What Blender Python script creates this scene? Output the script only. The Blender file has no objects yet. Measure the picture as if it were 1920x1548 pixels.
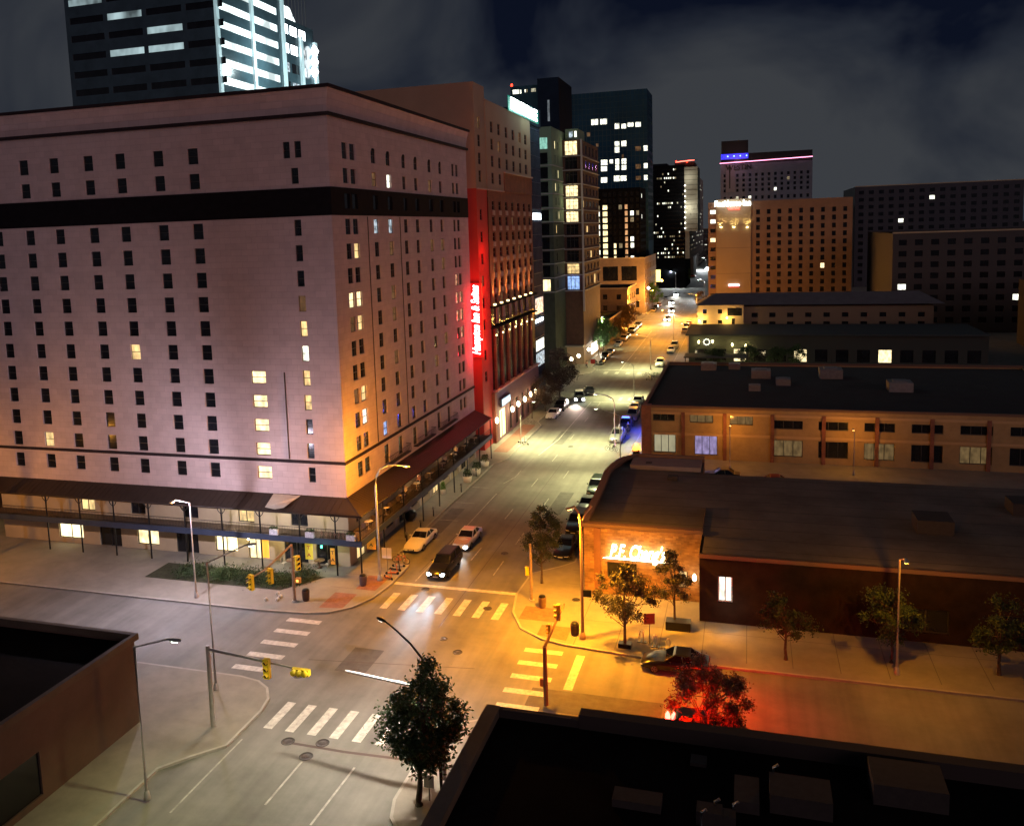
import bpy, math, random
from mathutils import Vector, Matrix
random.seed(7)
sc = bpy.context.scene
COL = sc.collection
R = math.radians

# ---------------------------------------------------------------- camera maths (calibrated from the street's own lines)
F, PX, PY = 1638.276, 895.11, 636.17
CR = [(0.9554219, 0.29329, -0.0339098), (0.0035519, -0.1262633, -0.9919904), (-0.2952224, 0.947649, -0.1216765)]
EYE = (0.0, 0.0, 30.0)
def ray(x, y):
    a, b = (x - PX) / F, (y - PY) / F
    return [CR[0][i] * a + CR[1][i] * b + CR[2][i] for i in range(3)]
def _at(x, y, ax, v):
    d = ray(x, y); t = (v - EYE[ax]) / d[ax]
    return tuple(EYE[i] + t * d[i] for i in range(3))
def g(x, y, z=0.0): return _at(x, y, 2, z)          # point of a level plane seen there
def onX(x, y, X): return _at(x, y, 0, X)            # point of a street-side wall plane
def onY(x, y, Y): return _at(x, y, 1, Y)            # point of a cross-street wall plane

# ---------------------------------------------------------------- mesh builder
class MB:
    def __init__(s): s.v = []; s.f = []; s.sm = []
    def add(s, vs, fs, smooth=False):
        n = len(s.v); s.v += [tuple(p) for p in vs]
        for f in fs: s.f.append(tuple(i + n for i in f)); s.sm.append(smooth)
        return s
    def quad(s, a, b, c, d): return s.add([a, b, c, d], [(0, 1, 2, 3)])
    def box(s, x0, x1, y0, y1, z0, z1, top=None):
        if x1 < x0: x0, x1 = x1, x0
        if y1 < y0: y0, y1 = y1, y0
        t = top or (x0, x1, y0, y1)
        vs = [(x0, y0, z0), (x1, y0, z0), (x1, y1, z0), (x0, y1, z0), (t[0], t[2], z1), (t[1], t[2], z1), (t[1], t[3], z1), (t[0], t[3], z1)]
        return s.add(vs, [(3, 2, 1, 0), (4, 5, 6, 7), (0, 1, 5, 4), (1, 2, 6, 5), (2, 3, 7, 6), (3, 0, 4, 7)])
    def obox(s, c, u, v, w):     # centre, three half vectors
        c, u, v, w = map(Vector, (c, u, v, w)); vs = []
        for sz in (-1, 1):
            for sx, sy in ((-1, -1), (1, -1), (1, 1), (-1, 1)): vs.append(c + u * sx + v * sy + w * sz)
        return s.add(vs, [(3, 2, 1, 0), (4, 5, 6, 7), (0, 1, 5, 4), (1, 2, 6, 5), (2, 3, 7, 6), (3, 0, 4, 7)])
    def prism(s, poly, z0, z1):
        n = len(poly); vs = [(x, y, z0) for x, y in poly] + [(x, y, z1) for x, y in poly]
        fs = [tuple(range(n - 1, -1, -1)), tuple(range(n, 2 * n))]
        fs += [(i, (i + 1) % n, (i + 1) % n + n, i + n) for i in range(n)]
        return s.add(vs, fs)
    def sheet(s, poly, z): return s.add([(x, y, z) for x, y in poly], [tuple(range(len(poly)))])
    def tube(s, pts, r, seg=8, caps=True):
        pts = [Vector(p) for p in pts]; n = len(pts)
        rs = r if isinstance(r, (list, tuple)) else [r] * n
        rings = []; up = Vector((0, 0, 1))
        for i, p in enumerate(pts):
            d = (pts[min(i + 1, n - 1)] - pts[max(i - 1, 0)]).normalized()
            a = d.cross(up)
            if a.length < .05: a = d.cross(Vector((1, 0, 0)))
            a.normalize(); b = a.cross(d).normalized()
            rings.append([p + (a * math.cos(2 * math.pi * k / seg) + b * math.sin(2 * math.pi * k / seg)) * rs[i] for k in range(seg)])
        vs = [q for rg in rings for q in rg]; fs = []
        for i in range(n - 1):
            for k in range(seg):
                k2 = (k + 1) % seg; fs.append((i * seg + k, i * seg + k2, (i + 1) * seg + k2, (i + 1) * seg + k))
        s.add(vs, fs, seg > 4)
        if caps: s.add(rings[0], [tuple(range(seg - 1, -1, -1))]); s.add(rings[-1], [tuple(range(seg))])
        return s
    def lathe(s, c, prof, seg=14, ax=2):  # prof: (radius, height)
        vs = []; fs = []; n = len(prof)
        for r_, h in prof:
            for k in range(seg):
                a = 2 * math.pi * k / seg; p = (r_ * math.cos(a), r_ * math.sin(a), h)
                if ax == 0: p = (h, p[0], p[1])
                if ax == 1: p = (p[0], h, p[1])
                vs.append((c[0] + p[0], c[1] + p[1], c[2] + p[2]))
        for i in range(n - 1):
            for k in range(seg):
                k2 = (k + 1) % seg; fs.append((i * seg + k, i * seg + k2, (i + 1) * seg + k2, (i + 1) * seg + k))
        fs.append(tuple(range(seg - 1, -1, -1))); fs.append(tuple(range((n - 1) * seg, n * seg)))
        return s.add(vs, fs, True)
    def mesh(s, name, mat):
        me = bpy.data.meshes.new(name); me.from_pydata(s.v, [], s.f)
        me.polygons.foreach_set('use_smooth', s.sm)
        if mat: me.materials.append(mat)
        me.update(); return me
    def build(s, name, mat, parent=None):
        o = bpy.data.objects.new(name, s.mesh(name, mat)); COL.objects.link(o)
        return put(o, parent)

WROOT = set()
def put(o, parent):
    if parent:
        o.parent = parent
        if parent.name in WROOT: o.matrix_parent_inverse = Matrix.Translation(-parent.location)
    return o
def place(name, loc, label, cat, group=None):
    """a thing whose parts are modelled in world coordinates"""
    o = empty(name, loc, label, cat, group); WROOT.add(o.name); return o
def tag(o, label=None, cat=None, group=None, kind=None):
    if label: o['label'] = label
    if cat: o['category'] = cat
    if group: o['group'] = group
    if kind: o['kind'] = kind
    return o
def empty(name, loc, label, cat, group=None, rz=0, scale=None):
    o = bpy.data.objects.new(name, None); COL.objects.link(o)
    o.location = loc; o.rotation_euler = (0, 0, rz); o.empty_display_size = .3
    if scale: o.scale = scale
    return tag(o, label, cat, group)
def copy_tree(o, parent=None):
    c = o.copy(); COL.objects.link(c)
    if parent: c.parent = parent
    for ch in [k for k in bpy.data.objects if k.parent == o]: copy_tree(ch, c)
    return c
def struct(name, mb, mat): return tag(mb.build(name, mat), kind='structure')

# ---------------------------------------------------------------- materials
_M = {}
ORD = ['first', 'second', 'third', 'fourth', 'fifth', 'sixth', 'seventh', 'eighth', 'ninth', 'tenth', 'eleventh', 'twelfth']
def mat(name, col, rough=.8, metal=0, noise=0, nscale=1.0, bump=0, emit=None, estr=0, spec=.5, col2=None, stretch=None, detail=6, streak=None, sfl=.78):
    if name in _M: return _M[name]
    m = bpy.data.materials.new(name); m.use_nodes = True; nt = m.node_tree
    b = nt.nodes['Principled BSDF']; b.inputs['Base Color'].default_value = (*col, 1)
    b.inputs['Roughness'].default_value = rough; b.inputs['Metallic'].default_value = metal
    b.inputs['Specular IOR Level'].default_value = spec
    if emit: b.inputs['Emission Color'].default_value = (*emit, 1); b.inputs['Emission Strength'].default_value = estr
    if noise or col2 or bump:
        tc = nt.nodes.new('ShaderNodeTexCoord'); mp = nt.nodes.new('ShaderNodeMapping'); nt.links.new(tc.outputs['Object'], mp.inputs[0])
        if stretch: mp.inputs['Scale'].default_value = stretch
        nz = nt.nodes.new('ShaderNodeTexNoise'); nz.inputs['Scale'].default_value = nscale; nz.inputs['Detail'].default_value = detail
        nz.inputs['Roughness'].default_value = .65
        nt.links.new(mp.outputs[0], nz.inputs['Vector'])
        rp = nt.nodes.new('ShaderNodeValToRGB'); rp.color_ramp.elements[0].position = .3; rp.color_ramp.elements[1].position = .7
        c2 = col2 or tuple(c * (1 - noise) for c in col)
        rp.color_ramp.elements[0].color = (*c2, 1); rp.color_ramp.elements[1].color = (*(col if col2 else tuple(min(1, c * (1 + noise * .6)) for c in col)), 1)
        nt.links.new(nz.outputs[0], rp.inputs[0]); nt.links.new(rp.outputs[0], b.inputs['Base Color'])
        if bump:
            n2 = nt.nodes.new('ShaderNodeTexNoise'); n2.inputs['Scale'].default_value = nscale * 9; n2.inputs['Detail'].default_value = 4
            nt.links.new(mp.outputs[0], n2.inputs['Vector'])
            bp = nt.nodes.new('ShaderNodeBump'); bp.inputs['Strength'].default_value = bump; bp.inputs['Distance'].default_value = .04
            nt.links.new(n2.outputs[0], bp.inputs['Height']); nt.links.new(bp.outputs[0], b.inputs['Normal'])
    if streak:
        n3 = nt.nodes.new('ShaderNodeTexNoise'); n3.inputs['Scale'].default_value = 1; n3.inputs['Detail'].default_value = 5; m3 = nt.nodes.new('ShaderNodeMapping'); m3.inputs['Scale'].default_value = streak
        nt.links.new(tc.outputs['Object'], m3.inputs[0]); nt.links.new(m3.outputs[0], n3.inputs['Vector'])
        r3 = nt.nodes.new('ShaderNodeValToRGB'); r3.color_ramp.elements[0].position = .35; r3.color_ramp.elements[0].color = (sfl, sfl, sfl, 1); r3.color_ramp.elements[1].position = .65
        x3 = nt.nodes.new('ShaderNodeMix'); x3.data_type = 'RGBA'; x3.blend_type = 'MULTIPLY'; x3.inputs[0].default_value = 1
        nt.links.new(n3.outputs[0], r3.inputs[0]); nt.links.new(rp.outputs[0], x3.inputs[6]); nt.links.new(r3.outputs[0], x3.inputs[7]); nt.links.new(x3.outputs[2], b.inputs['Base Color'])
    _M[name] = m; return m
def emis(name, col, s, base=(.1, .1, .1)): return mat(name, base, .5, emit=col, estr=s)
def brick(name, c1, c2, mortar, scale=1.0, flip=False, rough=.85, bw=.22, bh=.075, var=.5):
    if name in _M: return _M[name]
    m = bpy.data.materials.new(name); m.use_nodes = True; nt = m.node_tree; b = nt.nodes['Principled BSDF']
    b.inputs['Roughness'].default_value = rough
    tc = nt.nodes.new('ShaderNodeTexCoord'); sp = nt.nodes.new('ShaderNodeSeparateXYZ'); ad = nt.nodes.new('ShaderNodeMath')
    cb = nt.nodes.new('ShaderNodeCombineXYZ'); br = nt.nodes.new('ShaderNodeTexBrick')
    nt.links.new(tc.outputs['Object'], sp.inputs[0]); nt.links.new(sp.outputs[0], ad.inputs[0]); nt.links.new(sp.outputs[1], ad.inputs[1])
    nt.links.new(ad.outputs[0], cb.inputs[0]); nt.links.new(sp.outputs[2], cb.inputs[1]); nt.links.new(cb.outputs[0], br.inputs['Vector'])
    br.inputs['Color1'].default_value = (*c1, 1); br.inputs['Color2'].default_value = (*c2, 1); br.inputs['Mortar'].default_value = (*mortar, 1)
    br.inputs['Scale'].default_value = scale; br.inputs['Brick Width'].default_value = bw; br.inputs['Row Height'].default_value = bh; br.inputs['Mortar Size'].default_value = .01
    nz = nt.nodes.new('ShaderNodeTexNoise'); nz.inputs['Scale'].default_value = .9; nz.inputs['Detail'].default_value = 8
    nt.links.new(tc.outputs['Object'], nz.inputs['Vector'])
    mx = nt.nodes.new('ShaderNodeMix'); mx.data_type = 'RGBA'; mx.blend_type = 'MULTIPLY'; mx.inputs[0].default_value = var
    rp = nt.nodes.new('ShaderNodeValToRGB'); rp.color_ramp.elements[0].color = (.35, .35, .35, 1); rp.color_ramp.elements[0].position = .35; rp.color_ramp.elements[1].position = .65
    nt.links.new(nz.outputs[0], rp.inputs[0]); nt.links.new(br.outputs[0], mx.inputs[6]); nt.links.new(rp.outputs[0], mx.inputs[7]); nt.links.new(mx.outputs[2], b.inputs['Base Color'])
    bp = nt.nodes.new('ShaderNodeBump'); bp.inputs['Strength'].default_value = .5; bp.inputs['Distance'].default_value = .02
    nt.links.new(br.outputs['Fac'], bp.inputs['Height']); bp.invert = True; nt.links.new(bp.outputs[0], b.inputs['Normal'])
    _M[name] = m; return m
def glow_pane(name, col, s, scale=1.2, dark=.4):
    """a lit room seen through a window, or a reflection painted as emission: procedural curtain and furniture tones on the emitting pane"""
    if name in _M: return _M[name]
    m = bpy.data.materials.new(name); m.use_nodes = True; nt = m.node_tree; b = nt.nodes['Principled BSDF']
    b.inputs['Base Color'].default_value = (.04, .04, .04, 1); b.inputs['Roughness'].default_value = .15
    tc = nt.nodes.new('ShaderNodeTexCoord'); nz = nt.nodes.new('ShaderNodeTexNoise'); nz.inputs['Scale'].default_value = scale; nz.inputs['Detail'].default_value = 3
    mp = nt.nodes.new('ShaderNodeMapping'); mp.inputs['Scale'].default_value = (1.6, 1.6, .9)
    nt.links.new(tc.outputs['Object'], mp.inputs[0]); nt.links.new(mp.outputs[0], nz.inputs['Vector'])
    rp = nt.nodes.new('ShaderNodeValToRGB'); e = rp.color_ramp.elements
    e[0].position = .34; e[0].color = tuple(c * dark for c in col) + (1,); e[1].position = .68; e[1].color = (*col, 1)
    nt.links.new(nz.outputs[0], rp.inputs[0]); nt.links.new(rp.outputs[0], b.inputs['Emission Color']); b.inputs['Emission Strength'].default_value = s
    _M[name] = m; return m

STUCCO = brick('pink_stucco_blocks', (.55, .43, .41), (.49, .385, .365), (.38, .30, .28), bw=1.1, bh=.55, var=.16)
TRIM = mat('dark_trim', (.030, .022, .024), .8, spec=.08, noise=.2, nscale=2)
BANDM = mat('dark_louvre_band', (.010, .009, .011), .8, spec=.06, noise=.3, nscale=1.5)
ASPH = mat('asphalt', (.19, .185, .165), .78, noise=.34, nscale=.22, bump=.25, detail=10, streak=(1.1, .03, 1))
CONC = mat('sidewalk_concrete', (.235, .215, .18), .88, noise=.22, nscale=.5, bump=.2, detail=9)
KERB = mat('kerb_concrete', (.33, .31, .27), .85, noise=.2, nscale=1.2)
PAVER = mat('red_pavers', (.24, .11, .07), .85, noise=.3, nscale=3)
PAINT = mat('road_paint', (.66, .64, .58), .7, col2=(.30, .29, .26), nscale=2.6, detail=12)
WORN = mat('worn_paint', (.36, .35, .31), .75, noise=.5, nscale=1.6, detail=9)
IRON = mat('cast_iron', (.05, .045, .04), .6, .4, noise=.5, nscale=8, bump=.4)
GLASS = mat('dark_glass', (.012, .013, .016), .12, noise=.5, nscale=.7)
GLASSB = mat('blue_glass', (.015, .035, .05), .12, noise=.5, nscale=.25)
FRAMEW = mat('white_frame', (.45, .43, .40), .5)
FRAMED = mat('dark_frame', (.03, .028, .026), .5)
FRAMEB = mat('brown_frame', (.10, .055, .035), .5)
METAL = mat('grey_metal', (.22, .22, .22), .45, .6, noise=.2, nscale=3)
GALV = mat('galvanised_steel', (.42, .41, .39), .5, .5, noise=.2, nscale=2)
BLACK = mat('black_metal', (.015, .015, .016), .4, .5)
WOODM = mat('weathered_post', (.28, .19, .13), .8, noise=.3, nscale=3)
YELLOW = mat('signal_yellow', (.75, .55, .02), .4)
ROOFM = mat('black_roofing', (.008, .006, .005), .95, spec=.05, noise=.5, nscale=.35, bump=.3, detail=9)
ROOFG = mat('tan_membrane_roof', (.15, .132, .114), .95, spec=.1, noise=.45, nscale=.16, detail=10)
AWN = mat('brown_metal_roof', (.030, .019, .013), .6, .1, noise=.25, nscale=1)
BLUEST = mat('blue_grey_steel', (.045, .06, .10), .5, .2, noise=.2, nscale=1)
REDW = mat('red_stucco', (.42, .045, .03), .85, noise=.15, nscale=.3)
TANW = mat('tan_stucco', (.38, .24, .15), .9, noise=.12, nscale=.2)
BRICKB = brick('brown_brick', (.30, .046, .020), (.19, .032, .016), (.10, .045, .03))
BRICKO = brick('orange_brick', (.36, .21, .09), (.22, .11, .045), (.24, .14, .08), bw=.42, bh=.16, var=.8)
BRICKR = brick('red_pier_brick', (.30, .08, .04), (.2, .05, .03), (.2, .14, .1))
CREAM = mat('cream_panel', (.42, .34, .22), .9, noise=.15, nscale=.4)
LIMESTONE = mat('limestone', (.48, .43, .34), .85, noise=.2, nscale=1.2, bump=.2)
RUBBER = mat('tyre_rubber', (.012, .012, .012), .85)
ALLOY = mat('alloy_rim', (.26, .26, .26), .35, .8)
CGLASS = mat('car_glass', (.006, .006, .008), .06)
LEAF = mat('oak_leaf', (.045, .085, .025), .6, noise=.5, nscale=2.0, spec=.3)
LEAFD = mat('dark_leaf', (.035, .06, .02), .6, noise=.5, nscale=2.0, spec=.3)
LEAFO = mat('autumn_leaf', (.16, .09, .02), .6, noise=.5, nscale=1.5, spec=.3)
BARK = mat('bark', (.07, .05, .035), .9, noise=.4, nscale=8)
SKIN = mat('skin', (.45, .28, .2), .6)
CLOTHD = mat('dark_cloth', (.02, .022, .035), .85, noise=.3, nscale=6)
CLOTHL = mat('pale_cloth', (.55, .52, .48), .85, noise=.2, nscale=6)
LITW = glow_pane('lit_warm_room', (1, .68, .28), 1.5)
LITY = glow_pane('lit_yellow_room', (1, .80, .42), 2.4)
LITC = glow_pane('lit_white_room', (.95, .95, .78), 3.0, dark=.35)
LITD = glow_pane('dim_room', (.5, .25, .10), .35)
LITS = glow_pane('lit_shop', (1, .82, .45), 3.4, scale=.8, dark=.5)
LITB = glow_pane('screen_blue_room', (.35, .55, 1), 1.5)
LITC2 = glow_pane('lit_white_dim', (.9, .85, .6), .9, dark=.3)
LITC3 = glow_pane('lit_white_low', (.8, .62, .35), .45, dark=.3)
LITP = glow_pane('lilac_room', (.55, .45, .85), .7)
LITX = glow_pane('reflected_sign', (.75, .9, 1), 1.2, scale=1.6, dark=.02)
E_W = emis('white_glow', (.9, .97, 1), 9)
E_WW = emis('warm_globe', (1, .85, .55), 14)
E_R = emis('red_glow', (1, .03, .01), 8)
E_S = emis('sodium_lens', (1, .48, .10), 12)
E_G = emis('green_glow', (.1, 1, .6), 6)
E_B = emis('blue_glow', (.05, .12, 1), 6)

# ---------------------------------------------------------------- facades with real openings
def facade(mb, P0, P1, z0, z1, ops, depth=.22):
    """wall sheet from P0 to P1 (outward side on the right hand) cut round rectangular openings (u0,u1,za,zb) with reveals"""
    x0, y0 = P0; L = math.hypot(P1[0] - x0, P1[1] - y0); dx, dy = (P1[0] - x0) / L, (P1[1] - y0) / L; nx, ny = dy, -dx
    W = lambda u, z, d=0: (x0 + dx * u - nx * d, y0 + dy * u - ny * d, z)
    ops = [(max(0, a), min(L, b), max(z0, c), min(z1, d)) for a, b, c, d in ops if b > 0 and a < L]
    us = sorted({0.0, L, *[o[0] for o in ops], *[o[1] for o in ops]}); zs = sorted({z0, z1, *[o[2] for o in ops], *[o[3] for o in ops]})
    for za, zb in zip(zs, zs[1:]):
        if zb - za < 1e-4: continue
        st = None
        for ua, ub in zip(us, us[1:]):
            hole = any(o[0] - 1e-6 <= ua and ub <= o[1] + 1e-6 and o[2] - 1e-6 <= za and zb <= o[3] + 1e-6 for o in ops)
            if hole:
                if st is not None: mb.quad(W(st, za), W(ua, za), W(ua, zb), W(st, zb)); st = None
            elif st is None: st = ua
        if st is not None: mb.quad(W(st, za), W(L, za), W(L, zb), W(st, zb))
    for a, b, c, d in ops:
        e = depth
        mb.quad(W(a, c), W(b, c), W(b, c, e), W(a, c, e)); mb.quad(W(b, c), W(b, d), W(b, d, e), W(b, c, e))
        mb.quad(W(b, d), W(a, d), W(a, d, e), W(b, d, e)); mb.quad(W(a, d), W(a, c), W(a, c, e), W(a, d, e))
    return W, (dx, dy), (nx, ny)

def window(W, o, fm, pm, parent, depth=.2, bars=(0, 1), fw=.07, name='window', sill=None):
    """one window: frame mesh and pane child, set back in its opening"""
    a, b, c, d = o; f = MB(); e0, e1 = depth - .09, depth
    def bar(u0, u1, za, zb):
        vs = [W(u0, za, e0), W(u1, za, e0), W(u1, zb, e0), W(u0, zb, e0), W(u0, za, e1), W(u1, za, e1), W(u1, zb, e1), W(u0, zb, e1)]
        f.add(vs, [(0, 1, 2, 3), (5, 4, 7, 6), (1, 0, 4, 5), (2, 1, 5, 6), (3, 2, 6, 7), (0, 3, 7, 4)])
    bar(a, a + fw, c, d); bar(b - fw, b, c, d); bar(a + fw, b - fw, c, c + fw); bar(a + fw, b - fw, d - fw, d)
    nv, nh = bars
    for i in range(nv):
        u = a + (b - a) * (i + 1) / (nv + 1); bar(u - fw / 2, u + fw / 2, c + fw, d - fw)
    for i in range(nh):
        z = c + (d - c) * (i + 1) / (nh + 1); bar(a + fw, b - fw, z - fw / 2, z + fw / 2)
    if sill:
        s0 = -.07; vs = [W(a - .06, c - .08, s0), W(b + .06, c - .08, s0), W(b + .06, c, s0), W(a - .06, c, s0), W(a - .06, c - .08, -.001), W(b + .06, c - .08, -.001), W(b + .06, c, -.001), W(a - .06, c, -.001)]
    fo = f.build(name, fm, parent)
    p = MB(); e = depth - .03; p.quad(W(a + .02, c + .02, e), W(b - .02, c + .02, e), W(b - .02, d - .02, e), W(a + .02, d - .02, e))
    p.build('pane', pm, fo)
    return fo

def stuff_windows(name, items, root):
    """items: (quad corners, material) merged as one many-material part"""
    if not items: return
    m = MB(); ms = []; idx = []
    for q, mt in items:
        m.quad(*q)
        if mt not in ms: ms.append(mt)
        idx.append(ms.index(mt))
    me = m.mesh(name, None)
    for mt in ms: me.materials.append(mt)
    me.polygons.foreach_set('material_index', idx); me.update()
    o = bpy.data.objects.new(name, me); COL.objects.link(o); put(o, root); tag(o, kind='stuff')
def windows_limited(lst, root, stuff_mats):
    """lst: (size, fn, W, o) biggest 96 become parts, the rest one stuff part per look"""
    lst.sort(key=lambda t: -t[0])
    for t in lst[:96]: t[1]()
    items = []
    for t in lst[96:]:
        W, o = t[2], t[3]; q = lambda u0, u1, za, zb, e: (W(u0, za, e), W(u1, za, e), W(u1, zb, e), W(u0, zb, e))
        items.append((q(o[0], o[1], o[2], o[3], .17), stuff_mats[t[4]])); zm = (o[2] + o[3]) / 2
        items.append((q(o[0], o[1], zm - .03, zm + .03, .15), FRAMED)); items.append((q(o[0], o[0] + .05, o[2], o[3], .149), FRAMED)); items.append((q(o[1] - .05, o[1], o[2], o[3], .149), FRAMED))
    stuff_windows('small_windows', items, root)

def text_obj(name, s, size, m, parent, loc, rot, extrude=.05, shear=0, offset=0, spacing=1.0, xs=1.0, align='CENTER'):
    cu = bpy.data.curves.new(name, 'FONT'); cu.body = s; cu.size = size; cu.extrude = extrude; cu.shear = shear; cu.offset = offset
    cu.space_character = spacing; cu.align_x = align; cu.align_y = 'CENTER'
    t = bpy.data.objects.new(name + '_tmp', cu); COL.objects.link(t); bpy.context.view_layer.update()
    me = bpy.data.meshes.new_from_object(t.evaluated_get(bpy.context.evaluated_depsgraph_get())); me.materials.clear(); me.materials.append(m)
    bpy.data.objects.remove(t); bpy.data.curves.remove(cu)
    M = Matrix.Translation(loc) @ rot.to_4x4() @ Matrix.Diagonal((xs, 1, 1, 1)); me.transform(M)
    o = bpy.data.objects.new(name, me); COL.objects.link(o)
    return put(o, parent)
def face_rot(nx, ny, roll=0):
    """text reading along the wall whose outward normal is (nx,ny)"""
    n = Vector((nx, ny, 0)); z = Vector((0, 0, 1)); x = z.cross(n)
    m = Matrix((x, z, n)).transposed()
    return m @ Matrix.Rotation(roll, 3, 'Z')

def lamp(kind, loc, power, col, radius=.15, direction=None, angle=120, blend=.6, parent=None, name='bulb_or_glow'):
    l = bpy.data.lights.new(name, kind); l.energy = power; l.color = col; l.shadow_soft_size = radius
    if kind == 'SPOT': l.spot_size = R(angle); l.spot_blend = blend
    o = bpy.data.objects.new(name, l); COL.objects.link(o); o.location = loc
    if direction: o.rotation_euler = Vector(direction).to_track_quat('-Z', 'Y').to_euler()
    return put(o, parent)
# ================================================================ GROUND, ROADS, PAVEMENTS
struct('ground', MB().sheet([(-3000, -300), (3000, -300), (3000, 4000), (-3000, 4000)], -.02), mat('dark_ground', (.05, .048, .042), .95, noise=.4, nscale=.05))
asphalt = MB(); asphalt.sheet([(-220, -60), (220, -60), (220, 1500), (-220, 1500)], 0)
struct('road', asphalt, ASPH)

def arc(cx, cy, r, a0, a1, n=6): return [(cx + r * math.cos(R(a0 + (a1 - a0) * i / n)), cy + r * math.sin(R(a0 + (a1 - a0) * i / n))) for i in range(n + 1)]
blocks = [
    [(-215, 59.4)] + [(-38, 59.4), (-34, 59.7), (-32, 60.3), (-30.6, 61.6), (-29.7, 63.6), (-29.3, 66.5), (-29.3, 70.5), (-29.8, 72.2), (-31.4, 73.6), (-31.4, 106), (-30.3, 108.5), (-30.3, 129), (-31.4, 131.5), (-31.4, 150)] + arc(-36, 151.5, 4.6, 0, 90) + [(-215, 156.1)],
    [(215, 58), (215, 157.2), (-12, 157.2), (-16.5, 156.8), (-18.6, 155), (-19.2, 152.5), (-19.2, 147), (-18, 145), (-14.9, 142.5), (-14.9, 75), (-16, 73.6), (-18.1, 71.6), (-18.3, 67), (-17.7, 63.6), (-16.4, 61), (-14.4, 59.6), (-12.6, 59.1), (-6, 58.4)],
    [(215, 48.4), (-13, 48.6), (-15.6, 48.4), (-17, 47.6), (-17.8, 46), (-18, 44), (-18, 39.8), (-17.6, 38.4), (-16.6, 37.2), (-14.9, 36.4), (-14.9, -55), (215, -55)][::-1],
    [(-215, 49.6), (-215, -55), (-32.2, -55), (-32.2, 39), (-31, 40.5), (-29.6, 42), (-29.6, 46), (-29.9, 47.4), (-30.7, 48.6), (-31.8, 49.3), (-33.4, 49.6)],
    [(-215, 175.6), (-35, 175.6), (-32.4, 176.6), (-31, 178.8), (-31, 184), (-32.4, 187), (-32.6, 284), (-36, 286), (-215, 286)],
    [(215, 175), (215, 285), (-18, 285), (-16, 283), (-15.6, 188), (-16.4, 186), (-18.6, 184.4), (-19.3, 181.6), (-19.2, 178.6), (-18, 176.4), (-15.6, 175.2)],
    [(-215, 302), (-35, 302), (-32.8, 304), (-32.8, 420), (-215, 420)],
    [(215, 302), (215, 420), (-16, 420), (-16, 304), (-18, 302)],
    [(-215, 438), (-33, 438), (-33, 1400), (-215, 1400)],
    [(215, 438), (215, 1400), (-16, 1400), (-16, 438)]]
for b in blocks:
    if sum(b[i][0] * b[(i + 1) % len(b)][1] - b[(i + 1) % len(b)][0] * b[i][1] for i in range(len(b))) < 0: b.reverse()
SW = .14
for i, b in enumerate(blocks):
    m = MB(); m.prism(b, -.01, SW); struct('pavement', m, CONC)
    k = MB(); n = len(b)      # pale kerb edge, its top 4 mm above the slab
    cx, cy = sum(p[0] for p in b) / n, sum(p[1] for p in b) / n
    inner = []
    for j in range(n):
        p, q, r_ = Vector(b[j - 1]), Vector(b[j]), Vector(b[(j + 1) % n])
        d1, d2 = (q - p).normalized(), (r_ - q).normalized(); nn = (Vector((-d1.y, d1.x)) + Vector((-d2.y, d2.x))); nn.normalize()
        inner.append(q + nn * .17)
    for j in range(n):
        j2 = (j + 1) % n; a, c = b[j], b[j2]
        if math.hypot(a[0] - c[0], a[1] - c[1]) > 900: continue
        ao, co = Vector(a) - (inner[j] - Vector(a)) * .02, Vector(c) - (inner[j2] - Vector(c)) * .02
        z = SW + .006
        k.quad((*ao, z), (*co, z), (*inner[j2], z), (*inner[j], z)); k.quad((*ao, 0), (*co, 0), (*co, z), (*ao, z))
    struct('kerb', k, KERB)

def rect_sheet(mb, x0, x1, y0, y1, z): mb.sheet([(x0, y0), (x1, y0), (x1, y1), (x0, y1)], z)
# red paver ramps at the corners
pv = MB()
z = SW + .004
pv.sheet([(-33.3, 60.9), (-31.3, 61.2), (-31.3, 64.0), (-33.3, 64.0)], z)
pv.sheet([(-31.9, 65.0), (-30.1, 65.0), (-30.0, 68.0), (-32.0, 68.0)], z)
pv.sheet([(-16.9, 62.5), (-14.0, 62.5), (-14.0, 64.9), (-16.9, 64.9)], z)
pv.sheet([(-14.9, 60.2), (-12.6, 59.7), (-12.6, 61.9), (-14.9, 61.9)], z)
pv.sheet([(-33.2, 112), (-31.2, 112), (-31.2, 129), (-33.2, 129)], z)
struct('paver_ramp', pv, PAVER)
lj = MB()   # slab joints
for yy in range(62, 156, 3): rect_sheet(lj, -34.3, -31.7, yy, yy + .05, z)
for yy in range(70, 141, 3): rect_sheet(lj, -14.6, -12.9, yy, yy + .05, z)
for xx in range(-12, 40, 3): rect_sheet(lj, xx, xx + .05, 59.2, 68, z)
rect_sheet(lj, -12, 40, 63.4, 63.45, z)
struct('pavement_joints', lj, mat('joint_dirt', (.12, .11, .1), .95))
tree_soil = MB()

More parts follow.
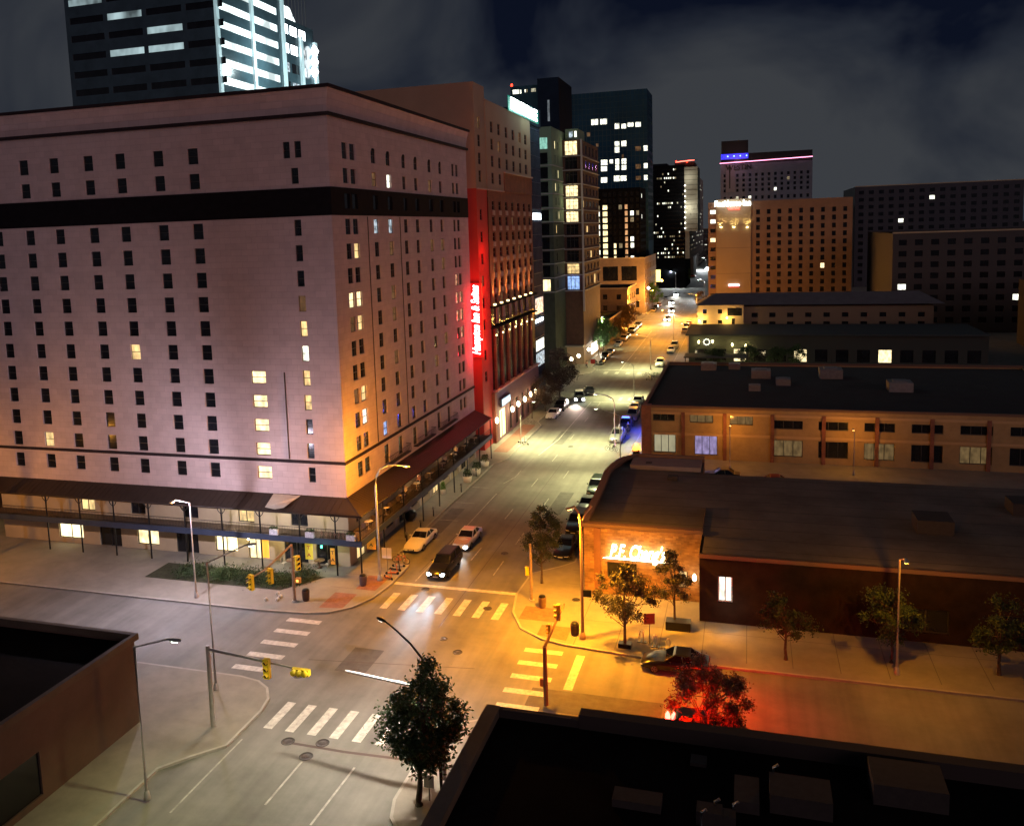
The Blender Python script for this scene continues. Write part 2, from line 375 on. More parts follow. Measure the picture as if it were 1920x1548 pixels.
mk = MB(); Zm = .005
for i in range(7): x = -28.5 + i * 1.57; rect_sheet(mk, x, x + .62, 62.2, 65.3, Zm)
for i in range(8): x = -28.6 + i * 1.5; rect_sheet(mk, x, x + .6, 44.4, 47.5, Zm)
for i in range(5): y = 58.3 - i * 1.93; rect_sheet(mk, -34.85, -31.95, y, y + .62, Zm)
for i in range(5): y = 57.7 - i * 1.9; rect_sheet(mk, -15.3, -12.5, y, y + .6, Zm)
rect_sheet(mk, -29.2, -18.3, 67.0, 67.5, Zm)
rect_sheet(mk, -11.5, -10.9, 53.2, 58.0, Zm)
struct('crosswalk_markings', mk, PAINT)
ln = MB()
def line(pts, w, z=Zm, mb=None):
    mb = mb or ln
    for a, b in zip(pts, pts[1:]):
        a, b = Vector(a[:2]), Vector(b[:2]); d = (b - a).normalized(); n = Vector((-d.y, d.x)) * w / 2
        mb.quad((*(a - n), z), (*(a + n), z), (*(b + n), z), (*(b - n), z))
for X, ys in ((-24.3, [73.6, 85.5, 97.4, 109, 121, 133, 145]), (-21.3, [70.7, 78.5, 90, 101.5])):
    for y0 in ys: line([(X, y0), (X, y0 + 3.4)], .12)
line([(-27.6, 68), (-27.6, 94)], .1); line([(-27.9, 98), (-27.2, 101), (-27.2, 104)], .1)
line([g(1010, 853), g(1048, 823), g(1075, 792), g(1109, 753)], .16)
line([g(1162, 694), g(1185, 666), g(1206, 640), g(1222, 620)], .2)
line([g(497, 1508), g(566, 1427)], .13); line([g(582, 1546), g(665, 1438)], .13)
line([(-29.2, 36), (-29.2, 43)], .12)
# second junction: stripes and stop lines
for i in range(5): x = -28.6 + i * 2.3; rect_sheet(ln, x, x + .8, 178.4, 181.2, Zm)
rect_sheet(ln, -31, -19.4, 183.4, 184.0, Zm)
for i in range(3): x = -23.2 + i * 1.6; rect_sheet(ln, x, x + .55, 150.6, 153.4, Zm)
rect_sheet(ln, -27.3, -19.4, 148.6, 149, Zm)
for y0 in range(190, 284, 9): line([(-24.6, y0), (-24.6, y0 + 3.5)], .14)
rect_sheet(ln, -32.4, -16.4, 281, 281.7, Zm); rect_sheet(ln, -32.4, -16.4, 277, 277.5, Zm)
for y0 in range(306, 420, 12): line([(-22, y0), (-22, y0 + 4)], .2)
for y0 in (78.2, 84, 90, 96): line([(-31.2, y0), (-29, y0)], .1)
for y0 in (80.5, 86, 92, 98): line([(-15.1, y0), (-17.2, y0)], .1)
struct('lane_lines', ln, WORN)
tar = MB(); line([(-26.0, 43.35), (-22.5, 43.3), (-18, 43.5)], .22, .0035, tar)
for (a, b) in (((-28, 70), (-27, 110)), ((-22.6, 60), (-22.9, 110)), ((-30, 53), (-18, 54.5))): line([a, b], .07, .0035, tar)
struct('tar_seams', tar, mat('tar_seal', (.05, .03, .025), .5))
patch = MB()
for (x0, x1, y0, y1) in ((-27.5, -25.2, 52, 55.5), (-20.5, -18.9, 88, 96), (-13.5, -5, 50.4, 53), (-26.5, -24.8, 118, 126), (-31, -29.5, 80, 88)): rect_sheet(patch, x0, x1, y0, y1, .003)
struct('asphalt_patches', patch, mat('old_patch', (.105, .10, .095), .85, noise=.3, nscale=1.2))

mh = [(g(540, 1389), .42, 'dark round manhole cover, leftmost of the three below the near crosswalk'),
      (g(605, 1392), .42, 'brown manhole cover at the left end of the tar seam'),
      (g(574, 1417), .42, 'manhole cover on the lane line, lowest of the three near ones'),
      (g(560, 1266), .38, 'manhole cover under the yellow signal head at the left'),
      (g(858, 1222), .36, 'rusty manhole cover in the middle of the junction'),
      (g(832, 1197), .3, 'small cover lit blue-white by the car headlights'),
      (g(798, 1104), .36, 'manhole cover just inside the stop line'),
      (g(914, 1140), .36, 'manhole cover between stripes at the right of the far crosswalk'),
      (g(946, 1037), .36, 'manhole cover in the right lane ahead of the junction'),
      (g(1080, 1127), .34, 'dark cover in the corner pavement by the tall orange lamp post'),
      (g(1070, 837), .4, 'manhole cover in the street opposite the lit hotel entrance')]
for (x, y, _), r_, lb in mh:
    zz = SW if 'pavement' in lb else 0
    m = MB(); m.lathe((x, y, zz), [(r_, 0), (r_, .012), (r_ * .88, .012), (r_ * .88, .008), (r_ * .5, .008), (r_ * .48, .012), (.02, .012)], 20)
    o = m.build('manhole_cover', IRON); o.location = (0, 0, 0); tag(o, lb, 'manhole cover', 'manhole covers in the street')
# ================================================================ PINK HOTEL ON THE LEFT CORNER
HX, HY, HE, HW = -34.5, 69.5, 108.5, -74.0
hotel = place('hotel_building', (HX, HY, 0), 'tall pink stucco hotel with a dark band near its top and a long low balcony', 'building')
cols = [(72.15, 73.3, 1), (73.75, 74.95, 1), (78.45, 79.6, 0), (82.1, 83.25, 0), (86.3, 87.4, 0), (89.75, 90.9, 0), (94.1, 95.25, 0), (97.75, 98.85, 0), (102.5, 103.6, 1), (104.0, 105.1, 1)]
OP = []; INFO = {}
def addo(c0, c1, za, zb, look, k): OP.append((c0 - HY, c1 - HY, za, zb)); INFO[len(OP) - 1] = (look, k)
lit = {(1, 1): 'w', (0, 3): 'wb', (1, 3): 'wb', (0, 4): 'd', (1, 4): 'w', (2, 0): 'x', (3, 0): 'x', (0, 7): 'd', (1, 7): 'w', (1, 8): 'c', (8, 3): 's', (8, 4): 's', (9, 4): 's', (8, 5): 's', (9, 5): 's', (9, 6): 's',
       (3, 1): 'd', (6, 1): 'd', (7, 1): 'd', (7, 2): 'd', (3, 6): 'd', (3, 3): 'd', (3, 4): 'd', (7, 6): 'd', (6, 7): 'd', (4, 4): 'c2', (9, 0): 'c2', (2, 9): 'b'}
for ci, (a, b, p) in enumerate(cols):
    for k in range(10):
        t = 31.6 - 2.225 * k; addo(a, b, t - 1.42, t, lit.get((ci, k), ''), k)
    if p: addo(a, b, 7.72, 9.16, '', 11); addo(a, b, 36.9, 38.36, '', 12); addo(a, b, 34.75, 36.1, '', 13)
    else:
        addo(a, b, 7.3, 9.22, '', 11); addo(a, b, 36.9, 38.36, 'arch', 12); addo(a, b, 34.7, 36.05, {2: 'd', 3: 'c', 6: 'd'}.get(ci, 'd2'), 13)
wall = MB()
W, _, _ = facade(wall, (HX, HY), (HX, HE), 6.5, 31.9, [o for o in OP if o[3] < 32])
facade(wall, (HX, HY), (HX, HE), 34.35, 40.4, [o for o in OP if o[2] > 34])
# face on the cross street (left)
OPL = []; LK = []
U = lambda x: x - HW
cl = [(-38.2, -37.5)]
for k in range(11):
    t = 31.62 - 2.235 * k
    OPL.append((U(-38.2), U(-37.5), t - 1.42, t)); LK.append({3: 'd', 4: 'w', 5: 'c', 6: 'w', 7: 'w2'}.get(k, ''))
    if k >= 6: OPL.append((U(-43.5), U(-42.0), t - 1.3, t - .12)); LK.append('L')
    for j, x in enumerate((-47.5, -51.2, -55.4, -59, -63, -66.6, -70.5)):
        OPL.append((U(x - 1.1), U(x), t - 1.42, t)); LK.append('w' if (k * 7 + j * 3) % 37 == 4 else 'd' if (k + j * 5) % 9 == 2 else '')
for a, b in ((-38.86, -38.2), (-37.75, -37.1)): OPL.append((U(a), U(b), 36.95, 38.37)); LK.append('')
OPL.append((U(-38.2), U(-37.5), 34.72, 36.1)); LK.append('')
for x in (-47.5, -51.2, -55.4, -59, -63, -66.6, -70.5):
    OPL.append((U(x - 1.1), U(x), 36.95, 38.37)); LK.append(''); OPL.append((U(x - 1.1), U(x), 34.72, 36.1)); LK.append('')
WL, _, _ = facade(wall, (HW, HY), (HX, HY), 6.5, 31.9, [o for o in OPL if o[3] < 32])
facade(wall, (HW, HY), (HX, HY), 34.35, 40.4, [o for o in OPL if o[2] > 34])
wall.quad((HX, HE, 6.5), (HW, HE, 6.5), (HW, HE, 42.9), (HX, HE, 42.9)); wall.quad((HW, HE, 0), (HW, HY, 0), (HW, HY, 42.9), (HW, HE, 42.9))
# crown: flares outward above the upper cornice
q = .0; o1, o2 = .05, .45
for (A, B, n) in (((HX, HY), (HX, HE), (1, 0)), ((HW, HY), (HX, HY), (0, -1))):
    pass
prof = [(0.05, 40.62), (.08, 41.2), (.2, 41.9), (.42, 42.5), (.5, 42.62)]
for (d0, z0_), (d1, z1_) in zip(prof, prof[1:]):
    wall.quad((HX + d0, HY - d0, z0_), (HX + d0, HE, z0_), (HX + d1, HE, z1_), (HX + d1, HY - d1, z1_))
    wall.quad((HW, HY - d0, z0_), (HX + d0, HY - d0, z0_), (HX + d1, HY - d1, z1_), (HW, HY - d1, z1_))
wall.build('wall', STUCCO, hotel)
rf = MB(); rf.box(HW, HX, HY, HE, 42.1, 42.3); rf.box(HW + 12, HX - 10, HY + 8, HY + 20, 42.3, 43.2); rf.build('roof', ROOFM, hotel)
def lcornice(z0_, z1_, d, name, m):
    c = MB(); c.box(HX - .02, HX + d, HY - d, HE + .02, z0_, z1_); c.box(HW, HX - .02, HY - d, HY + .02, z0_, z1_); return c.build(name, m, hotel)
lcornice(40.38, 40.66, .32, 'cornice', TRIM); lcornice(42.62, 42.92, .62, 'cornice', TRIM)
bc = MB()
bc.box(HX - .01, HX + .14, HY - .14, HE, 9.66, 9.92); bc.box(HW, HX - .01, HY - .14, HY + .01, 9.66, 9.92); bc.build('belt_course', TRIM, hotel)
bd = MB(); OB = []
for a, b, p in cols: OB.append((a - HY, b - HY, 32.5, 33.85))
WB, _, _ = facade(bd, (HX + .06, HY - .06), (HX + .06, HE), 31.9, 34.35, OB); facade(bd, (HW, HY - .06), (HX + .06, HY - .06), 31.9, 34.35, [])
bd.build('dark_band', BANDM, hotel)
for o in OB: MB().quad(WB(o[0], o[2], .15), WB(o[1], o[2], .15), WB(o[1], o[3], .15), WB(o[0], o[3], .15)).build('band_window', GLASS, hotel)

CURT = mat('drawn_curtain', (.12, .075, .045), .8, noise=.3, nscale=2)
SIGNREFL = glow_pane('red_sign_reflection', (1, .45, .25), 1.3, scale=3.2, dark=.0)  # red sign's reflection painted into the pane emission
look = {'': GLASS, 'w': LITW, 'wb': LITY, 'd': LITD, 'd2': CURT, 'c': LITC, 'x': LITX, 'c2': GLASS, 's': SIGNREFL, 'arch': GLASS, 'w2': LITW, 'L': LITY, 'b': LITB}
lst = []
def mkwin(Wf, o, lk):
    def fn():
        f = window(Wf, o, FRAMEB if lk in ('w', 'wb', 'd', 'c', 's', 'w2', 'L') else FRAMED, look[lk], hotel, bars=(0, 1), fw=.05, sill=True)
        if lk == 'arch':
            a = MB(); u0, u1, z1_ = o[0], o[1], o[3]; r_ = (u1 - u0) / 2; cx = (u0 + u1) / 2; zc = z1_ - r_; n = 8
            for sgn in (-1, 1):
                pts = [Wf(cx + sgn * r_, z1_, .0)] + [Wf(cx + sgn * r_ * math.cos(R(90 * i / n)), zc + r_ * math.sin(R(90 * i / n)), .0) for i in range(n + 1)]
                a.add(pts, [tuple(range(len(pts)))])
            a.build('arch_head', STUCCO, f)
    return fn
for i, o in enumerate(OP):
    lk, k = INFO[i]; d = o[0] + (0 if k < 12 else 30) + (5 if lk in ('', 'd2') else -40); lst.append((100 - d, mkwin(W, o, lk), W, o, 'x' if lk in ('', 'd2', 'c2') else 'd'))
for i, o in enumerate(OPL):
    vis = o[0] > U(-44); lst.append((150 if vis else 20 + o[0] * .3, mkwin(WL, o, LK[i]), WL, o, 'w' if LK[i] == 'w' else 'x'))
windows_limited(lst, hotel, {'x': GLASS, 'd': LITD, 'w': LITW})
for ya in (76.9, 85.0): MB().tube([(HX + .06, ya, 10), (HX + .06, ya, 31.8)], .045, 6).build('downpipe', BARK, hotel)
MB().tube([(-40.05, HY - .06, 10), (-40.05, HY - .06, 18)], .05, 6).build('downpipe', BARK, hotel)
# iron balconettes
for y0, y1 in ((78.3, 84.1), (86.2, 91.9), (94.2, 99.9)):
    b = MB(); x1 = HX + .55
    b.box(HX, x1, y0, y1, 7.2, 7.26)
    for zz in (7.3, 8.12): b.tube([(HX, y0, zz), (x1, y0, zz), (x1, y1, zz), (HX, y1, zz)], .025, 4)
    n = 30
    for i in range(n + 1):
        yy = y0 + (y1 - y0) * i / n; b.tube([(x1, yy, 7.26), (x1 + .06 * (i % 2), yy + .05, 7.6), (x1, yy, 8.1)], .014, 4)
    for i in range(4): xx = HX + .14 * i; b.tube([(xx, y0, 7.26), (xx, y0, 8.1)], .014, 4); b.tube([(xx, y1, 7.26), (xx, y1, 8.1)], .014, 4)
    b.build('balconette', BLACK, hotel)
# awning roof over the long balcony
BX, BY = -32.3, 67.35
aw = MB(); zt, zb_ = 6.62, 5.68; ex, ey = -32.2, 67.3
aw.add([(HX, HY, zt), (HX, HE, zt), (ex, HE, zb_), (ex, ey, zb_), (HX, HE, zt - .12), (ex, HE, zb_ - .12), (ex, ey, zb_ - .12), (HX, HY, zt - .12)], [(0, 3, 2, 1), (3, 6, 5, 2), (7, 4, 5, 6), (1, 2, 5, 4)])
aw.add([(HW, HY, zt), (HX, HY, zt), (ex, ey, zb_), (HW, ey, zb_), (HW, ey, zb_ - .12), (ex, ey, zb_ - .12), (HX, HY, zt - .12), (HW, HY, zt - .12)], [(0, 3, 2, 1), (3, 4, 5, 2), (7, 6, 5, 4)])
for i in range(int((HE - HY) / .45)):
    y = HY + .3 + i * .45; aw.box(0, 0, 0, 0, 0, 0) if 0 else aw.tube([(HX, y, zt + .015), (ex, y, zb_ + .015)], .022, 4)
for i in range(60):
    x = HX - .2 - i * .62
    if x < HW: break
    aw.tube([(x, HY, zt + .015), (x, ey, zb_ + .015)], .022, 4)
aw.tube([(HX, HY, zt + .03), (ex, ey, zb_ + .03)], .06, 6); aw.tube([(ex, HE, zb_), (ex, ey, zb_), (HW, ey, zb_)], .07, 6)
aw.build('awning_roof', AWN, hotel)
# lower storey walls (cream plaster, dark openings)
lw = MB(); Wd = []
yy = HY; opr = []; opl = []
for i in range(11):
    y0 = 71.0 + i * 3.45; opr.append((y0 - HY, y0 - HY + 2.0, .75 if i % 3 else .15, 2.85)); opr.append((y0 - HY + .2, y0 - HY + 1.5, 3.7, 5.5))
xl = [(-37.9, -35.7, .1, 2.9), (-41.2, -38.7, .1, 2.95), (-45.0, -43.5, .1, 2.9), (-48.6, -46.2, .6, 2.9), (-53, -50.5, .1, 2.9), (-57.5, -55, .6, 2.9), (-62, -59.4, .1, 2.9), (-67, -64, .6, 2.9), (-40.3, -38.6, 3.65, 5.4), (-45.9, -44.2, 3.65, 5.4), (-52, -50.3, 3.65, 5.4), (-58, -56.3, 3.65, 5.4), (-64, -62.3, 3.65, 5.4)]
opl = [(U(a), U(b), c, d) for a, b, c, d in xl]
W1, _, _ = facade(lw, (HX, HY), (HX, HE), 0, 6.5, opr); W2, _, _ = facade(lw, (HW, HY), (HX, HY), 0, 6.5, opl)
lw.build('ground_floor_wall', CREAM, hotel)
for i, o in enumerate(opr):
    w_ = window(W1, o, FRAMED, GLASS if o[2] > .5 or i % 4 else LITW, hotel, bars=(1, 0) if o[2] < 3 else (0, 0), name='shop_window' if o[2] < 3 else 'balcony_door')
for i, o in enumerate(opl): window(W2, o, FRAMED, [GLASS, GLASS, LITY, LITS, GLASS, LITY, GLASS, LITS, GLASS, LITW, GLASS, GLASS, LITW][i], hotel, bars=(1, 0), name='shop_window' if o[2] < 3 else 'balcony_door')
bk = MB()
for i in range(11): y0 = 73.25 + i * 3.45; bk.box(HX, HX + .05, y0, y0 + .55, .3, 2.7)
bk.build('plaster_panel', LIMESTONE, hotel)
# balcony slab and beam
bs = MB(); bs.box(HX - .3, BX, BY, HE, 3.12, 3.3); bs.box(HW, HX - .3, BY, HY, 3.12, 3.3); bs.build('balcony_floor', mat('balcony_boards', (.13, .09, .06), .8, noise=.3, nscale=2), hotel)
bb = MB(); bb.box(BX, BX + .12, BY - .12, HE, 2.95, 3.5); bb.box(HW, BX, BY - .12, BY, 2.95, 3.5); bb.build('balcony_beam', BLUEST, hotel)
rl = MB()
for zz in (3.6, 4.35): rl.tube([(BX, HE, zz), (BX, BY, zz), (HW, BY, zz)], .03, 5)
n = int((HE - BY) / .16)
for i in range(n): y = BY + i * .16; rl.tube([(BX, y, 3.5), (BX, y + .05 * (i % 2), 3.95), (BX, y, 4.35)], .012, 3, False)
for i in range(int((BX - HW) / .17)): x = BX - i * .17; rl.tube([(x, BY, 3.5), (x - .06 * (i % 2), BY, 3.95), (x, BY, 4.35)], .012, 3, False)
rl.build('balcony_railing', BLACK, hotel)
for i in range(9): y = BY + .1 + i * 5.12; MB().tube([(BX - .1, y, SW), (BX - .1, y, 5.6)], .07, 6).build('balcony_post', BLACK, hotel)
for x in (-34.75, -38.3, -42.3, -46.3, -50.3, -54.3, -58.3, -62.3, -66.3):
    m = MB().tube([(x, BY + .05, SW), (x, BY + .05, 5.6)], .075, 6)
    for s in (-1, 1): m.tube([(x, BY + .05, 5.0), (x + s * .3, BY + .05, 5.3), (x + s * .45, BY + .05, 5.62)], .04, 5)
    m.build('balcony_post', BLACK, hotel)
for i in range(11):   # ornate pale panels on the corner railing
    x = -32.6 - i * .42
    if x < -36.0: break
    m = MB(); m.tube([(x, BY - .03, 3.95), (x - .12, BY - .03, 4.12), (x - .24, BY - .03, 3.95), (x - .12, BY - .03, 3.75), (x, BY - .03, 3.95)], .02, 4); m.tube([(x - .12, BY - .03, 3.6), (x - .12, BY - .03, 4.3)], .015, 4)
    m.build('ornate_panel', mat('rosy_iron', (.35, .2, .16), .6), hotel)
for i, x in enumerate((-33.1, -37.1, -40.7)):
    bx = place('planter_box', (x, BY - .3, 3.55), ['white painted planter box at the balcony corner', 'white scrolled planter box hung mid rail left of the corner', 'white scrolled planter box farther left on the balcony rail'][i], 'planter box', 'planter boxes on the balcony rail')
    m = MB(); m.box(x - .42, x + .42, BY - .42, BY - .14, 3.6, 4.1); m.build('box', mat('white_box', (.6, .6, .62), .6, noise=.4, nscale=6), bx)
    s_ = MB()
    for k in range(60): p = Vector((x + random.uniform(-.4, .4), BY - .28 + random.uniform(-.12, .12), 4.12 + random.uniform(0, .25))); s_.obox(p, (.05, .01, .02), (0, .04, .02), (.0, .005, .006))
    s_.build('plants', LEAFD, bx)
# banners and shop signs at the foot of the left face
def banner(name, x, y, z, w, h, m, txt, tcol, label, nx=0, ny=-1):
    r_ = place(name, (x, y, z), label, 'banner'); b = MB(); t = (-ny, nx)
    b.obox((x, y, z), (t[0] * w / 2, t[1] * w / 2, 0), (nx * .02, ny * .02, 0), (0, 0, h / 2)); b.build('cloth', m, r_)
    if txt:
        for i, c in enumerate(txt): text_obj('letter', c, h / len(txt) * .62, tcol, r_, Vector((x + nx * .04, y + ny * .04, z + h / 2 - h * (i + .5) / len(txt) * .9 - h * .05)), face_rot(nx, ny), .01, xs=1.2)
    return r_
RED = mat('red_letter', (.5, .04, .02), .6)
DLET = mat('dark_letter', (.05, .02, .02), .6)
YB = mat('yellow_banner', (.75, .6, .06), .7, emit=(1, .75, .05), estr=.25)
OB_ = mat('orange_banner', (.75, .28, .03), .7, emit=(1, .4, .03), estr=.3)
banner('hanging_banner', -40.25 + 2.5, 67.9, 1.95, .75, 1.5, YB, 'TA', RED, 'yellow vertical banner with two red letters beside the dark post')
banner('hanging_banner', -35.3, 67.7, 1.75, .42, 1.5, OB_, 'TA', DLET, 'narrow orange banner hanging by the green lit doorway')
banner('hanging_banner', -33.3, 71.6, 1.9, .9, 1.55, OB_, 'BA', DLET, 'orange banner hung under the balcony on the main street side')
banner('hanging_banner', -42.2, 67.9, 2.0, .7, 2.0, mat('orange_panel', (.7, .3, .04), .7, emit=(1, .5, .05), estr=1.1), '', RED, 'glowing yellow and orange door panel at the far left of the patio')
lp = place('green_lantern', (-36.1, 67.3, 2.85), 'small green-white lantern under the balcony beam', 'lantern')
MB().lathe((-36.1, 67.2, 2.75), [(.03, .14), (.09, .1), (.09, -.06), (.04, -.1)], 8).build('globe', E_G, lp)
lamp('POINT', (-36.1, 67.0, 2.5), 25, (.2, 1, .7), .1, parent=lp)
# patio canopy sails at the left
cn = place('canvas_sail', (-42, 66.2, 5.5), 'pale canvas sail slung over the patio from the awning, far left', 'awning')
c = MB(); a = [g(513, 924, 6.4), g(563, 928, 6.4), g(549, 938, 6.0), g(535, 950, 5.9), g(517, 953, 5.8), g(498, 950, 5.9)]
a = [g(x, y, z) for x, y, z in ((513, 925, 6.75), (563, 929, 6.75), (549, 938, 6.4), (532, 951, 6.1), (516, 954, 6.0), (497, 950, 6.05))]
c.add(a + [(p[0], p[1], p[2] - .03) for p in a], [tuple(range(6)), tuple(range(11, 5, -1))] + [(i, i + 6, (i + 1) % 6 + 6, (i + 1) % 6) for i in range(6)])
c.build('canvas', mat('canvas_cloth', (.42, .36, .28), .85, noise=.15, nscale=1), cn)

# ================================================================ TAN AND RED HOTEL WITH THE VERTICAL SIGN
ham = place('sign_hotel_building', (-34.5, 112.5, 0), 'tan topped red and brown brick hotel tower behind the pink hotel', 'building')
tw, rw, bw = MB(), MB(), MB()
S0 = 112.5; Yf = lambda x, y: onX(x, y, -34.5)[1]; Zf = lambda x, y: onX(x, y, -34.5)[2]
E6 = lambda x, y: (850 + x / 5.53, 120 + y / 5.53)
def yo(x, y): p = E6(x, y); return Yf(*p)
def zo(x, y): p = E6(x, y); return Zf(*p)
colY = [yo(245, 600), yo(372, 630), yo(448, 640), yo(526, 680), yo(597, 700), yo(668, 730), yo(727, 760)]
colE = [yo(273, 600), yo(400, 630), yo(475, 640), yo(552, 680), yo(622, 700), yo(690, 730), yo(752, 760)]
rowsT = [zo(245, 540) , zo(250, 728), zo(258, 915), zo(265, 1100)]; h_ = zo(245, 540) - zo(250, 665)
ops = []; 
for i, (a, b) in enumerate(zip(colY, colE)):
    for j, t in enumerate(rowsT):
        if j == 3 and i > 2: continue
        ops.append((a - S0, b - S0, t - h_, t))
ztr, zst = 35.8, 38.4; Ymain = 117.5; Yend = 143.5; xstep = colE[2] - S0 + 1.6
W3, _, _ = facade(tw, (-34.5, S0), (-34.5, S0 + 5), ztr, 49.6, [o for o in ops if o[1] < 5])
W3b, _, _ = facade(tw, (-34.4, S0 + 5), (-34.4, Yend), ztr, 48.0, [(o[0] - 5, o[1] - 5, o[2], o[3]) for o in ops if o[0] > 5])
tw.quad((-75, S0, ztr), (-34.5, S0, ztr), (-34.5, S0, 49.6), (-75, S0, 49.6)); tw.quad((-34.5, S0 + 5, 48), (-75, S0 + 5, 48), (-75, S0 + 5, 49.6), (-34.5, S0 + 5, 49.6))
tw.quad((-34.4, Yend, 35.8), (-75, Yend, 35.8), (-75, Yend, 48), (-34.4, Yend, 48)); tw.quad((-34.5, S0 + 5, 48), (-34.4, S0 + 5, 48), (-34.4, S0 + 5, 35.8), (-34.5, S0 + 5, 35.8))
tw.build('upper_wall', TANW, ham)
rfh = MB(); rfh.box(-75, -34.52, S0 + .02, S0 + 5, 49.4, 49.55); rfh.box(-75, -34.42, S0 + 5, Yend, 47.7, 47.85); rfh.build('roof', ROOFM, ham)
# red lower corner
rops = [(1.3, 2.4, z, z + 1.45) for z in (31.6, 28.6, 25.6, 22.6, 19.6, 16.6, 12.4, 9.4)]
W4, _, _ = facade(rw, (-34.5, S0), (-34.5, S0 + 5), 0, ztr, rops); rw.quad((-75, S0, 0), (-34.5, S0, 0), (-34.5, S0, ztr), (-75, S0, ztr))
rw.build('red_wall', REDW, ham)
# brown brick main bay
colB = [(119.4, 120.7), (122.9, 124.2), (126.5, 127.8), (130.1, 131.4), (133.7, 135.0), (137.4, 138.7), (141.0, 142.3)][:7]
bops = []
for i, (a, b) in enumerate(colB):
    for j in range(7):
        zt_ = 34.3 - j * 2.2
        if zt_ - 1.3 < 19.6: continue
        bops.append((a - Ymain, b - Ymain, zt_ - 1.25, zt_))
W5, _, _ = facade(bw, (-34.4, Ymain), (-34.4, Yend), 19.6, ztr, bops)
bw.box(-34.4, -34.3, 126.2, Yend, ztr, zst + .1) 
bw.quad((-34.4, Yend, 0), (-75, Yend, 0), (-75, Yend, ztr), (-34.4, Yend, ztr)); bw.build('brick_wall', BRICKB, ham)
tr = MB(); tr.box(-34.35, -34.1, 126.1, Yend + .1, zst + .1, zst + .32); tr.box(-34.45, -34.3, S0 - .05, 126.1, ztr - .1, ztr + .1); tr.build('cornice', mat('pale_tan_trim', (.4, .28, .22), .8), ham)
allw = [(W3, o) for o in ops if o[1] < 5] + [(W3b, (o[0] - 5, o[1] - 5, o[2], o[3])) for o in ops if o[0] > 5] + [(W4, o) for o in rops] + [(W5, o) for o in bops]
for i, (Wf, o) in enumerate(allw): window(Wf, o, FRAMED, GLASS if i % 9 else LITD, ham, bars=(0, 1), fw=.06)
# pale spandrel tiles between the brick bay windows
for (a, b) in colB:
    for j in range(7):
        zt_ = 34.3 - j * 2.2 - 1.33
        if zt_ < 20.2: continue
        MB().box(-34.39, -34.3, a - .02, b + .02, zt_ - .66, zt_).build('spandrel_panel', mat('pink_grey_panel', (.34, .21, .18), .8), ham)
# dark recessed gallery and tall fins
ga = MB(); ga.box(-35.2, -34.42, Ymain, Yend, 7.4, 19.6); ga.build('dark_glazing', GLASS, ham)
fl = MB(); fl.box(-35, -33.9, Ymain - .3, Yend, 16.4, 16.6); fl.box(-35, -33.9, Ymain - .3, Yend, 19.3, 19.6)
for i in range(30): y = Ymain + .3 + i * .87; fl.tube([(-33.95, y, 16.6), (-33.95, y, 17.6)], .02, 4)
fl.tube([(-33.95, Ymain, 17.6), (-33.95, Yend, 17.6)], .03, 4); fl.build('gallery_balcony', mat('matte_black', (.012, .010, .010), .95, spec=.05), ham)
for i, (a, b) in enumerate(colB):
    MB().box(-34.4, -34.15, a - 1.15, a - .35, 7.4, 16.4).build('brick_fin', BRICKB, ham)
    MB().box(-34.35, -34.2, a + .15, b - .05, 17.0, 19.2).build('spandrel_panel', mat('pink_grey_panel', (.34, .21, .18), .8), ham)
    for k, zz in enumerate((19.75, 15.4)):
        m = MB(); m.box(-34.35, -34.0, a - .9, a - .6, zz - .12, zz + .1); m.build('wall_light', E_WW if 0 else emis('sconce_lens', (1, .75, .35), 5), ham)
        up = 1 if k == 0 else -1
        lamp('SPOT', (-34.12, a - .75, zz + .12 * up), 9000 if k == 0 else 2600, (1, .50, .12), .05, direction=(-.035, 0, up), angle=34, blend=1, parent=ham)
# podium
pd = MB(); opp = [(1.2, 5.2, .2, 4.4), (6.6, 8.6, .3, 4.6), (10.2, 12.4, .3, 4.6), (14, 16, .3, 4.6), (17.6, 19.6, .3, 4.6), (21.2, 23.6, .3, 4.6)]
W6, _, _ = facade(pd, (-34.0, Ymain), (-34.0, Yend), 0, 7.4, opp, .35); pd.quad((-34.6, Ymain, 0), (-34, Ymain, 0), (-34, Ymain, 7.4), (-34.6, Ymain, 7.4)); pd.quad((-34, Yend, 0), (-36, Yend, 0), (-36, Yend, 7.4), (-34, Yend, 7.4))
pd.build('podium_wall', mat('plum_stucco', (.16, .08, .09), .85, noise=.15, nscale=.4), ham)
MB().box(-34.6, -33.7, Ymain - .3, Yend + .1, 7.4, 7.62).build('podium_ledge', mat('pale_ledge', (.45, .25, .22), .8), ham)
for i, o in enumerate(opp): window(W6, o, FRAMED, glow_pane('lit_lobby', (1, .85, .38), 2.6, scale=.25, dark=.8) if i == 0 else GLASS, ham, .33, bars=(1, 0), name='entrance_glazing' if i == 0 else 'shop_window')
lamp('POINT', (-32.6, 120.5, 3.2), 900, (1, .85, .45), .6, parent=ham)
MB().box(-34.6, -34.0, Ymain - .9, Ymain - .05, 0, 7.4).build('pier', BRICKR, ham)
cs = place('entrance_sign', (-33.7, 121, 5.2), 'blue-white lit sign board over the hotel entrance', 'sign')
MB().box(-33.95, -33.6, 118.6, 123.4, 4.95, 6.15).build('box', BLUEST, cs); MB().box(-33.6, -33.57, 118.8, 123.2, 5.1, 6.0).build('face', emis('cool_sign', (.55, .85, 1), 1.3), cs)
text_obj('lettering', 'Hampton Inn', .62, E_W, cs, Vector((-33.54, 121, 5.55)), face_rot(1, 0), .01, xs=1.15)
lamp('POINT', (-32.9, 121, 5.4), 120, (.6, .85, 1), .5, parent=cs)  # added glow in front of the sign board, no fitting
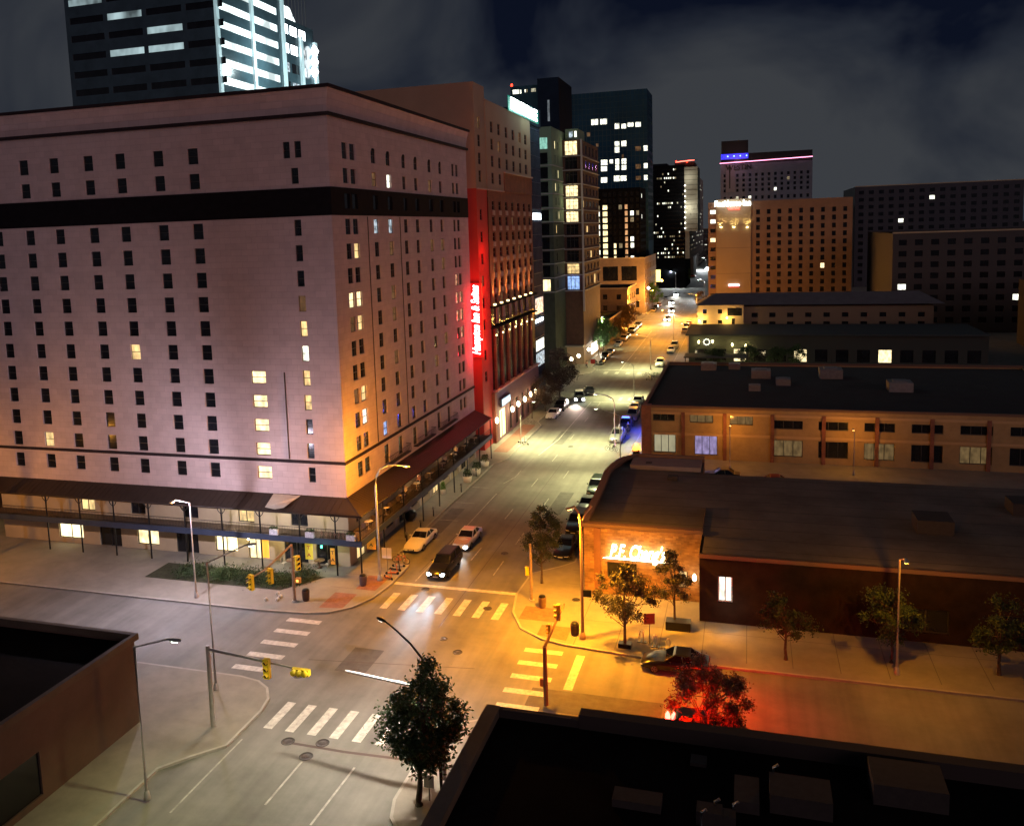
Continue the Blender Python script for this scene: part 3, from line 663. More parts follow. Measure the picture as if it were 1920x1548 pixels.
for i, (px_, py_) in enumerate(((932, 788), (961, 767), (972, 757), (984, 748), (995, 739), (1004, 733))):
    x, y, z_ = onX(px_, py_, -33.65); r_ = place('globe_sconce', (x, y, z_), ['globe wall light at the hotel entrance corner', 'globe wall light just right of the lit entrance', 'second globe light right of the hotel entrance', 'third globe light right of the hotel entrance', 'fourth globe light along the hotel podium', 'farthest globe light on the hotel podium'][i], 'wall light', 'globe lights along the hotel podium')
    MB().lathe((x, y, z_), [(.05, -.42), (.2, -.3), (.26, 0), (.2, .3), (.05, .42)], 10).build('globe', E_WW, r_); MB().box(x - .38, x - .2, y - .05, y + .05, z_ - .05, z_ + .05).build('bracket', BLACK, r_)
    lamp('POINT', (x + .5, y, z_), 190, (1, .62, .22), .25, parent=r_)
# the vertical script sign
vs = place('vertical_neon_sign', (-34.9, 112.3, 18), 'tall vertical red sign with glowing white script letters beside the pink hotel', 'sign')
MB().box(-36.1, -34.1, 112.0, 112.45, 13.2, 23.2).build('box', mat('red_sign_box', (.5, .01, .01), .5, emit=(1, .01, .005), estr=.12), vs)
for yy_, zz_ in ((113.8, 14.5), (113.8, 18.5), (114.2, 22.5), (114.2, 27)): lamp('POINT', (-32.7, yy_, zz_), 300, (1, .02, .01), .4, parent=vs)  # added red lights without fittings, washing the street face
text_obj('lettering', 'Hampton Inn & Suites', 1.5, emis('neon_white', (1, .86, .84), 7), vs, Vector((-34.98, 111.93, 18.2)), face_rot(0, -1, R(90)), .05, shear=.3, offset=.018, xs=.70)
for zz in (14.5, 17, 19.5, 22): lamp('POINT', (-34.9, 110.6, zz), 300, (1, .02, .01), .5, parent=vs)  # added red glow before the sign, no lamp bodies
for zz in (14, 16.5, 19, 21.5): lamp('POINT', (-33.1, 107.6, zz), 330, (1, .03, .04), .4, parent=vs)  # added red wash on the pink hotel's far edge, no fittings

# ================================================================ BLUE GLASS TOWER WITH ROOF SIGN
hy = place('glass_tower', (-34.5, 147, 0), 'narrow blue glass tower with a bright sign at its top, next to the tan hotel', 'tower')
b = MB(); b.box(-60, -34.5, 143.6, 150.6, 4.8, 47.4); b.build('curtain_wall', GLASSB, hy)
b = MB(); b.box(-60, -34.4, 143.6, 150.7, 0, 4.8); b.build('base', BLUEST, hy)
b = MB(); b.box(-60, -34.3, 143.6, 150.9, 47.4, 50.4); b.build('sign_parapet', GLASSB, hy)
mu = MB()
for i in range(8): y = 143.9 + i * .93; mu.box(-34.5, -34.4, y, y + .05, 4.8, 47.4)
for i in range(20): mu.box(-34.5, -34.42, 143.6, 150.6, 5 + i * 2.2, 5.07 + i * 2.2)
mu.build('mullions', BLUEST, hy)
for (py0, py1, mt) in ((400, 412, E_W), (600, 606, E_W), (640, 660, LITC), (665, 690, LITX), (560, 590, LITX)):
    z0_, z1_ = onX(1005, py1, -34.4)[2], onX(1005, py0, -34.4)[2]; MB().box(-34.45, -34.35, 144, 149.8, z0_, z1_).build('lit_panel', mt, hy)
rs = place('rooftop_sign', (-34.2, 140, 49.5), 'brilliant green-white block letter sign along the roof of the glass tower', 'sign')
p0, p1 = onX(955, 199, -34.15), onX(1009, 218, -34.15)
MB().box(-34.3, -34.2, p0[1] - .3, p1[1] + .3, 47.9, 50.1).build('backing', mat('sign_teal', (.02, .1, .08), .5, emit=(.05, .7, .5), estr=.35), rs)
text_obj('lettering', 'HYATT PLACE', 2.45, emis('sign_white', (.85, 1, .95), 12), rs, Vector((-34.12, (p0[1] + p1[1]) / 2, 49.0)), face_rot(1, 0), .06, offset=.06, xs=(p1[1] - p0[1]) / 17.4)
lamp('POINT', (-31.5, 140, 49.6), 700, (.6, 1, .9), .8, parent=rs); lamp('POINT', (-31.5, 147, 49.6), 500, (.5, .9, 1), .8, parent=rs)  # bodiless lights added as the roof sign's glow
# ================================================================ FAR BUILDINGS
NWIN = {}
def grid_ops(L, z0, z1, nx, nz, fx=.6, fz=.6, m=.5):
    out = []; du, dz = (L - 2 * m) / nx, (z1 - z0) / nz
    for j in range(nz):
        for i in range(nx):
            u = m + du * (i + .5); z = z0 + dz * (j + .5); out.append((u - du * fx / 2, u + du * fx / 2, z - dz * fz / 2, z + dz * fz / 2, i, j))
    return out
def tower(root, x0, x1, y0, y1, z0, z1, wm, faces, roofm=None, name='wall', roof=True):
    """faces: dict side -> (openings, look function(i,j)->material or None for dark)"""
    w = MB(); litl = []
    ends = {'S': ((x0, y0), (x1, y0)), 'E': ((x1, y0), (x1, y1)), 'W': ((x0, y1), (x0, y0)), 'N': ((x1, y1), (x0, y1))}
    for k, (A, B) in ends.items():
        ops, fn = faces.get(k, ([], None))
        Wf, _, _ = facade(w, A, B, z0, z1, [o[:4] for o in ops], .15)
        for o in ops:
            m_ = fn(o[4], o[5]) if fn else None
            litl.append((Wf, o, (random.choice((LITC, LITC2, LITC3, LITC)) if m_ is LITC and root.name != 'teal_glass_tower' else m_) or GLASS))
    w.build(name, wm, root)
    litl.sort(key=lambda t: (t[2] is GLASS) * 2 + (t[0](0, 0)[0] > 25 or t[0](t[1][0], 0)[0] > 12))
    k0 = NWIN.get(root.name, 0); items = []
    for n, (Wf, o, m_) in enumerate(litl):
        q = (Wf(o[0], o[2], .12), Wf(o[1], o[2], .12), Wf(o[1], o[3], .12), Wf(o[0], o[3], .12))
        if k0 < 98: MB().quad(*q).build('window', m_, root); k0 += 1
        else: items.append((q, m_))
    NWIN[root.name] = k0; stuff_windows('small_windows', items, root)
    if roof:
        r_ = MB(); r_.quad((x0, y0, z1 - .3), (x1, y0, z1 - .3), (x1, y1, z1 - .3), (x0, y1, z1 - .3)); r_.build('roof', roofm or ROOFM, root)
rnd = random.Random(11)

# ---- green condo tower
cd = place('condo_tower', (-34.5, 190, 0), 'green and brown apartment tower with glazed balconies and pale floor edges, some flats lit', 'apartment tower')
GREENW = mat('sage_stucco', (.17, .26, .17), .85, noise=.12, nscale=.3); DGREEN = mat('dark_green_brick', (.055, .07, .045), .85, noise=.3, nscale=1)
Xs = onY(1057, 400, 190)[0]; Yg = onX(1033, 240, Xs)[1]; XgL = onY(1008, 240, Yg)[0] - 12
ztop = onY(1020, 238, Yg)[2]
fz = [onY(1013, y, Yg)[2] for y in (283.6, 310.8, 337.9, 364, 391, 417, 443.5, 469.5, 495.5, 521.5, 548)]
ops = []; n = 0
for j in range(len(fz) - 1):
    zt_, zb_ = fz[j], fz[j + 1]; 
    for k in range(4): u = (Xs - XgL) - 2.75 - k * 3.6; ops.append((u, u + 1.9, zb_ + .25, zt_ - .35, k, j))
ops.append(((Xs - XgL) - 2.75, (Xs - XgL) - .85, fz[0] + .4, fz[0] + 2.7, 0, -1))
LITG = glow_pane('teal_lit_room', (.45, 1, .8), .9)
tower(cd, XgL, Xs, Yg, 200, fz[5], ztop, GREENW, {'S': ([o for o in ops if o[2] > fz[5]], lambda i, j: LITG if j == -1 else None), 'E': ([(3, 3.9, z + .6, z + 2.2, 0, i) for i, z in enumerate(fz[:6])] + [(6, 6.8, z + .6, z + 2.2, 1, i) for i, z in enumerate(fz[:6])], lambda i, j: LITY if (i + j) % 3 == 0 else None)})
tower(cd, XgL, Xs, Yg + .05, 200, 0, fz[5], DGREEN, {'S': ([o for o in ops if o[3] < fz[5]], lambda i, j: LITY if j in (9,) and i == 0 else None), 'E': ([(3, 3.9, z + .6, z + 2.2, 0, i) for i, z in enumerate(fz[6:])], lambda i, j: LITW if j == 0 else None)}, roof=False, name='lower_wall')
zc = onY(1075, 262, 190)[2]; LXX = -34.5 - Xs
fz2 = [onY(1088, y, 190)[2] for y in (265, 292, 318.5, 345, 370, 394, 418, 442, 467, 492, 515, 545)]
fz2[0] = zc
o2 = []; litf = {0: LITY, 3: LITY, 4: LITY, 5: LITY, 9: LITW, 10: LITB}
for j in range(len(fz2) - 1): o2.append((.5, LXX * .8, fz2[j + 1] + .3, fz2[j] - .3, 0, j))
oE = []
for j in range(len(fz2) - 1):
    for k in range(5): oE.append((1.2 + k * 4.6, 3.4 + k * 4.6, fz2[j + 1] + .7, fz2[j] - .7, k, j))
tower(cd, Xs + .01, -34.5, 190, 213, 4.2, zc, mat('brown_condo_brick', (.10, .055, .035), .85, noise=.3, nscale=1), {'S': (o2, lambda i, j: litf.get(j)), 'E': (oE, lambda i, j: LITW if (i * 7 + j * 5) % 17 == 3 else None)}, name='street_wall')
MB().box(Xs, -34.6, 190.2, 213, 0, 4.2).build('shopfront', mat('dim_shopfront', (.12, .08, .05), .6, emit=(1, .6, .25), estr=.12), cd)
for j in range(len(fz2) - 1):
    m = MB()
    for u in (.5, 1.35, 2.2): m.box(Xs + u, Xs + u + .07, 190.02, 190.1, fz2[j + 1] + .3, fz2[j] - .3)
    m.box(Xs + .5, Xs + LXX * .8, 190.02, 190.1, fz2[j] - .95, fz2[j] - .88); m.build('glazing_bars', FRAMED, cd)
sl = MB()
for z in fz2[1:]: sl.box(Xs, -34.1, 189.3, 189.99, z - .08, z + .1); sl.box(-34.5, -34.1, 189.99, 213, z - .08, z + .1)
for z in fz[1:]: sl.box(XgL, Xs + .3, Yg - .35, Yg - .01, z - .08, z + .1); sl.box(Xs, Xs + .3, Yg - .01, 189.2, z - .08, z + .1)
sl.build('floor_edges', mat('pale_slab', (.34, .35, .33), .8), cd)
MB().box(-34.4, -34.0, 189.2, 189.5, 12, zc).build('corner_column', mat('pale_col', (.42, .42, .38), .8), cd)
for j in (0, 3, 4, 5, 9, 10):
    m = MB()
    for i in range(14): x = Xs + .4 + i * .2; m.tube([(x, 189.35, fz2[j + 1] + .1), (x, 189.35, fz2[j + 1] + 1.0)], .018, 4)
    m.box(Xs + .3, Xs + 3.2, 189.33, 189.37, fz2[j + 1] + .98, fz2[j + 1] + 1.02); m.build('balcony_railing', BLACK, cd)
    lamp('POINT', (Xs + 2, 188.9, fz2[j] - .7), 40, (1, .8, .4) if j < 10 else (.3, .3, 1), .1, parent=cd)
bp = MB(); bp.box(Xs - .8, Xs + .4, 189, 190, fz[-1], fz[-1] + 3) if 0 else None
tower(cd, Xs + .5, -35.2, 191, 199, zc, zc + 2.4, GREENW, {'S': ([(.8, 1.6, zc + .6, zc + 1.9, 0, 0), (2.0, 2.5, zc + .6, zc + 1.9, 1, 0)], lambda i, j: LITX if i == 0 else LITC)}, name='penthouse')
MB().box(-39, -34.4, 188.0, 189.9, 4.2, 4.5).build('awning', mat('pale_canopy', (.4, .38, .3), .8), cd)
MB().quad((-34.45, 199, 1.0), (-34.45, 209, 1.0), (-34.45, 209, 3.4), (-34.45, 199, 3.4)).build('lit_shopfront', emis('bright_shopfront', (1, .9, .7), 5), cd)
lamp('POINT', (-33.2, 204, 2.6), 900, (1, .92, .75), .5, parent=cd)

# ---- dark block with the blank core and the wing with three lit rooms
dk = place('dark_office_block', (-40, 215, 0), 'black office block with blank core tower rising behind the green condo', 'office block')
DARKW = mat('black_cladding', (.008, .012, .022), .9, spec=.05, noise=.2, nscale=.3)
Yk = 232.0; a = onY(1007, 150, Yk); b_ = onY(1047, 148, Yk)
tower(dk, a[0], b_[0], Yk, Yk + 18, 0, a[2] + .3, DARKW, {'S': ([(2.6, 3.2, z, z + 1.1, 0, i) for i, z in enumerate([onY(1022, y, Yk)[2] for y in (196, 204, 212, 220, 228)])], lambda i, j: glow_pane('grey_reflection', (.7, .8, .9), .25))})
c1, c2 = onY(957, 163, Yk + 3), onY(1007, 155, Yk + 3); zl = c1[2]
tower(dk, c1[0], a[0], Yk + 3, Yk + 18, 0, zl, GLASSB, {'S': ([(.6, 2.4, zl - 2.0, zl - .9, 0, 0), (2.6, 3.0, zl - 2.0, zl - 1, 1, 0), (3.9, 4.2, zl - 1.8, zl - 1, 2, 0), (4.4, 4.7, zl - 1.8, zl - 1, 3, 0), (5.7, 7, zl - 1.8, zl - .9, 4, 0)], lambda i, j: LITC)}, name='side_wing_wall')
bm = place('aviation_light', (c1[0] + .3, Yk + 3.3, zl), 'small red warning light at the left end of the black office roof', 'warning light'); MB().lathe((c1[0] + .3, Yk + 3.3, zl), [(.1, -.3), (.15, 0), (.3, .3), (.3, .6), (.1, .8)], 8).build('lens', E_R, bm)

# ---- big dark teal glass tower
gt = place('teal_glass_tower', (-36, 338, 0), 'wide dark teal glass tower with scattered white lit windows', 'tower')
zt = 80.8; xl_ = onY(1055, 182, 338)[0] - 8
TEAL = mat('teal_glass', (.010, .045, .085), .6, spec=.12, noise=.35, nscale=.08)
Lg = -36 - xl_; o3 = grid_ops(Lg, 24, 79.5, 22, 21, .72, .62); LU = lambda px: onY(px, 300, 338)[0] - xl_
litset = []
for (x0_, y0_, x1_, y1_) in ((109, 485, 182, 552), (207, 480, 278, 545), (365, 530, 413, 593), (438, 535, 487, 590), (505, 520, 568, 570), (590, 515, 648, 572), (362, 727, 415, 783), (437, 720, 490, 783), (362, 788, 415, 852), (680, 772, 722, 832), (215, 928, 285, 990), (308, 925, 345, 970), (372, 918, 415, 978), (440, 915, 490, 975), (215, 1000, 283, 1055), (372, 983, 415, 1042), (440, 985, 490, 1040), (680, 965, 722, 1022), (355, 1100, 420, 1165), (428, 1100, 492, 1160), (215, 1120, 285, 1180), (680, 1095, 722, 1150), (590, 780, 648, 832), (440, 870, 462, 910), (60, 630, 95, 680), (160, 750, 188, 790), (590, 975, 648, 1028), (590, 1105, 648, 1150)):
    q0, q1 = (1090 + x0_ / 5.818, 140 + y0_ / 5.818), (1090 + x1_ / 5.818, 140 + y1_ / 5.818); A_, B_ = onY(q0[0], q1[1], 338), onY(q1[0], q0[1], 338)
    litset.append((A_[0] - xl_, B_[0] - xl_, A_[2], B_[2], len(litset), -9))
tower(gt, xl_, -36, 338, 357, 0, zt, TEAL, {'S': (litset, lambda i, j: LITC if i < 22 else LITD), 'E': (grid_ops(19, 24, 79, 5, 21), None)})
mu = MB(); rr = random.Random(3)
for i in range(26): x = xl_ + Lg * i / 26; mu.box(x, x + .12, 337.85, 337.99, 20, zt)
for j in range(30): z = 20 + (zt - 20) * j / 30; mu.box(xl_, -36, 337.88, 337.98, z, z + .12)
mu.build('mullions', mat('teal_mullion', (.015, .04, .045), .4), gt)
MB().box(xl_ + .0, onY(1150, 200, 338)[0], 337.2, 337.99, 0, zt - .5).build('bay', TEAL, gt) if 0 else None

# ---- black tower with lit columns
bt = place('black_apartment_tower', (-36, 312, 0), 'black apartment tower with vertical columns of warm lit windows, in front of the teal tower', 'apartment tower')
zb = 43.6; xl2 = onY(1123, 400, 312)[0]; oo = []
colz = ((188, 202, 0, 1), (235, 285, 1, .95), (352, 378, 2, .3), (410, 445, 3, .5), (476, 506, 4, .97), (535, 572, 5, .45), (600, 630, 6, .35), (300, 330, 7, .05))
for (a_, b2, i, pr) in colz:
    for j in range(16):
        z = 7 + j * 2.25; ua = onY(1090 + a_ / 5.818, 420, 312)[0] - xl2; ub = onY(1090 + b2 / 5.818, 420, 312)[0] - xl2; oo.append((ua, ub, z, z + 1.6, i, j))
pm_ = {0: 1, 1: .9, 2: .3, 3: .5, 4: .95, 5: .4, 6: .3, 7: .04}
OLIT = glow_pane('orange_lit_room', (1, .5, .22), 1.0)
tower(bt, xl2, -36, 312, 330, 0, zb, mat('black_wall', (.004, .0045, .006), .9, spec=.04), {'S': (oo, lambda i, j: (LITC if i in (0, 3, 5, 6) else OLIT if i == 4 else LITY) if rr.random() < pm_[i] and j < 14 else None), 'E': (grid_ops(18, 6, 42, 5, 15), lambda i, j: LITC if rr.random() < .12 else None)})

# ---- JW style slab
jw = place('convention_hotel_tower', (-36, 470, 0), 'far dark slab with rows of small lights and a paler floodlit side wall', 'tower')
Yj = 430.0; A_ = onY(1222, 312, Yj); B_ = onY(1284, 318, Yj); 
def jl(i, j): return LITC if rr.random() < (.75 if j in (19, 13, 5, 1, 0) and i > 1 and i < 12 else .1) else None
tower(jw, A_[0], B_[0], Yj, Yj + 40, 0, A_[2], mat('black_wall', (.004, .0045, .006), .9, spec=.04), {'S': (grid_ops(B_[0] - A_[0], 14, A_[2] - 1, 17, 22, .55, .4), jl)}, name='dark_wall')
C_ = onX(1312, 330, B_[0])
tower(jw, B_[0] + .01, B_[0] + 2, Yj + .5, C_[1], 14, A_[2] - 1.6, mat('pale_grey_panel', (.30, .29, .24), .8, noise=.12, nscale=.5), {'S': ([], None), 'E': (grid_ops(C_[1] - Yj, 15, A_[2] - 3, 14, 20, .35, .35), lambda i, j: LITC if rr.random() < .15 else None)}, name='pale_wall')
D_ = onY(1308, 318, Yj - .4)
pw = MB(); pw.box(B_[0] - .2, D_[0], Yj - .4, Yj + 20, 27, A_[2] - 1.2); pw.build('pale_panel_wall', mat('pale_grey_panel', (.30, .29, .24), .8), jw)
jn = MB()
for j in range(15): z = 28 + j * 2.3; jn.box(B_[0] - .2, D_[0], Yj - .46, Yj - .41, z, z + .15)
jn.build('panel_joints', BLACK, jw)
for j in range(9):
    z = 28.5 + j * 2.5; MB().lathe((B_[0] + .1, Yj - .9, z), [(.1, -.3), (.35, 0), (.1, .3)], 8).build('edge_light', E_WW if 0 else emis('edge_lamp', (1, .95, .8), 8), jw)
lamp('POINT', (B_[0] + 1.5, Yj - 4, 38), 1500, (1, .95, .75), .5, parent=jw); lamp('POINT', (B_[0] + 1.5, Yj - 4, 52), 700, (1, .95, .75), .5, parent=jw)
MB().box(A_[0], onY(1250, 300, Yj)[0], Yj + 1, Yj + 20, A_[2], A_[2] + 1).build('roof_plant', DARKW, jw)
E_ = onY(1265, 304, Yj + 2); G_ = onY(1302, 303, Yj + 2); MB().box(E_[0], G_[0], Yj + 2, Yj + 22, A_[2] - .5, E_[2] - .3).build('roof_plant', mat('red_lit_plant', (.12, .05, .05), .8), jw)
MB().tube([(E_[0] + .5, Yj + 1.9, E_[2] - .1), (G_[0], Yj + 1.9, E_[2] + .5)], .18, 5).build('red_strip_light', emis('red_strip', (1, .12, .08), 7), jw)
for px_ in (1268, 1288): P = onY(px_, 303, Yj + 2); MB().lathe((P[0], P[1], P[2]), [(.1, -.5), (.4, 0), (.1, .5)], 8).build('warning_light', E_R, jw)

# ---- tower with blue roof band and dark letters, far right
we = place('westin_tower', (-11.4, 400, 0), 'grey hotel tower with a blue lit roof band and dark letters, top right', 'tower')
we.name = 'lettered_hotel_tower'; WROOT.add(we.name)
Yw = 400.0; X0 = -11.4; X1 = 26; zw = 66
def wl(i, j): return {(1, 8): LITC}.get((i, j), LITC if rr.random() < .07 else None)
tower(we, X0, X1, Yw, Yw + 25, 0, 55.4, mat('slate_blue_panel', (.11, .12, .15), .6, noise=.2, nscale=.2), {'S': (grid_ops(X1 - X0, 43, 51.6, 14, 4, .4, .6) + grid_ops(X1 - X0, 8, 42, 14, 14, .4, .6), wl), 'W': (grid_ops(25, 8, 55, 8, 18, .4, .6), None)})
MB().box(X0 + 2.2, X0 + 6, Yw - .3, Yw - .01, 43.5, 55).build('pale_strip', mat('grey_strip', (.16, .15, .16), .8), we)
MB().box(X0 + 3.6, X0 + 4.1, Yw - .36, Yw - .31, 45, 54.5).build('dark_slot', BLACK, we)
MB().box(X0 + .2, X1, Yw + 1, Yw + 24, 55.4, 59.8).build('roof_storey', BLACK, we)
tower(we, X0 + .3, onY(1403, 262, Yw)[0], Yw + 1.2, Yw + 24, 59.8, 65.4, BLACK, {}, name='crown')
MB().box(X0 + .2, onY(1403, 262, Yw)[0], Yw + .9, Yw + .99, 57.6, 59.8).build('blue_band', emis('deep_blue_band', (.01, .02, 1), 1.6), we)
for i in range(4): MB().lathe((X0 + 3 + i * 2.6, Yw + .7, 58.8), [(.05, -.3), (.3, 0), (.05, .3)], 8).build('blue_light', emis('blue_lamp', (.2, .4, 1), 6), we)
MB().tube([(X0 - .3, Yw - .5, 55.9), (X1, Yw - .5, 56.8)], .17, 5).build('pink_light_strip', emis('pink_strip', (1, .3, .5), 3.5), we)
text_obj('lettering', 'WESTIN', 3.1, mat('black_letters', (.003, .003, .003), .5), we, Vector((X0 + 7.6, Yw - .42, 53.8)), face_rot(0, -1), .1, offset=.05, xs=.95)
lamp('POINT', (X0 + 7, Yw - 5, 57), 700, (.9, .4, .7), .5, parent=we)

# ---- beige extended stay hotel
ri = place('beige_hotel_block', (-12, 285, 0), 'beige hotel block with three up-lights on its blank wall, right of the street', 'building')
Yr = 285.5; XL = onY(1328, 470, Yr)[0]; XM = onY(1343, 470, Yr)[0]; XR = 30; zr = onY(1380, 378, Yr)[2] + .8
BEIGE = mat('beige_stucco', (.33, .24, .14), .9, noise=.1, nscale=.15)
tower(ri, XL, XM, Yr + .3, Yr + 40, 0, zr - .8, mat('brown_stucco', (.22, .13, .08), .9, noise=.15, nscale=.4), {'S': ([(.6, 2.2, z, z + 1.2, 0, j) for j, z in enumerate([7 + 2.9 * k for k in range(10)])], lambda i, j: {8: LITC, 6: LITY, 9: LITC}.get(j)), 'W': (grid_ops(40, 6, zr - 2, 8, 12, .4, .6), lambda i, j: LITC if rr.random() < .1 else None)}, name='side_wall')
XE = onY(1408, 470, Yr)[0]
tower(ri, XM, XE, Yr, Yr + 42, 0, zr, BEIGE, {})
tower(ri, XE, XR, Yr + .3, Yr + 40, 0, zr - .8, mat('brown_stucco', (.22, .13, .08), .9, noise=.15, nscale=.4), {'S': (grid_ops(XR - XE, 8, zr - 3, 9, 11, .35, .6), lambda i, j: LITY if rr.random() < .04 else None)}, name='side_wall')
MB().box(XM, XE, Yr - .12, Yr - .01, 29.4, 29.6).build('string_course', BEIGE, ri)
for z in (22.4, 14.4): MB().box(XM, XE, Yr - .03, Yr - .005, z, z + .08).build('panel_joint', FRAMEB, ri)
for px_ in (1352, 1376, 1401):
    P = onY(px_, 425, Yr - .5); MB().box(P[0] - .3, P[0] + .3, Yr - .7, Yr - .1, P[2] - .3, P[2]).build('wall_light', emis('uplight', (1, .9, .45), 8), ri)
    lamp('SPOT', (P[0], Yr - .9, P[2] - .2), 700, (1, .8, .32), .1, direction=(0, .5, 1), angle=95, blend=.9, parent=ri)
sg = place('parapet_sign', (6, Yr - .3, 35), 'wide white lit sign with a small red line below it on the beige hotel', 'sign')
P0 = onY(1337, 383, Yr - .2); P1 = onY(1411, 383, Yr - .2)
text_obj('lettering', 'Residence Inn', 2.5, emis('sign_cool', (.8, .95, 1), 10), sg, Vector(((P0[0] + P1[0]) / 2, Yr - .25, P0[2])), face_rot(0, -1), .06, offset=.03, xs=(P1[0] - P0[0]) / 15.2)
text_obj('lettering', 'Marriott', 1.0, emis('sign_red', (1, .05, .03), 8), sg, Vector((onY(1376, 390, Yr)[0], Yr - .25, onY(1376, 390, Yr)[2] - .1)), face_rot(0, -1), .05, offset=.04, xs=.95)
lamp('POINT', ((P0[0] + P1[0]) / 2, Yr - 2.5, P0[2]), 500, (.8, .95, 1), .8, parent=sg)  # bodiless light added as the parapet sign's glow
sg2 = place('small_wall_sign', (6, Yr - .3, 10), 'small lit white and red sign low on the beige hotel wall', 'sign'); q = onY(1366, 535, Yr - .3); q2 = onY(1386, 535, Yr - .3)
MB().box(q[0], q2[0], Yr - .4, Yr - .1, q[2] - .25, q[2] + .35).build('panel', emis('sign_pink', (1, .8, .8), 5), sg2); MB().box(q[0], q2[0], Yr - .41, Yr - .1, q[2] - .8, q[2] - .3).build('panel', emis('dull_red', (1, .05, .03), .6), sg2)

# ---- low pale building with dark hipped roof, right
lh = place('low_cream_building', (-12, 215, 0), 'low cream building with grey sloping roof and orange wall lights', 'building')
Yh = 216.0; XL = onY(1308, 590, Yh)[0]; zE = onY(1308, 572, Yh)[2]; zb_ = 0
OPH = []
for (a_, b2, c_, d_) in ((1318, 1325, 588, 580), (1346, 1354, 588, 580), (1318, 1325, 607, 600), (1346, 1354, 607, 600), (1364, 1391, 592, 577), (1372, 1378, 611, 597)):
    A_, B_ = onY(a_, c_, Yh), onY(b2, d_, Yh); OPH.append((A_[0] - XL, B_[0] - XL, A_[2], B_[2], 0, 0))
XR = onY(1391, 590, Yh)[0] + .4
tower(lh, XL, XR, Yh, Yh + 12, 0, zE, CREAM, {'S': (OPH, None), 'W': (grid_ops(12, 4, 11, 4, 2, .3, .5), None)}, roof=False)
tower(lh, XR + .01, 40, Yh + 1, Yh + 12, 0, zE - .5, mat('dark_cream', (.2, .15, .1), .9), {'S': (grid_ops(40 - XR, 3, zE - 1.5, 10, 3, .35, .5), None)}, roof=False, name='annex_wall')
r_ = MB(); r_.add([(XL - .4, Yh - .5, zE), (42, Yh - .5, zE), (42, Yh + 13, zE), (XL - .4, Yh + 13, zE), (XL + 4, Yh + 7, zE + 2.3), (38, Yh + 7, zE + 2.3)], [(0, 1, 5, 4), (1, 2, 5), (2, 3, 4, 5), (3, 0, 4), (3, 2, 1, 0)]); r_.build('roof', mat('grey_roof', (.13, .12, .13), .85, noise=.2, nscale=.5), lh)
for px_, py_, e in ((1311, 602, 1500), (1363, 596, 700)):
    P = onY(px_, py_, Yh - .6); MB().lathe(P, [(.1, -.2), (.2, 0), (.1, .2)], 8).build('wall_light', emis('porch_lamp', (1, .8, .4), 14), lh); lamp('POINT', (P[0], Yh - 1.3, P[2]), e, (1, .55, .12), .2, parent=lh)

# ---- dark patio bar building
pt = place('patio_bar_building', (-13, 162, 0), 'low dark roofed bar building with small wall lights and a planted terrace, right side', 'building')
Yp = 178.5; z1_ = 5.4
tower(pt, -12, 45, Yp + 12, Yp + 30, 0, 6.6, mat('dark_green_wall', (.035, .04, .03), .8), {'S': (grid_ops(57, .8, 4, 14, 1, .6, .8), lambda i, j: LITY if i in (2, 5, 9) else None)}, name='rear_wall')
MB().box(-12.6, 45, Yp + 11, Yp + 31, 6.6, 6.9).build('roof', mat('dark_teal_roof', (.02, .03, .03), .7), pt)
MB().box(-12.2, 45, Yp, Yp + .25, 0, 1.6).build('terrace_wall', mat('tan_screen', (.22, .17, .1), .9, noise=.3, nscale=1), pt)
for i in range(7): x = -12 + i * 5.5; MB().tube([(x, Yp + 1, 0), (x, Yp + 1, 3.4)], .08, 6).build('terrace_post', BLACK, pt)
MB().box(-12.3, 0, Yp + .5, Yp + 6, 3.4, 3.6).build('pergola_roof', mat('taupe_roof', (.08, .07, .06), .9), pt)
for px_, py_ in ((1310, 641), (1336, 640), (1373, 646), (1398, 648)):
    P = onY(px_, py_, Yp + 11.7); MB().lathe(P, [(.08, -.35), (.22, 0), (.08, .35)], 8).build('wall_light', emis('bar_lamp', (1, .85, .35), 9), pt); lamp('POINT', (P[0], Yp + 10.6, P[2] - .1), 160, (1, .75, .25), .15, parent=pt)
P = onY(1325, 641, Yp + 11.6); MB().add([(P[0] + .8 * math.cos(R(i * 20)) * (1 if i % 2 else .8), P[1], P[2] + .8 * math.sin(R(i * 20)) * (1 if i % 2 else .8)) for i in range(18)] + [(P[0] + .5 * math.cos(R(i * 20)), P[1], P[2] + .5 * math.sin(R(i * 20))) for i in range(18)], [(i, (i + 1) % 18, (i + 1) % 18 + 18, i + 18) for i in range(18)]).build('round_sign', emis('bone_white', (.9, .9, .8), 1.6), pt)
for i in range(12):
    x = -11 + i * 2.4; tb = place('patio_table', (x, Yp + 4 + (i % 3) * 1.6, 0), ORD[i] + ' table from the left on the bar terrace', 'table', 'tables on the bar terrace')
    y = Yp + 4 + (i % 3) * 1.6; MB().lathe((x, y, 0), [(.3, 0), (.05, .05), (.05, .7), (.45, .72), (.45, .76)], 10).build('table_top', mat('tan_table', (.4, .3, .18), .7), tb)
    if i % 3 == 0: lamp('POINT', (x, y, 1.8), 60, (1, .8, .45), .1, parent=tb)

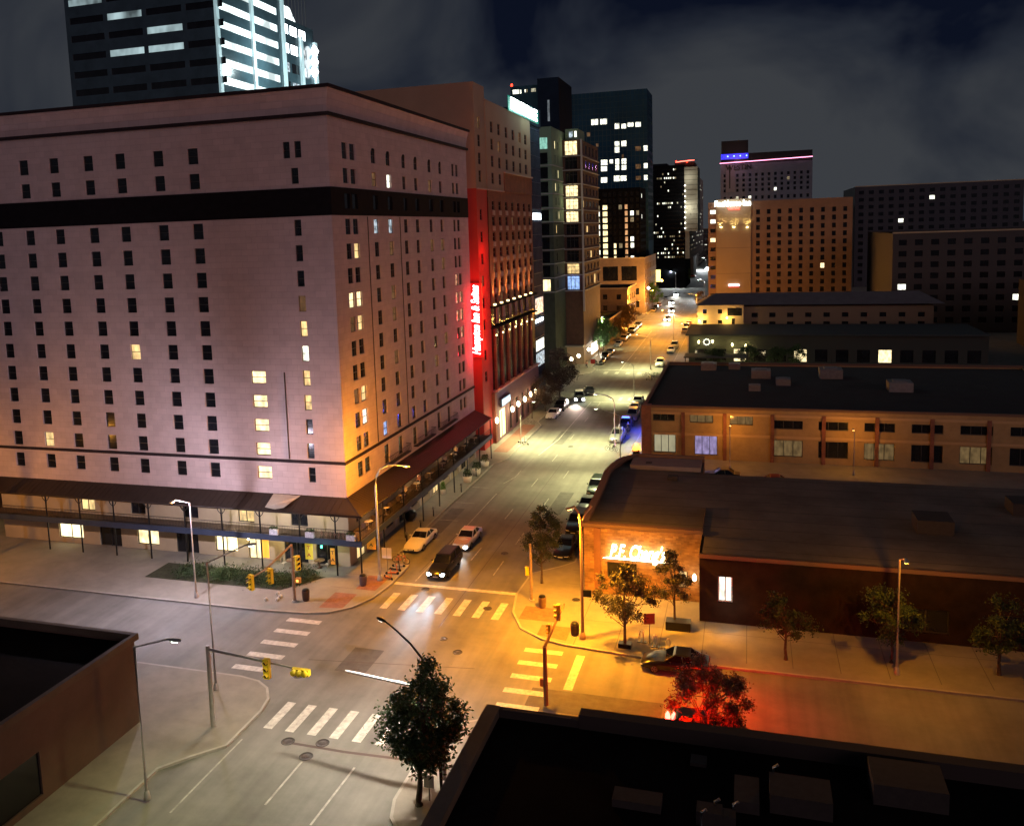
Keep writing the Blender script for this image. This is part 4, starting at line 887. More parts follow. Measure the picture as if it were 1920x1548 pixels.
# ---- far left low blocks
fb = place('low_brown_building', (-36, 316, 0), 'low brown brick building with orange lit corner, far left kerb', 'building') if 0 else None
def lowblock(name, label, x0, x1, y0, y1, z1, wm, sops, lit, cor=None, eops=None):
    r_ = place(name, (x1, y0, 0), label, 'building'); tower(r_, x0, x1, y0, y1, 0, z1, wm, {'S': (sops, lit), 'E': (eops or grid_ops(y1 - y0, .8, z1 - 1.5, max(2, int((y1 - y0) / 5)), max(1, int(z1 / 3.5)), .5, .6), lit)})
    MB().box(x0 - .1, x1 + .2, y0 - .2, y0 - .01, z1 - .1, z1 + .3).build('cornice', cor or CREAM, r_); MB().box(x1, x1 + .2, y0 - .01, y1, z1 - .1, z1 + .3).build('cornice', cor or CREAM, r_); return r_
lb0 = lowblock('low_flat_building', 'low flat grey roofed building between the condo and the yellow lit block', -62, -34.4, 226, 250, 6.2, mat('dark_brown_brick', (.09, .06, .04), .9), grid_ops(27.6, 1, 5, 7, 1, .3, .5), lambda i, j: LITY if i == 5 else None)  # wall in one even dark brown
lb1 = lowblock('corner_brick_building', 'three storey tan brick corner building glowing orange at its foot, left of the far street', -60, -34.3, 262, 283, 11.8, mat('tan_brick_far', (.20, .14, .075), .9, noise=.2, nscale=1), grid_ops(25.7, 1, 11, 6, 3, .32, .45), lambda i, j: None)
lb2 = lowblock('stone_block_building', 'tan stone block with big dark windows under a flat cornice, far left kerb', -64, -34, 306, 345, 19.2, mat('tan_stone_far', (.26, .19, .12), .9, noise=.2, nscale=.6), [(30 - 1.5 - 6.5 * (i + 1), 30 - 1.5 - 6.5 * i - 1.2, 11.5, 16.5, i, 0) for i in range(4)] + grid_ops(30, 1, 10, 6, 2, .4, .5), lambda i, j: None)
sgn = place('blade_sign', (-33.3, 344, 11), 'yellow upright blade sign on the far stone block', 'sign'); MB().box(-33.9, -32.2, 344, 344.2, 8.6, 13.2).build('face', emis('blade_yellow', (1, .8, .3), 2.2), sgn)
lb3 = lowblock('red_brick_corner_building', 'small dark red brick building beside the far bright junction', -50, -34, 470, 500, 16, mat('deep_red_brick', (.12, .03, .02), .9), grid_ops(16, 2, 15, 4, 4, .35, .5), lambda i, j: LITC if (i + j) % 5 == 0 else None)
gr = place('parking_garage', (-60, 520, 0), 'parking garage with long strips of lit decks at the foot of the far dark slab', 'parking garage')
Yq = 520.0; q0 = onY(1207, 480, Yq); q1 = onY(1300, 480, Yq)
zs_ = [onY(1250, y, Yq)[2] for y in (448, 454, 460, 466, 472, 478)]
MB().box(q0[0], q1[0], Yq, Yq + 30, 0, zs_[0]).build('frame', mat('garage_concrete', (.16, .14, .11), .9), gr)
for k, (a_, b2) in enumerate(((zs_[2], zs_[1]), (zs_[4], zs_[3]))):
    for i in range(5):
        u0 = q0[0] + (q1[0] - q0[0]) * (.02 + i * .195); MB().box(u0, u0 + (q1[0] - q0[0]) * .16, Yq - .1, Yq - .02, a_ + .5, b2 - .2).build('lit_deck', emis('deck_light', (1, .92, .65), 2.2), gr)
for i in range(7):    # more of the city along the street to its vanishing end
    y0 = 560 + i * 90; h = [14, 22, 12, 26, 16, 20, 12][i]
    lowblock('distant_building', ['distant block beyond the garage, left side', 'taller distant block left of the street end', 'low distant block with few lights, left', 'distant dark block far up the left side', 'distant low block near the street end', 'distant block almost at the street end', 'last distant block on the left'][i], -70, -34, y0, y0 + 60, h, mat('far_brown', (.05, .04, .035), .9), grid_ops(36, 2, h - 1, 8, 4, .4, .4), lambda a, b: LITC if rr.random() < .25 else None)
for i in range(4):
    y0 = 452 + i * 110; h = [9, 13, 10, 14][i]
    lowblock('distant_building', ['low block behind the beige hotel', 'low far block on the right side', 'third far block on the right side', 'last far block on the right side'][i], -15, 60, y0, y0 + 80, h, mat('far_brown', (.05, .04, .035), .9), grid_ops(75, 2, h - 1, 14, 3, .4, .4), lambda a, b: LITC if rr.random() < .2 else None)
# side streets seen past the frame of the photograph
lowblock('office_building', 'plain dark office building beyond the beige hotel, far right', 36, 90, 250, 300, 26, mat('far_grey', (.06, .055, .055), .9), grid_ops(54, 2, 25, 14, 8, .5, .5), lambda a, b: LITC if rr.random() < .03 else None)
lowblock('office_building', 'brown mid rise beyond the lettered tower, far right', 45, 110, 420, 470, 44, mat('far_grey2', (.05, .05, .06), .9), grid_ops(65, 2, 43, 16, 13, .5, .5), lambda a, b: LITC if rr.random() < .03 else None)
lowblock('office_building', 'dark slab behind the brick corner block, far right', 60, 120, 180, 230, 15, mat('far_brown', (.05, .04, .035), .9), grid_ops(60, 2, 14, 14, 4, .4, .5), lambda a, b: LITY if rr.random() < .03 else None)
lowblock('office_building', 'dim brick office block up the cross street beyond the pink hotel, far left', -130, -80, 69, 120, 30, mat('far_brick_l', (.10, .06, .045), .9, noise=.2, nscale=.5), grid_ops(50, 3, 28, 14, 11, .4, .5), lambda a, b: LITY if rr.random() < .03 else None)

# ---- floodlit crown tower, top left
ft = place('floodlit_crown_tower', (-100, 170, 0), 'tall glass tower with brilliant white floodlit crown and lit floors, top left corner', 'tower')
XF = -100.0; yR = onX(590, 120, XF)[1]; yM = onX(527, 100, XF)[1]; zz = lambda x, y: onX(x, y, XF)[2]
GL2 = mat('frost_glass', (.05, .09, .11), .2, noise=.3, nscale=.3)
z0f = 30.0; ztp = zz(560, 45)
tower(ft, -135, XF, yM, yR, 0, ztp, GL2, {'E': ([(.6 + i * 4.1, 3.9 + i * 4.1, z, z + 2.1, i, j) for j, z in enumerate([ztp - 3.4 - k * 4.2 for k in range(7)]) for i in range(int((yR - yM) / 4.1))], lambda i, j: E_W if (j in (0, 1)) and (i + j) % 4 < 3 else LITX if (i + j) % 2 == 0 else None)})
y0f = yM - 26
tower(ft, -135, XF + .6, y0f, yM, 0, ztp + 6, GL2, {'E': ([(.4, 24, z, z + 1.5, 0, j) for j, z in enumerate([ztp + 3 - k * 3.6 for k in range(13)])], lambda i, j: glow_pane('lit_floor', (.85, 1, 1), 3.0, scale=.12, dark=.25)), 'S': ([(1 + i * 9.3, 9.3 + i * 9.3, z, z + 1.3, i, j) for j, z in enumerate([ztp + 3 - k * 3.6 for k in range(13)]) for i in range(4)], lambda i, j: glow_pane('lit_floor_side', (.7, .95, 1), .8, scale=.12, dark=.1) if rr.random() < .22 else None)}, name='shaft_wall')
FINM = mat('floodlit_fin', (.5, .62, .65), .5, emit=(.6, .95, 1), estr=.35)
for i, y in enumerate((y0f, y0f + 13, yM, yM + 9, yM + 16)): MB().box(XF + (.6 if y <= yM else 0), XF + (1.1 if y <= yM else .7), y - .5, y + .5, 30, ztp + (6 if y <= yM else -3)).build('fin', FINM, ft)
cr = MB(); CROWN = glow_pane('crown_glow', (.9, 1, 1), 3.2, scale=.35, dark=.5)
def crown(x0, x1, y0, y1, z0_, z1_, k): cr.box(x0, x1, y0, y1, z0_, z1_, top=(x0 + k, x1 - k, y0 + k, y1 - k))
crown(-130, XF + 1, y0f + 4, yM - 1, ztp + 6, ztp + 22, 5); crown(-128, XF - 1.5, yM, yR - 9, ztp, ztp + 14, 3); crown(-126, XF - 3, yR - 8, yR - 1.5, ztp, ztp + 5, 1.4)
cr.build('glass_crown', CROWN, ft)
cc = MB()
for k in range(9): cc.box(XF - 2 + .8, XF - 2 + .9, yM + 2 + k * 1.6, yM + 2.12 + k * 1.6, ztp + .2, ztp + 9)
cc.build('crown_mullions', BLACK, ft)
for k in range(3): p = onX(587, (97, 117, 135)[k], XF + .5); MB().lathe((XF + .9, p[1], p[2]), [(.3, -1.3), (1.0, 0), (.3, 1.3)], 10).build('corner_light', E_W, ft)
lamp('POINT', (XF + 9, yM - 12, 66), 9000, (.8, 1, 1), 1, parent=ft); lamp('POINT', (XF + 9, yM + 8, 60), 5000, (.8, 1, 1), 1, parent=ft)
# ================================================================ BUILDINGS ON THE RIGHT
bk2 = place('brick_office_building', (-12.8, 112.8, 0), 'two storey cream and brick building with big windows under a flat black roof, right side', 'building')
Yb = 112.8; ZT = 6.7
OB2 = []; LKB = []
for (a_, b2, c_, d_, l) in ((1224, 1265, 788, 773, 'g'), (1293, 1337, 792, 775, 'o'), (1368, 1412, 796, 779, 'o'), (1226, 1267, 847, 810, 'c'), (1302, 1345, 852, 814, 'p')):
    A_, B_ = onY(a_, c_, Yb), onY(b2, d_, Yb); OB2.append((A_[0] + 12.8, B_[0] + 12.8, max(.3, A_[2]), B_[2])); LKB.append(l)
for i in range(6): x = 16 + i * 5.2; OB2.append((x, x + 3.4, 4.4, 5.5)); LKB.append('g'); OB2.append((x, x + 3.4, .9, 3.0)); LKB.append('g' if i % 2 else 'o')
wb = MB(); WB2, _, _ = facade(wb, (-12.8, Yb), (40, Yb), 0, ZT, OB2, .3)
opsW = [(3 + i * 6, 6.5 + i * 6, 1, 3, i, 0) for i in range(6)] + [(3 + i * 6, 6.5 + i * 6, 4.2, 5.6, i, 1) for i in range(6)]
facade(wb, (-12.8, 150), (-12.8, Yb), 0, ZT, [o[:4] for o in opsW], .3); facade(wb, (40, Yb), (40, 150), 0, ZT, []); facade(wb, (40, 150), (-12.8, 150), 0, ZT, [])
wb.build('wall', mat('cream_brick', (.34, .225, .10), .9, noise=.18, nscale=.9, bump=.1), bk2)
gz = MB(); gz.quad((-12.5, 149, 1), (-12.5, Yb + 1, 1), (-12.5, Yb + 1, 6), (-12.5, 149, 6)); gz.build('dark_glazing', GLASS, bk2)
DIMO = glow_pane('dim_office', (.55, .35, .14), .32); DIMC = glow_pane('dim_showroom', (.5, .45, .28), .75, scale=.6, dark=.7)
for i, o in enumerate(OB2): window(WB2, o, FRAMED, {'g': GLASS, 'o': DIMO, 'c': DIMC, 'p': LITP}[LKB[i]], bk2, .28, bars=(2, 0), fw=.08)
for x in (-8.3 + .45, -2.7, 3, 9, 15, 21, 27, 33): 
    MB().box(x - .22, x + .22, Yb - .2, Yb - .005, 0, ZT - .5).build('pier', BRICKR if x > -8 else BRICKR, bk2)
MB().box(-13.1, -11.9, Yb - .4, Yb + .9, 0, ZT + .35).build('corner_pier', BRICKR, bk2)
m = MB()
for z in (3.2, 5.9): m.box(-11.88, 40, Yb - .12, Yb - .006, z, z + .32)
m.build('string_course', mat('tan_course', (.44, .29, .14), .85), bk2)
m = MB(); m.box(-13.0, 40.1, Yb - .05, Yb + .35, ZT, ZT + .3); m.box(-13.0, -12.6, Yb + .35, 150.2, ZT, ZT + .3); m.box(-12.6, 40.1, 149.9, 150.2, ZT, ZT + .3); m.build('parapet', mat('brown_coping', (.14, .08, .05), .8), bk2)
MB().quad((-12.8, Yb, ZT - .25), (40, Yb, ZT - .25), (40, 150, ZT - .25), (-12.8, 150, ZT - .25)).build('roof', mat('black_roof_far', (.012, .012, .012), .9, noise=.5, nscale=.3), bk2)
for (x, y, s) in ((-6, 146, 1.2), (-2, 147, .9), (2, 139, 1.4), (5, 133, 1.0), (12, 140, 1.6), (20, 130, 1.5), (1, 128, .8)):
    m = MB(); m.box(x - s, x + s, y - s, y + s, ZT - .25, ZT + .7 * s); m.box(x - s * .6, x + s * .6, y - s * .6, y + s * .6, ZT + .7 * s, ZT + .8 * s); m.build('roof_unit', METAL, bk2)

# ---- restaurant with curved parapet and glowing sign
rs = place('corner_restaurant', (-12.8, 68.6, 0), 'orange brick restaurant with rounded tan roof and glowing wall sign, right corner', 'restaurant')
ZR = 5.85
P = [g(x, y, ZR) for x, y in ((1113, 905), (1121, 886), (1130, 874), (1143, 864), (1163, 853))]
out = [(-12.8, 68.6)] + [(-12.85, 74)] + [(p[0], p[1]) for p in P] + [(-4.2, 91.2), (-4.2, 87), (34, 87), (34, 65.2), (-3.4, 65.2), (-3.4, 68.6)]
out[2:7] = [(-13.0, 80), (-13.2, 84.2), (-12.9, 87.2), (-12.3, 89.5), (-11.2, 91)]
RB = mat('rust_stucco', (.20, .09, .045), .9, noise=.25, nscale=1.2)
w = MB(); n = len(out)
for i in range(n):
    a_, b2 = out[i], out[(i + 1) % n]
    if i == n - 1: continue
    if i >= 7 and i != 10 and i != 11: w.quad((*b2, 0), (*a_, 0), (*a_, ZR - .4), (*b2, ZR - .4))
    elif i < 7: w.quad((*b2, 0), (*a_, 0), (*a_, ZR - .01), (*b2, ZR - .01))
w.build('side_wall', RB, rs)
fw_ = MB(); fop = [(1.9, 4.3, 1.6, 2.9), (7.6, 8.3, 1.2, 2.6)]
WF, _, _ = facade(fw_, (-12.8, 68.6), (-3.4, 68.6), 0, ZR, fop, .25); fw_.quad((-3.4, 68.6, 0), (-3.4, 76, 0), (-3.4, 76, ZR), (-3.4, 68.6, ZR))
fw_.build('front_wall', BRICKO, rs)
for i, o in enumerate(fop): window(WF, o, FRAMED, GLASS if i == 0 else LITW, rs, .22, bars=(1, 0))
MB().box(-11.95, -11.4, 68.42, 68.59, 0, ZR - .1).build('pilaster', RB, rs)
MB().box(-12.95, -3.3, 68.3, 68.9, ZR, ZR + .28).build('coping', mat('brown_coping', (.14, .08, .05), .8), rs)
cp = MB()
for i in range(0, 6):
    a_, b2 = Vector(out[i]), Vector(out[i + 1]); d = (b2 - a_).normalized(); nn = Vector((d.y, -d.x))
    cp.obox((*(a_ + b2) / 2 + nn * .0, ZR + .14), (*(b2 - a_) / 2, 0), (*nn * .32, 0), (0, 0, .14))
cp.box(-11.3, -4.2, 90.9, 91.3, ZR, ZR + .3); cp.build('parapet', mat('brown_coping', (.14, .08, .05), .8), rs)
lw_ = MB(); ow = [(10.8 - 6.0, 10.8 - 6.0 + 1.5, .2, 2.6), (14, 17, .8, 2.6), (20, 23, .8, 2.6)]
e0, e1 = onY(1346, 1128, 65.2), onY(1373, 1082, 65.2); ow[0] = (e0[0] + 3.4, e1[0] + 3.4, max(.2, e0[2]), e1[2])
WL2, _, _ = facade(lw_, (-3.39, 65.2), (34, 65.2), 0, 5.45, ow, .3); lw_.quad((-3.4, 68.6, 0), (-3.4, 65.2, 0), (-3.4, 65.2, 5.45), (-3.4, 68.6, 5.45))
lw_.build('dark_front_wall', mat('dark_rust_wall', (.024, .014, .009), .9, spec=.1, noise=.4, nscale=1), rs)
for i, o in enumerate(ow): window(WL2, o, FRAMEW if i == 0 else FRAMED, [LITC, GLASS, GLASS][i], rs, .27, bars=(1, 0), fw=.1, name='entrance_door' if i == 0 else 'window')
roofp = [(-12.7, 68.9)] + out[1:8] + [(-4.2, 86.9), (33.9, 86.9), (33.9, 65.3), (-3.2, 65.3), (-3.2, 68.9)]
MB().sheet(roofp, ZR - .35).build('roof', ROOFG, rs)
MB().box(-3.4, 34, 64.95, 65.19, 5.2, 5.5).build('fascia', mat('brown_coping', (.14, .08, .05), .8), rs)
for (x, y, s, h) in ((-9.6, 88.5, .3, .5), (-6.9, 84.5, .45, .35), (14, 74, 1.3, 1.1), (22, 80, 1.2, 1.0)):
    MB().box(x - s, x + s, y - s, y + s, ZR - .34, ZR - .34 + h).build('roof_unit', mat('dark_unit', (.03, .024, .02), .8, noise=.3, nscale=3), rs)
MB().box(-11.4, -4.4, 87.4, 90.6, ZR - .34, ZR + .1).build('raised_roof_panel', mat('pale_membrane', (.20, .17, .16), .9, noise=.15, nscale=.6), rs)
sm = MB()   # lapped membrane seams and drains
for i in range(14): sm.box(-12.4 if i < 7 else -3.2, -4.4 if i < 7 else 33.8, 0, 0, 0, 0) if 0 else None
for i in range(9): y = 66.5 + i * 2.4; sm.sheet([(-12.3 if y > 69 else -3.1, y), (33.8, y), (33.8, y + .07), (-12.3 if y > 69 else -3.1, y + .07)], ZR - .345)
sm.build('roof_seams', mat('seam_dark', (.05, .045, .04), .9, spec=.1), rs)
ws = place('glowing_wall_sign', (-8.6, 68.4, 4), 'blazing yellow-white script sign across the orange brick wall', 'sign')
A_, B_ = onY(1131, 1030, 68.3), onY(1258, 1048, 68.3)
SC = (A_[2] + B_[2]) / 2
text_obj('lettering', "P.F. Chang's", 1.62, emis('sign_gold', (1, .86, .5), 13), ws, Vector(((A_[0] + B_[0]) / 2, 68.3, SC + .08)), face_rot(0, -1), .06, shear=.35, offset=.014, xs=(B_[0] - A_[0]) / 9.5)
m = MB(); m.add([(A_[0] - .1, 68.38, SC - .55), (B_[0] + .2, 68.38, SC - .62), (B_[0] + .1, 68.38, SC - .47), (A_[0] + .3, 68.38, SC - .42)], [(0, 1, 2, 3)]); m.build('underline', emis('sign_gold', (1, .86, .5), 13), ws)
for i in range(5): lamp('POINT', (A_[0] + .6 + i * (B_[0] - A_[0] - 1.2) / 4, 67.75, SC), 40, (1, .52, .05), .3, parent=ws)  # added row of bodiless lights spreading the lettering's glow
l_ = place('wall_lantern', (-4, 68.3, 2.6), 'small warm lantern on the orange brick wall behind the tree', 'lantern'); q = onY(1302, 1082, 68.3)
MB().lathe((q[0], 68.25, q[2]), [(.06, .3), (.16, .1), (.16, -.2), (.05, -.3)], 8).build('globe', emis('lantern_warm', (1, .75, .4), 9), l_); lamp('POINT', (q[0], 67.8, q[2]), 60, (1, .7, .3), .1, parent=l_)
lamp('POINT', (e0[0] + .8, 63.8, 1.6), 45, (1, .95, .75), .3, parent=rs)

# ---- dark roof in the foreground
nr = place('foreground_building', (-12.6, 39.4, 0), 'building in the bottom right whose flat black roof fills the foreground', 'building')
ZN = 6.5; c0 = g(913, 1320, ZN)
NW = mat('dark_stucco', (.07, .045, .03), .9, noise=.3, nscale=.8)  # dark brown wall colour with random tone
xn, yn = c0[0], c0[1]; xs = g(1087, 1345, ZN)[0]
w = MB(); w.box(xn, 60, -30, yn, 0, ZN - .5); w.build('wall', NW, nr)
MB().quad((xn, -30, ZN - .42), (60, -30, ZN - .42), (60, yn, ZN - .42), (xn, yn, ZN - .42)).build('roof', ROOFM, nr)
MB().box(xn - .02, xn + .7, -30, yn + .02, ZN - .5, ZN + .02).build('parapet', mat('tan_coping', (.10, .075, .05), .85, noise=.3, nscale=.5), nr)
m = MB(); m.box(xn + .7, xs, yn - .3, yn + .02, ZN - .5, ZN - .02); m.box(xs, 60, yn - .35, yn + .3, ZN - .5, ZN + .3); m.build('parapet', mat('dark_coping', (.03, .022, .018), .85), nr)
MB().tube([(xn + .9, yn - .25, ZN), (xs - .4, yn - .25, ZN)], .03, 5).build('flashing', mat('copper_edge', (.12, .07, .04), .6), nr)
NU = mat('dark_unit', (.03, .024, .02), .8, noise=.3, nscale=3)  # dark unit colour with random tone
for px_, py_, sx_, sy_, h in ((1195, 1497, 1.0, .45, .35), (1400, 1490, .5, .9, .5), (1330, 1530, .5, .35, .6), (1365, 1536, .3, .3, .5), (1500, 1500, 1.2, .8, .8), (1700, 1480, 1.4, 1, .9), (1310, 1420, .35, .35, .15)):
    q = g(px_, py_, ZN - .2); MB().box(q[0] - sx_, q[0] + sx_, q[1] - sy_, q[1] + sy_, ZN - .41, ZN - .41 + h).build('roof_unit', NU, nr)
for i, (px_, py_) in enumerate(((1315, 1535), (1340, 1515), (1375, 1520), (1450, 1450))): q = g(px_, py_, ZN); MB().tube([(q[0], q[1], ZN - .4), (q[0], q[1], ZN + .3), (q[0] + .2, q[1], ZN + .45)], .06, 6).build('vent_pipe', METAL, nr)

# ---- low shop block on the near left corner, outside the photograph's frame edge
nl = place('corner_shop_building', (-36, 42, 0), 'low brown corner shop with dim windows, bottom left edge', 'building')
tower(nl, -90, -36.5, -20, 43, 0, 5.6, mat('brown_shop_wall', (.10, .065, .045), .9, noise=.2, nscale=.6), {'N': ([(2 + i * 5, 5.5 + i * 5, .5, 3.0, i, 0) for i in range(9)], lambda i, j: DIMO if i % 3 == 0 else None), 'E': ([(3 + i * 6, 7 + i * 6, .5, 3.0, i, 0) for i in range(9)], lambda i, j: DIMO if i % 2 else None)})
m = MB(); m.box(-90, -36.3, 42.9, 43.2, 5.5, 5.9); m.box(-36.6, -36.3, -20, 42.9, 5.5, 5.9); m.build('parapet', mat('tan_coping', (.10, .075, .05), .85), nl)
for i in range(4): x = -44 - i * 7; MB().box(x, x + 2, 34 - i, 36 - i, 5.3, 6.4).build('roof_unit', METAL, nl)

# ---- parking lot wall between restaurant and brick block
lw2 = place('lot_wall', (-12.6, 96, 0), 'low dark wall and planting strip round the small car park', 'wall')
MB().box(-12.7, -12.4, 97, 111, SW, .75).build('wall', RB, lw2)
# ================================================================ VEHICLES
def car_paint(name, col, met=.3): return mat(name, col, .28, met, spec=.6)
KIN = {'sedan': dict(L=4.85, w=.93, z=[.62, .80, .92, .95, .98, .95], cab=(-.75, 1.75, -.05, 1.05), roof=1.42, wb=1.42),
       'suv': dict(L=4.9, w=.97, z=[.80, 1.0, 1.12, 1.15, 1.15, 1.12], cab=(-.95, 2.3, -.3, 2.0), roof=1.75, wb=1.42),
       'pickup': dict(L=5.4, w=.98, z=[.85, 1.05, 1.15, 1.15, 1.15, 1.15], cab=(-.95, 1.0, -.35, .8), roof=1.82, wb=1.6),
       'coupe': dict(L=5.0, w=.97, z=[.60, .80, .94, .97, 1.0, .93], cab=(-.55, 1.95, .2, 1.1), roof=1.40, wb=1.48)}
def make_car(kind, paint, label, lights=False, hl=.16, brake=False, roofcol=None, bar=False, name=None):
    K = KIN[kind]; L, w = K['L'], K['w']; h = L / 2
    r_ = empty(name or {'sedan': 'parked_car', 'coupe': 'parked_car', 'suv': 'sport_utility_car', 'pickup': 'pickup_truck'}[kind], (0, 0, 0), label, 'car' if kind != 'pickup' else 'pickup')
    # lofted body: stations front (-Y) to rear
    ys = [-h, -h + .12, -h + .5, -h + 1.2, K['cab'][0], K['cab'][1], h - .35, h - .06, h]
    zt = [K['z'][0] * .86, K['z'][0], K['z'][1], K['z'][2], K['z'][3], K['z'][4], K['z'][5], K['z'][5] * .93, K['z'][5] * .8]
    ws = [w * .78, w * .90, w * .97, w, w, w, w * .98, w * .92, w * .84]
    m = MB(); rings = []
    for y, z, ww in zip(ys, zt, ws):
        zb_ = .22 if abs(y) < h - .3 else .30
        rings.append([(ww * .80, y, zb_), (ww * .97, y, zb_ + .12), (ww, y, z * .62), (ww * .97, y, z * .86), (ww * .84, y, z), (0, y, z * 1.025), (-ww * .84, y, z), (-ww * .97, y, z * .86), (-ww, y, z * .62), (-ww * .97, y, zb_ + .12), (-ww * .80, y, zb_)])
    vs = [p for q in rings for p in q]; k = 11; fs = []
    for i in range(len(rings) - 1):
        for j in range(k - 1): fs.append((i * k + j, (i + 1) * k + j, (i + 1) * k + j + 1, i * k + j + 1))
        fs.append((i * k + k - 1, (i + 1) * k + k - 1, (i + 1) * k, i * k))
    fs += [tuple(range(k)), tuple(range((len(rings) - 1) * k + k - 1, (len(rings) - 1) * k - 1, -1))]
    m.add(vs, fs, True)
    if kind == 'pickup':
        m.box(-w * .78, w * .78, 1.05, h - .12, 1.155, 1.16)
    body = m.build('body', paint, r_)
    es = body.modifiers.new('edge', 'EDGE_SPLIT'); es.split_angle = R(38)
    # cabin
    y0, y1, y2, y3 = K['cab']; zb_ = K['z'][3] - .03; zr = K['roof']; wr = w * .72
    c = MB(); B = [(-w * .86, y0, zb_), (w * .86, y0, zb_), (w * .86, y1, zb_), (-w * .86, y1, zb_)]; T = [(-wr, y2, zr), (wr, y2, zr), (wr, y3, zr), (-wr, y3, zr)]
    c.add(B + T, [(0, 1, 5, 4), (1, 2, 6, 5), (2, 3, 7, 6), (3, 0, 4, 7)]); c.build('windows', CGLASS, r_)
    rf_ = MB(); rf_.add([(-wr * 1.03, y2 - .06, zr), (wr * 1.03, y2 - .06, zr), (wr * 1.03, y3 + .06, zr), (-wr * 1.03, y3 + .06, zr), (-wr * .9, y2 + .1, zr + .06), (wr * .9, y2 + .1, zr + .06), (wr * .9, y3 - .1, zr + .05), (-wr * .9, y3 - .1, zr + .05)], [(3, 2, 1, 0), (4, 5, 6, 7), (0, 1, 5, 4), (1, 2, 6, 5), (2, 3, 7, 6), (3, 0, 4, 7)])
    for a_, b2 in zip(B, T): rf_.tube([a_, b2], .05, 5)
    ym = (y2 + y3) / 2 + .05
    for s in (-1, 1): rf_.tube([(s * w * .865, (y0 + y1) / 2 + .1, zb_), (s * wr * 1.01, ym, zr)], .045, 4)
    rf_.build('roof', roofcol or paint, r_)
    tyre = MB(); rim = MB()
    for sx in (-1, 1):
        for y in (-K['wb'], K['wb'] + .02):
            R_ = .35 if kind in ('suv', 'pickup') else .33
            tyre.lathe((sx * (w - .12), y, R_), [(R_ - .06, -.13), (R_, -.09), (R_, .09), (R_ - .06, .13)], 16, ax=0)
            rr_ = MB(); x = sx * (w + .018)
            rr_.add([(x, y + (R_ - .1) * math.cos(R(24 * i)), R_ + (R_ - .1) * math.sin(R(24 * i))) for i in range(15)], [tuple(range(15))])
            t = MB(); t.lathe((sx * (w - .12), y, R_), [(R_ - .06, -.13), (R_, -.09), (R_, .09), (R_ - .06, .13)], 16, ax=0)
            to = t.build('wheel', RUBBER, r_); ri_ = rr_.build('rim', ALLOY, to); sp_m = MB()
            for q5 in range(5): a5 = R(72 * q5 + 36); sp_m.add([(x + sx * .004, y + .05 * math.cos(a5), R_ + .05 * math.sin(a5)), (x + sx * .004, y + (R_ - .13) * math.cos(a5 - .32), R_ + (R_ - .13) * math.sin(a5 - .32)), (x + sx * .004, y + (R_ - .13) * math.cos(a5 + .32), R_ + (R_ - .13) * math.sin(a5 + .32))], [(0, 1, 2)])
            rim_dark = sp_m.build('spoke_gaps', BLACK, to)
            ar = MB(); ar.add([(sx * (w + .004), y, R_ + .0)] + [(sx * (w + .004), y + (R_ + .07) * math.cos(R(15 * i)), R_ + (R_ + .07) * math.sin(R(15 * i))) for i in range(13)], [(0, i + 1, i + 2) for i in range(12)]); ar.build('wheel_arch', BLACK, r_)
    z = K['z'][0]
    for s in (-1, 1):
        q = MB(); q.add([(s * w * .42, -h - .012, z * .78), (s * w * .78, -h + .0, z * .80), (s * w * .90, -h + .14, z * .88), (s * w * .86, -h + .13, z * .98), (s * w * .72, -h + .0, z * .93), (s * w * .42, -h - .005, z * .90)], [tuple(range(6))])
        if lights: q.lathe((s * w * .72, -h - .03, z * .85), [(.02, -.04), (hl, -.02), (hl, .03), (.02, .05)], 10, ax=1)
        q.build('headlight', emis('headlight_on', (.9, 1, 1), 22) if lights else mat('headlight_glass', (.5, .5, .5), .1), r_)
        q = MB(); q.box(s * w * .62, s * w * .88, h - .09, h + .012, K['z'][5] * .66, K['z'][5] * .86); q.build('taillight', emis('brake_on', (1, .05, .02), 16) if brake else mat('taillight_red', (.35, .01, .01), .2), r_)
        q = MB(); q.obox((s * (w + .1), y0 + .45, zb_ + .08), (.09, 0, 0), (0, .05, 0), (0, 0, .06)); q.build('wing_mirror', paint, r_)
        q = MB()
        for yy in ((y0 + y1) / 2 - .35, (y0 + y1) / 2 + .6): q.box(s * w * .99, s * (w + .02), yy, yy + .16, zb_ * .82, zb_ * .82 + .03)
        q.build('door_handle', ALLOY, r_)
    q = MB(); q.box(-w * .36, w * .36, -h - .025, -h + .06, z * .55, z * .86); q.build('grille', BLACK, r_)
    q = MB(); q.box(-w * .85, w * .85, -h - .03, -h + .12, .27, z * .46); q.build('bumper', mat('bumper_grey', (.04, .04, .04), .5), r_)
    q = MB(); q.box(-.24, .24, -h - .04, -h - .03, .40, .5); q.box(-.24, .24, h + .005, h + .02, .6, .72); q.build('number_plate', mat('plate_white', (.6, .6, .6), .5), r_)
    if bar:
        q = MB(); q.box(-.55, .55, .1, .4, zr + .06, zr + .17); q.build('light_bar', emis('blue_flasher', (.03, .08, 1), 14), r_)
    return r_
SCL = (.93, 1.05, .90)
def park(o, x, y, hd=0):
    o.location = (x, y, 0.01); o.rotation_euler = (0, 0, R(hd))
    o.scale = SCL if abs(hd) % 180 < 45 or abs(hd) % 180 > 135 else (1.05, .93, .90)
WHITE = car_paint('white_paint', (.72, .68, .58), 0); BLK = car_paint('black_paint', (.008, .008, .01), .2); SILV = car_paint('silver_paint', (.42, .42, .42), .7)
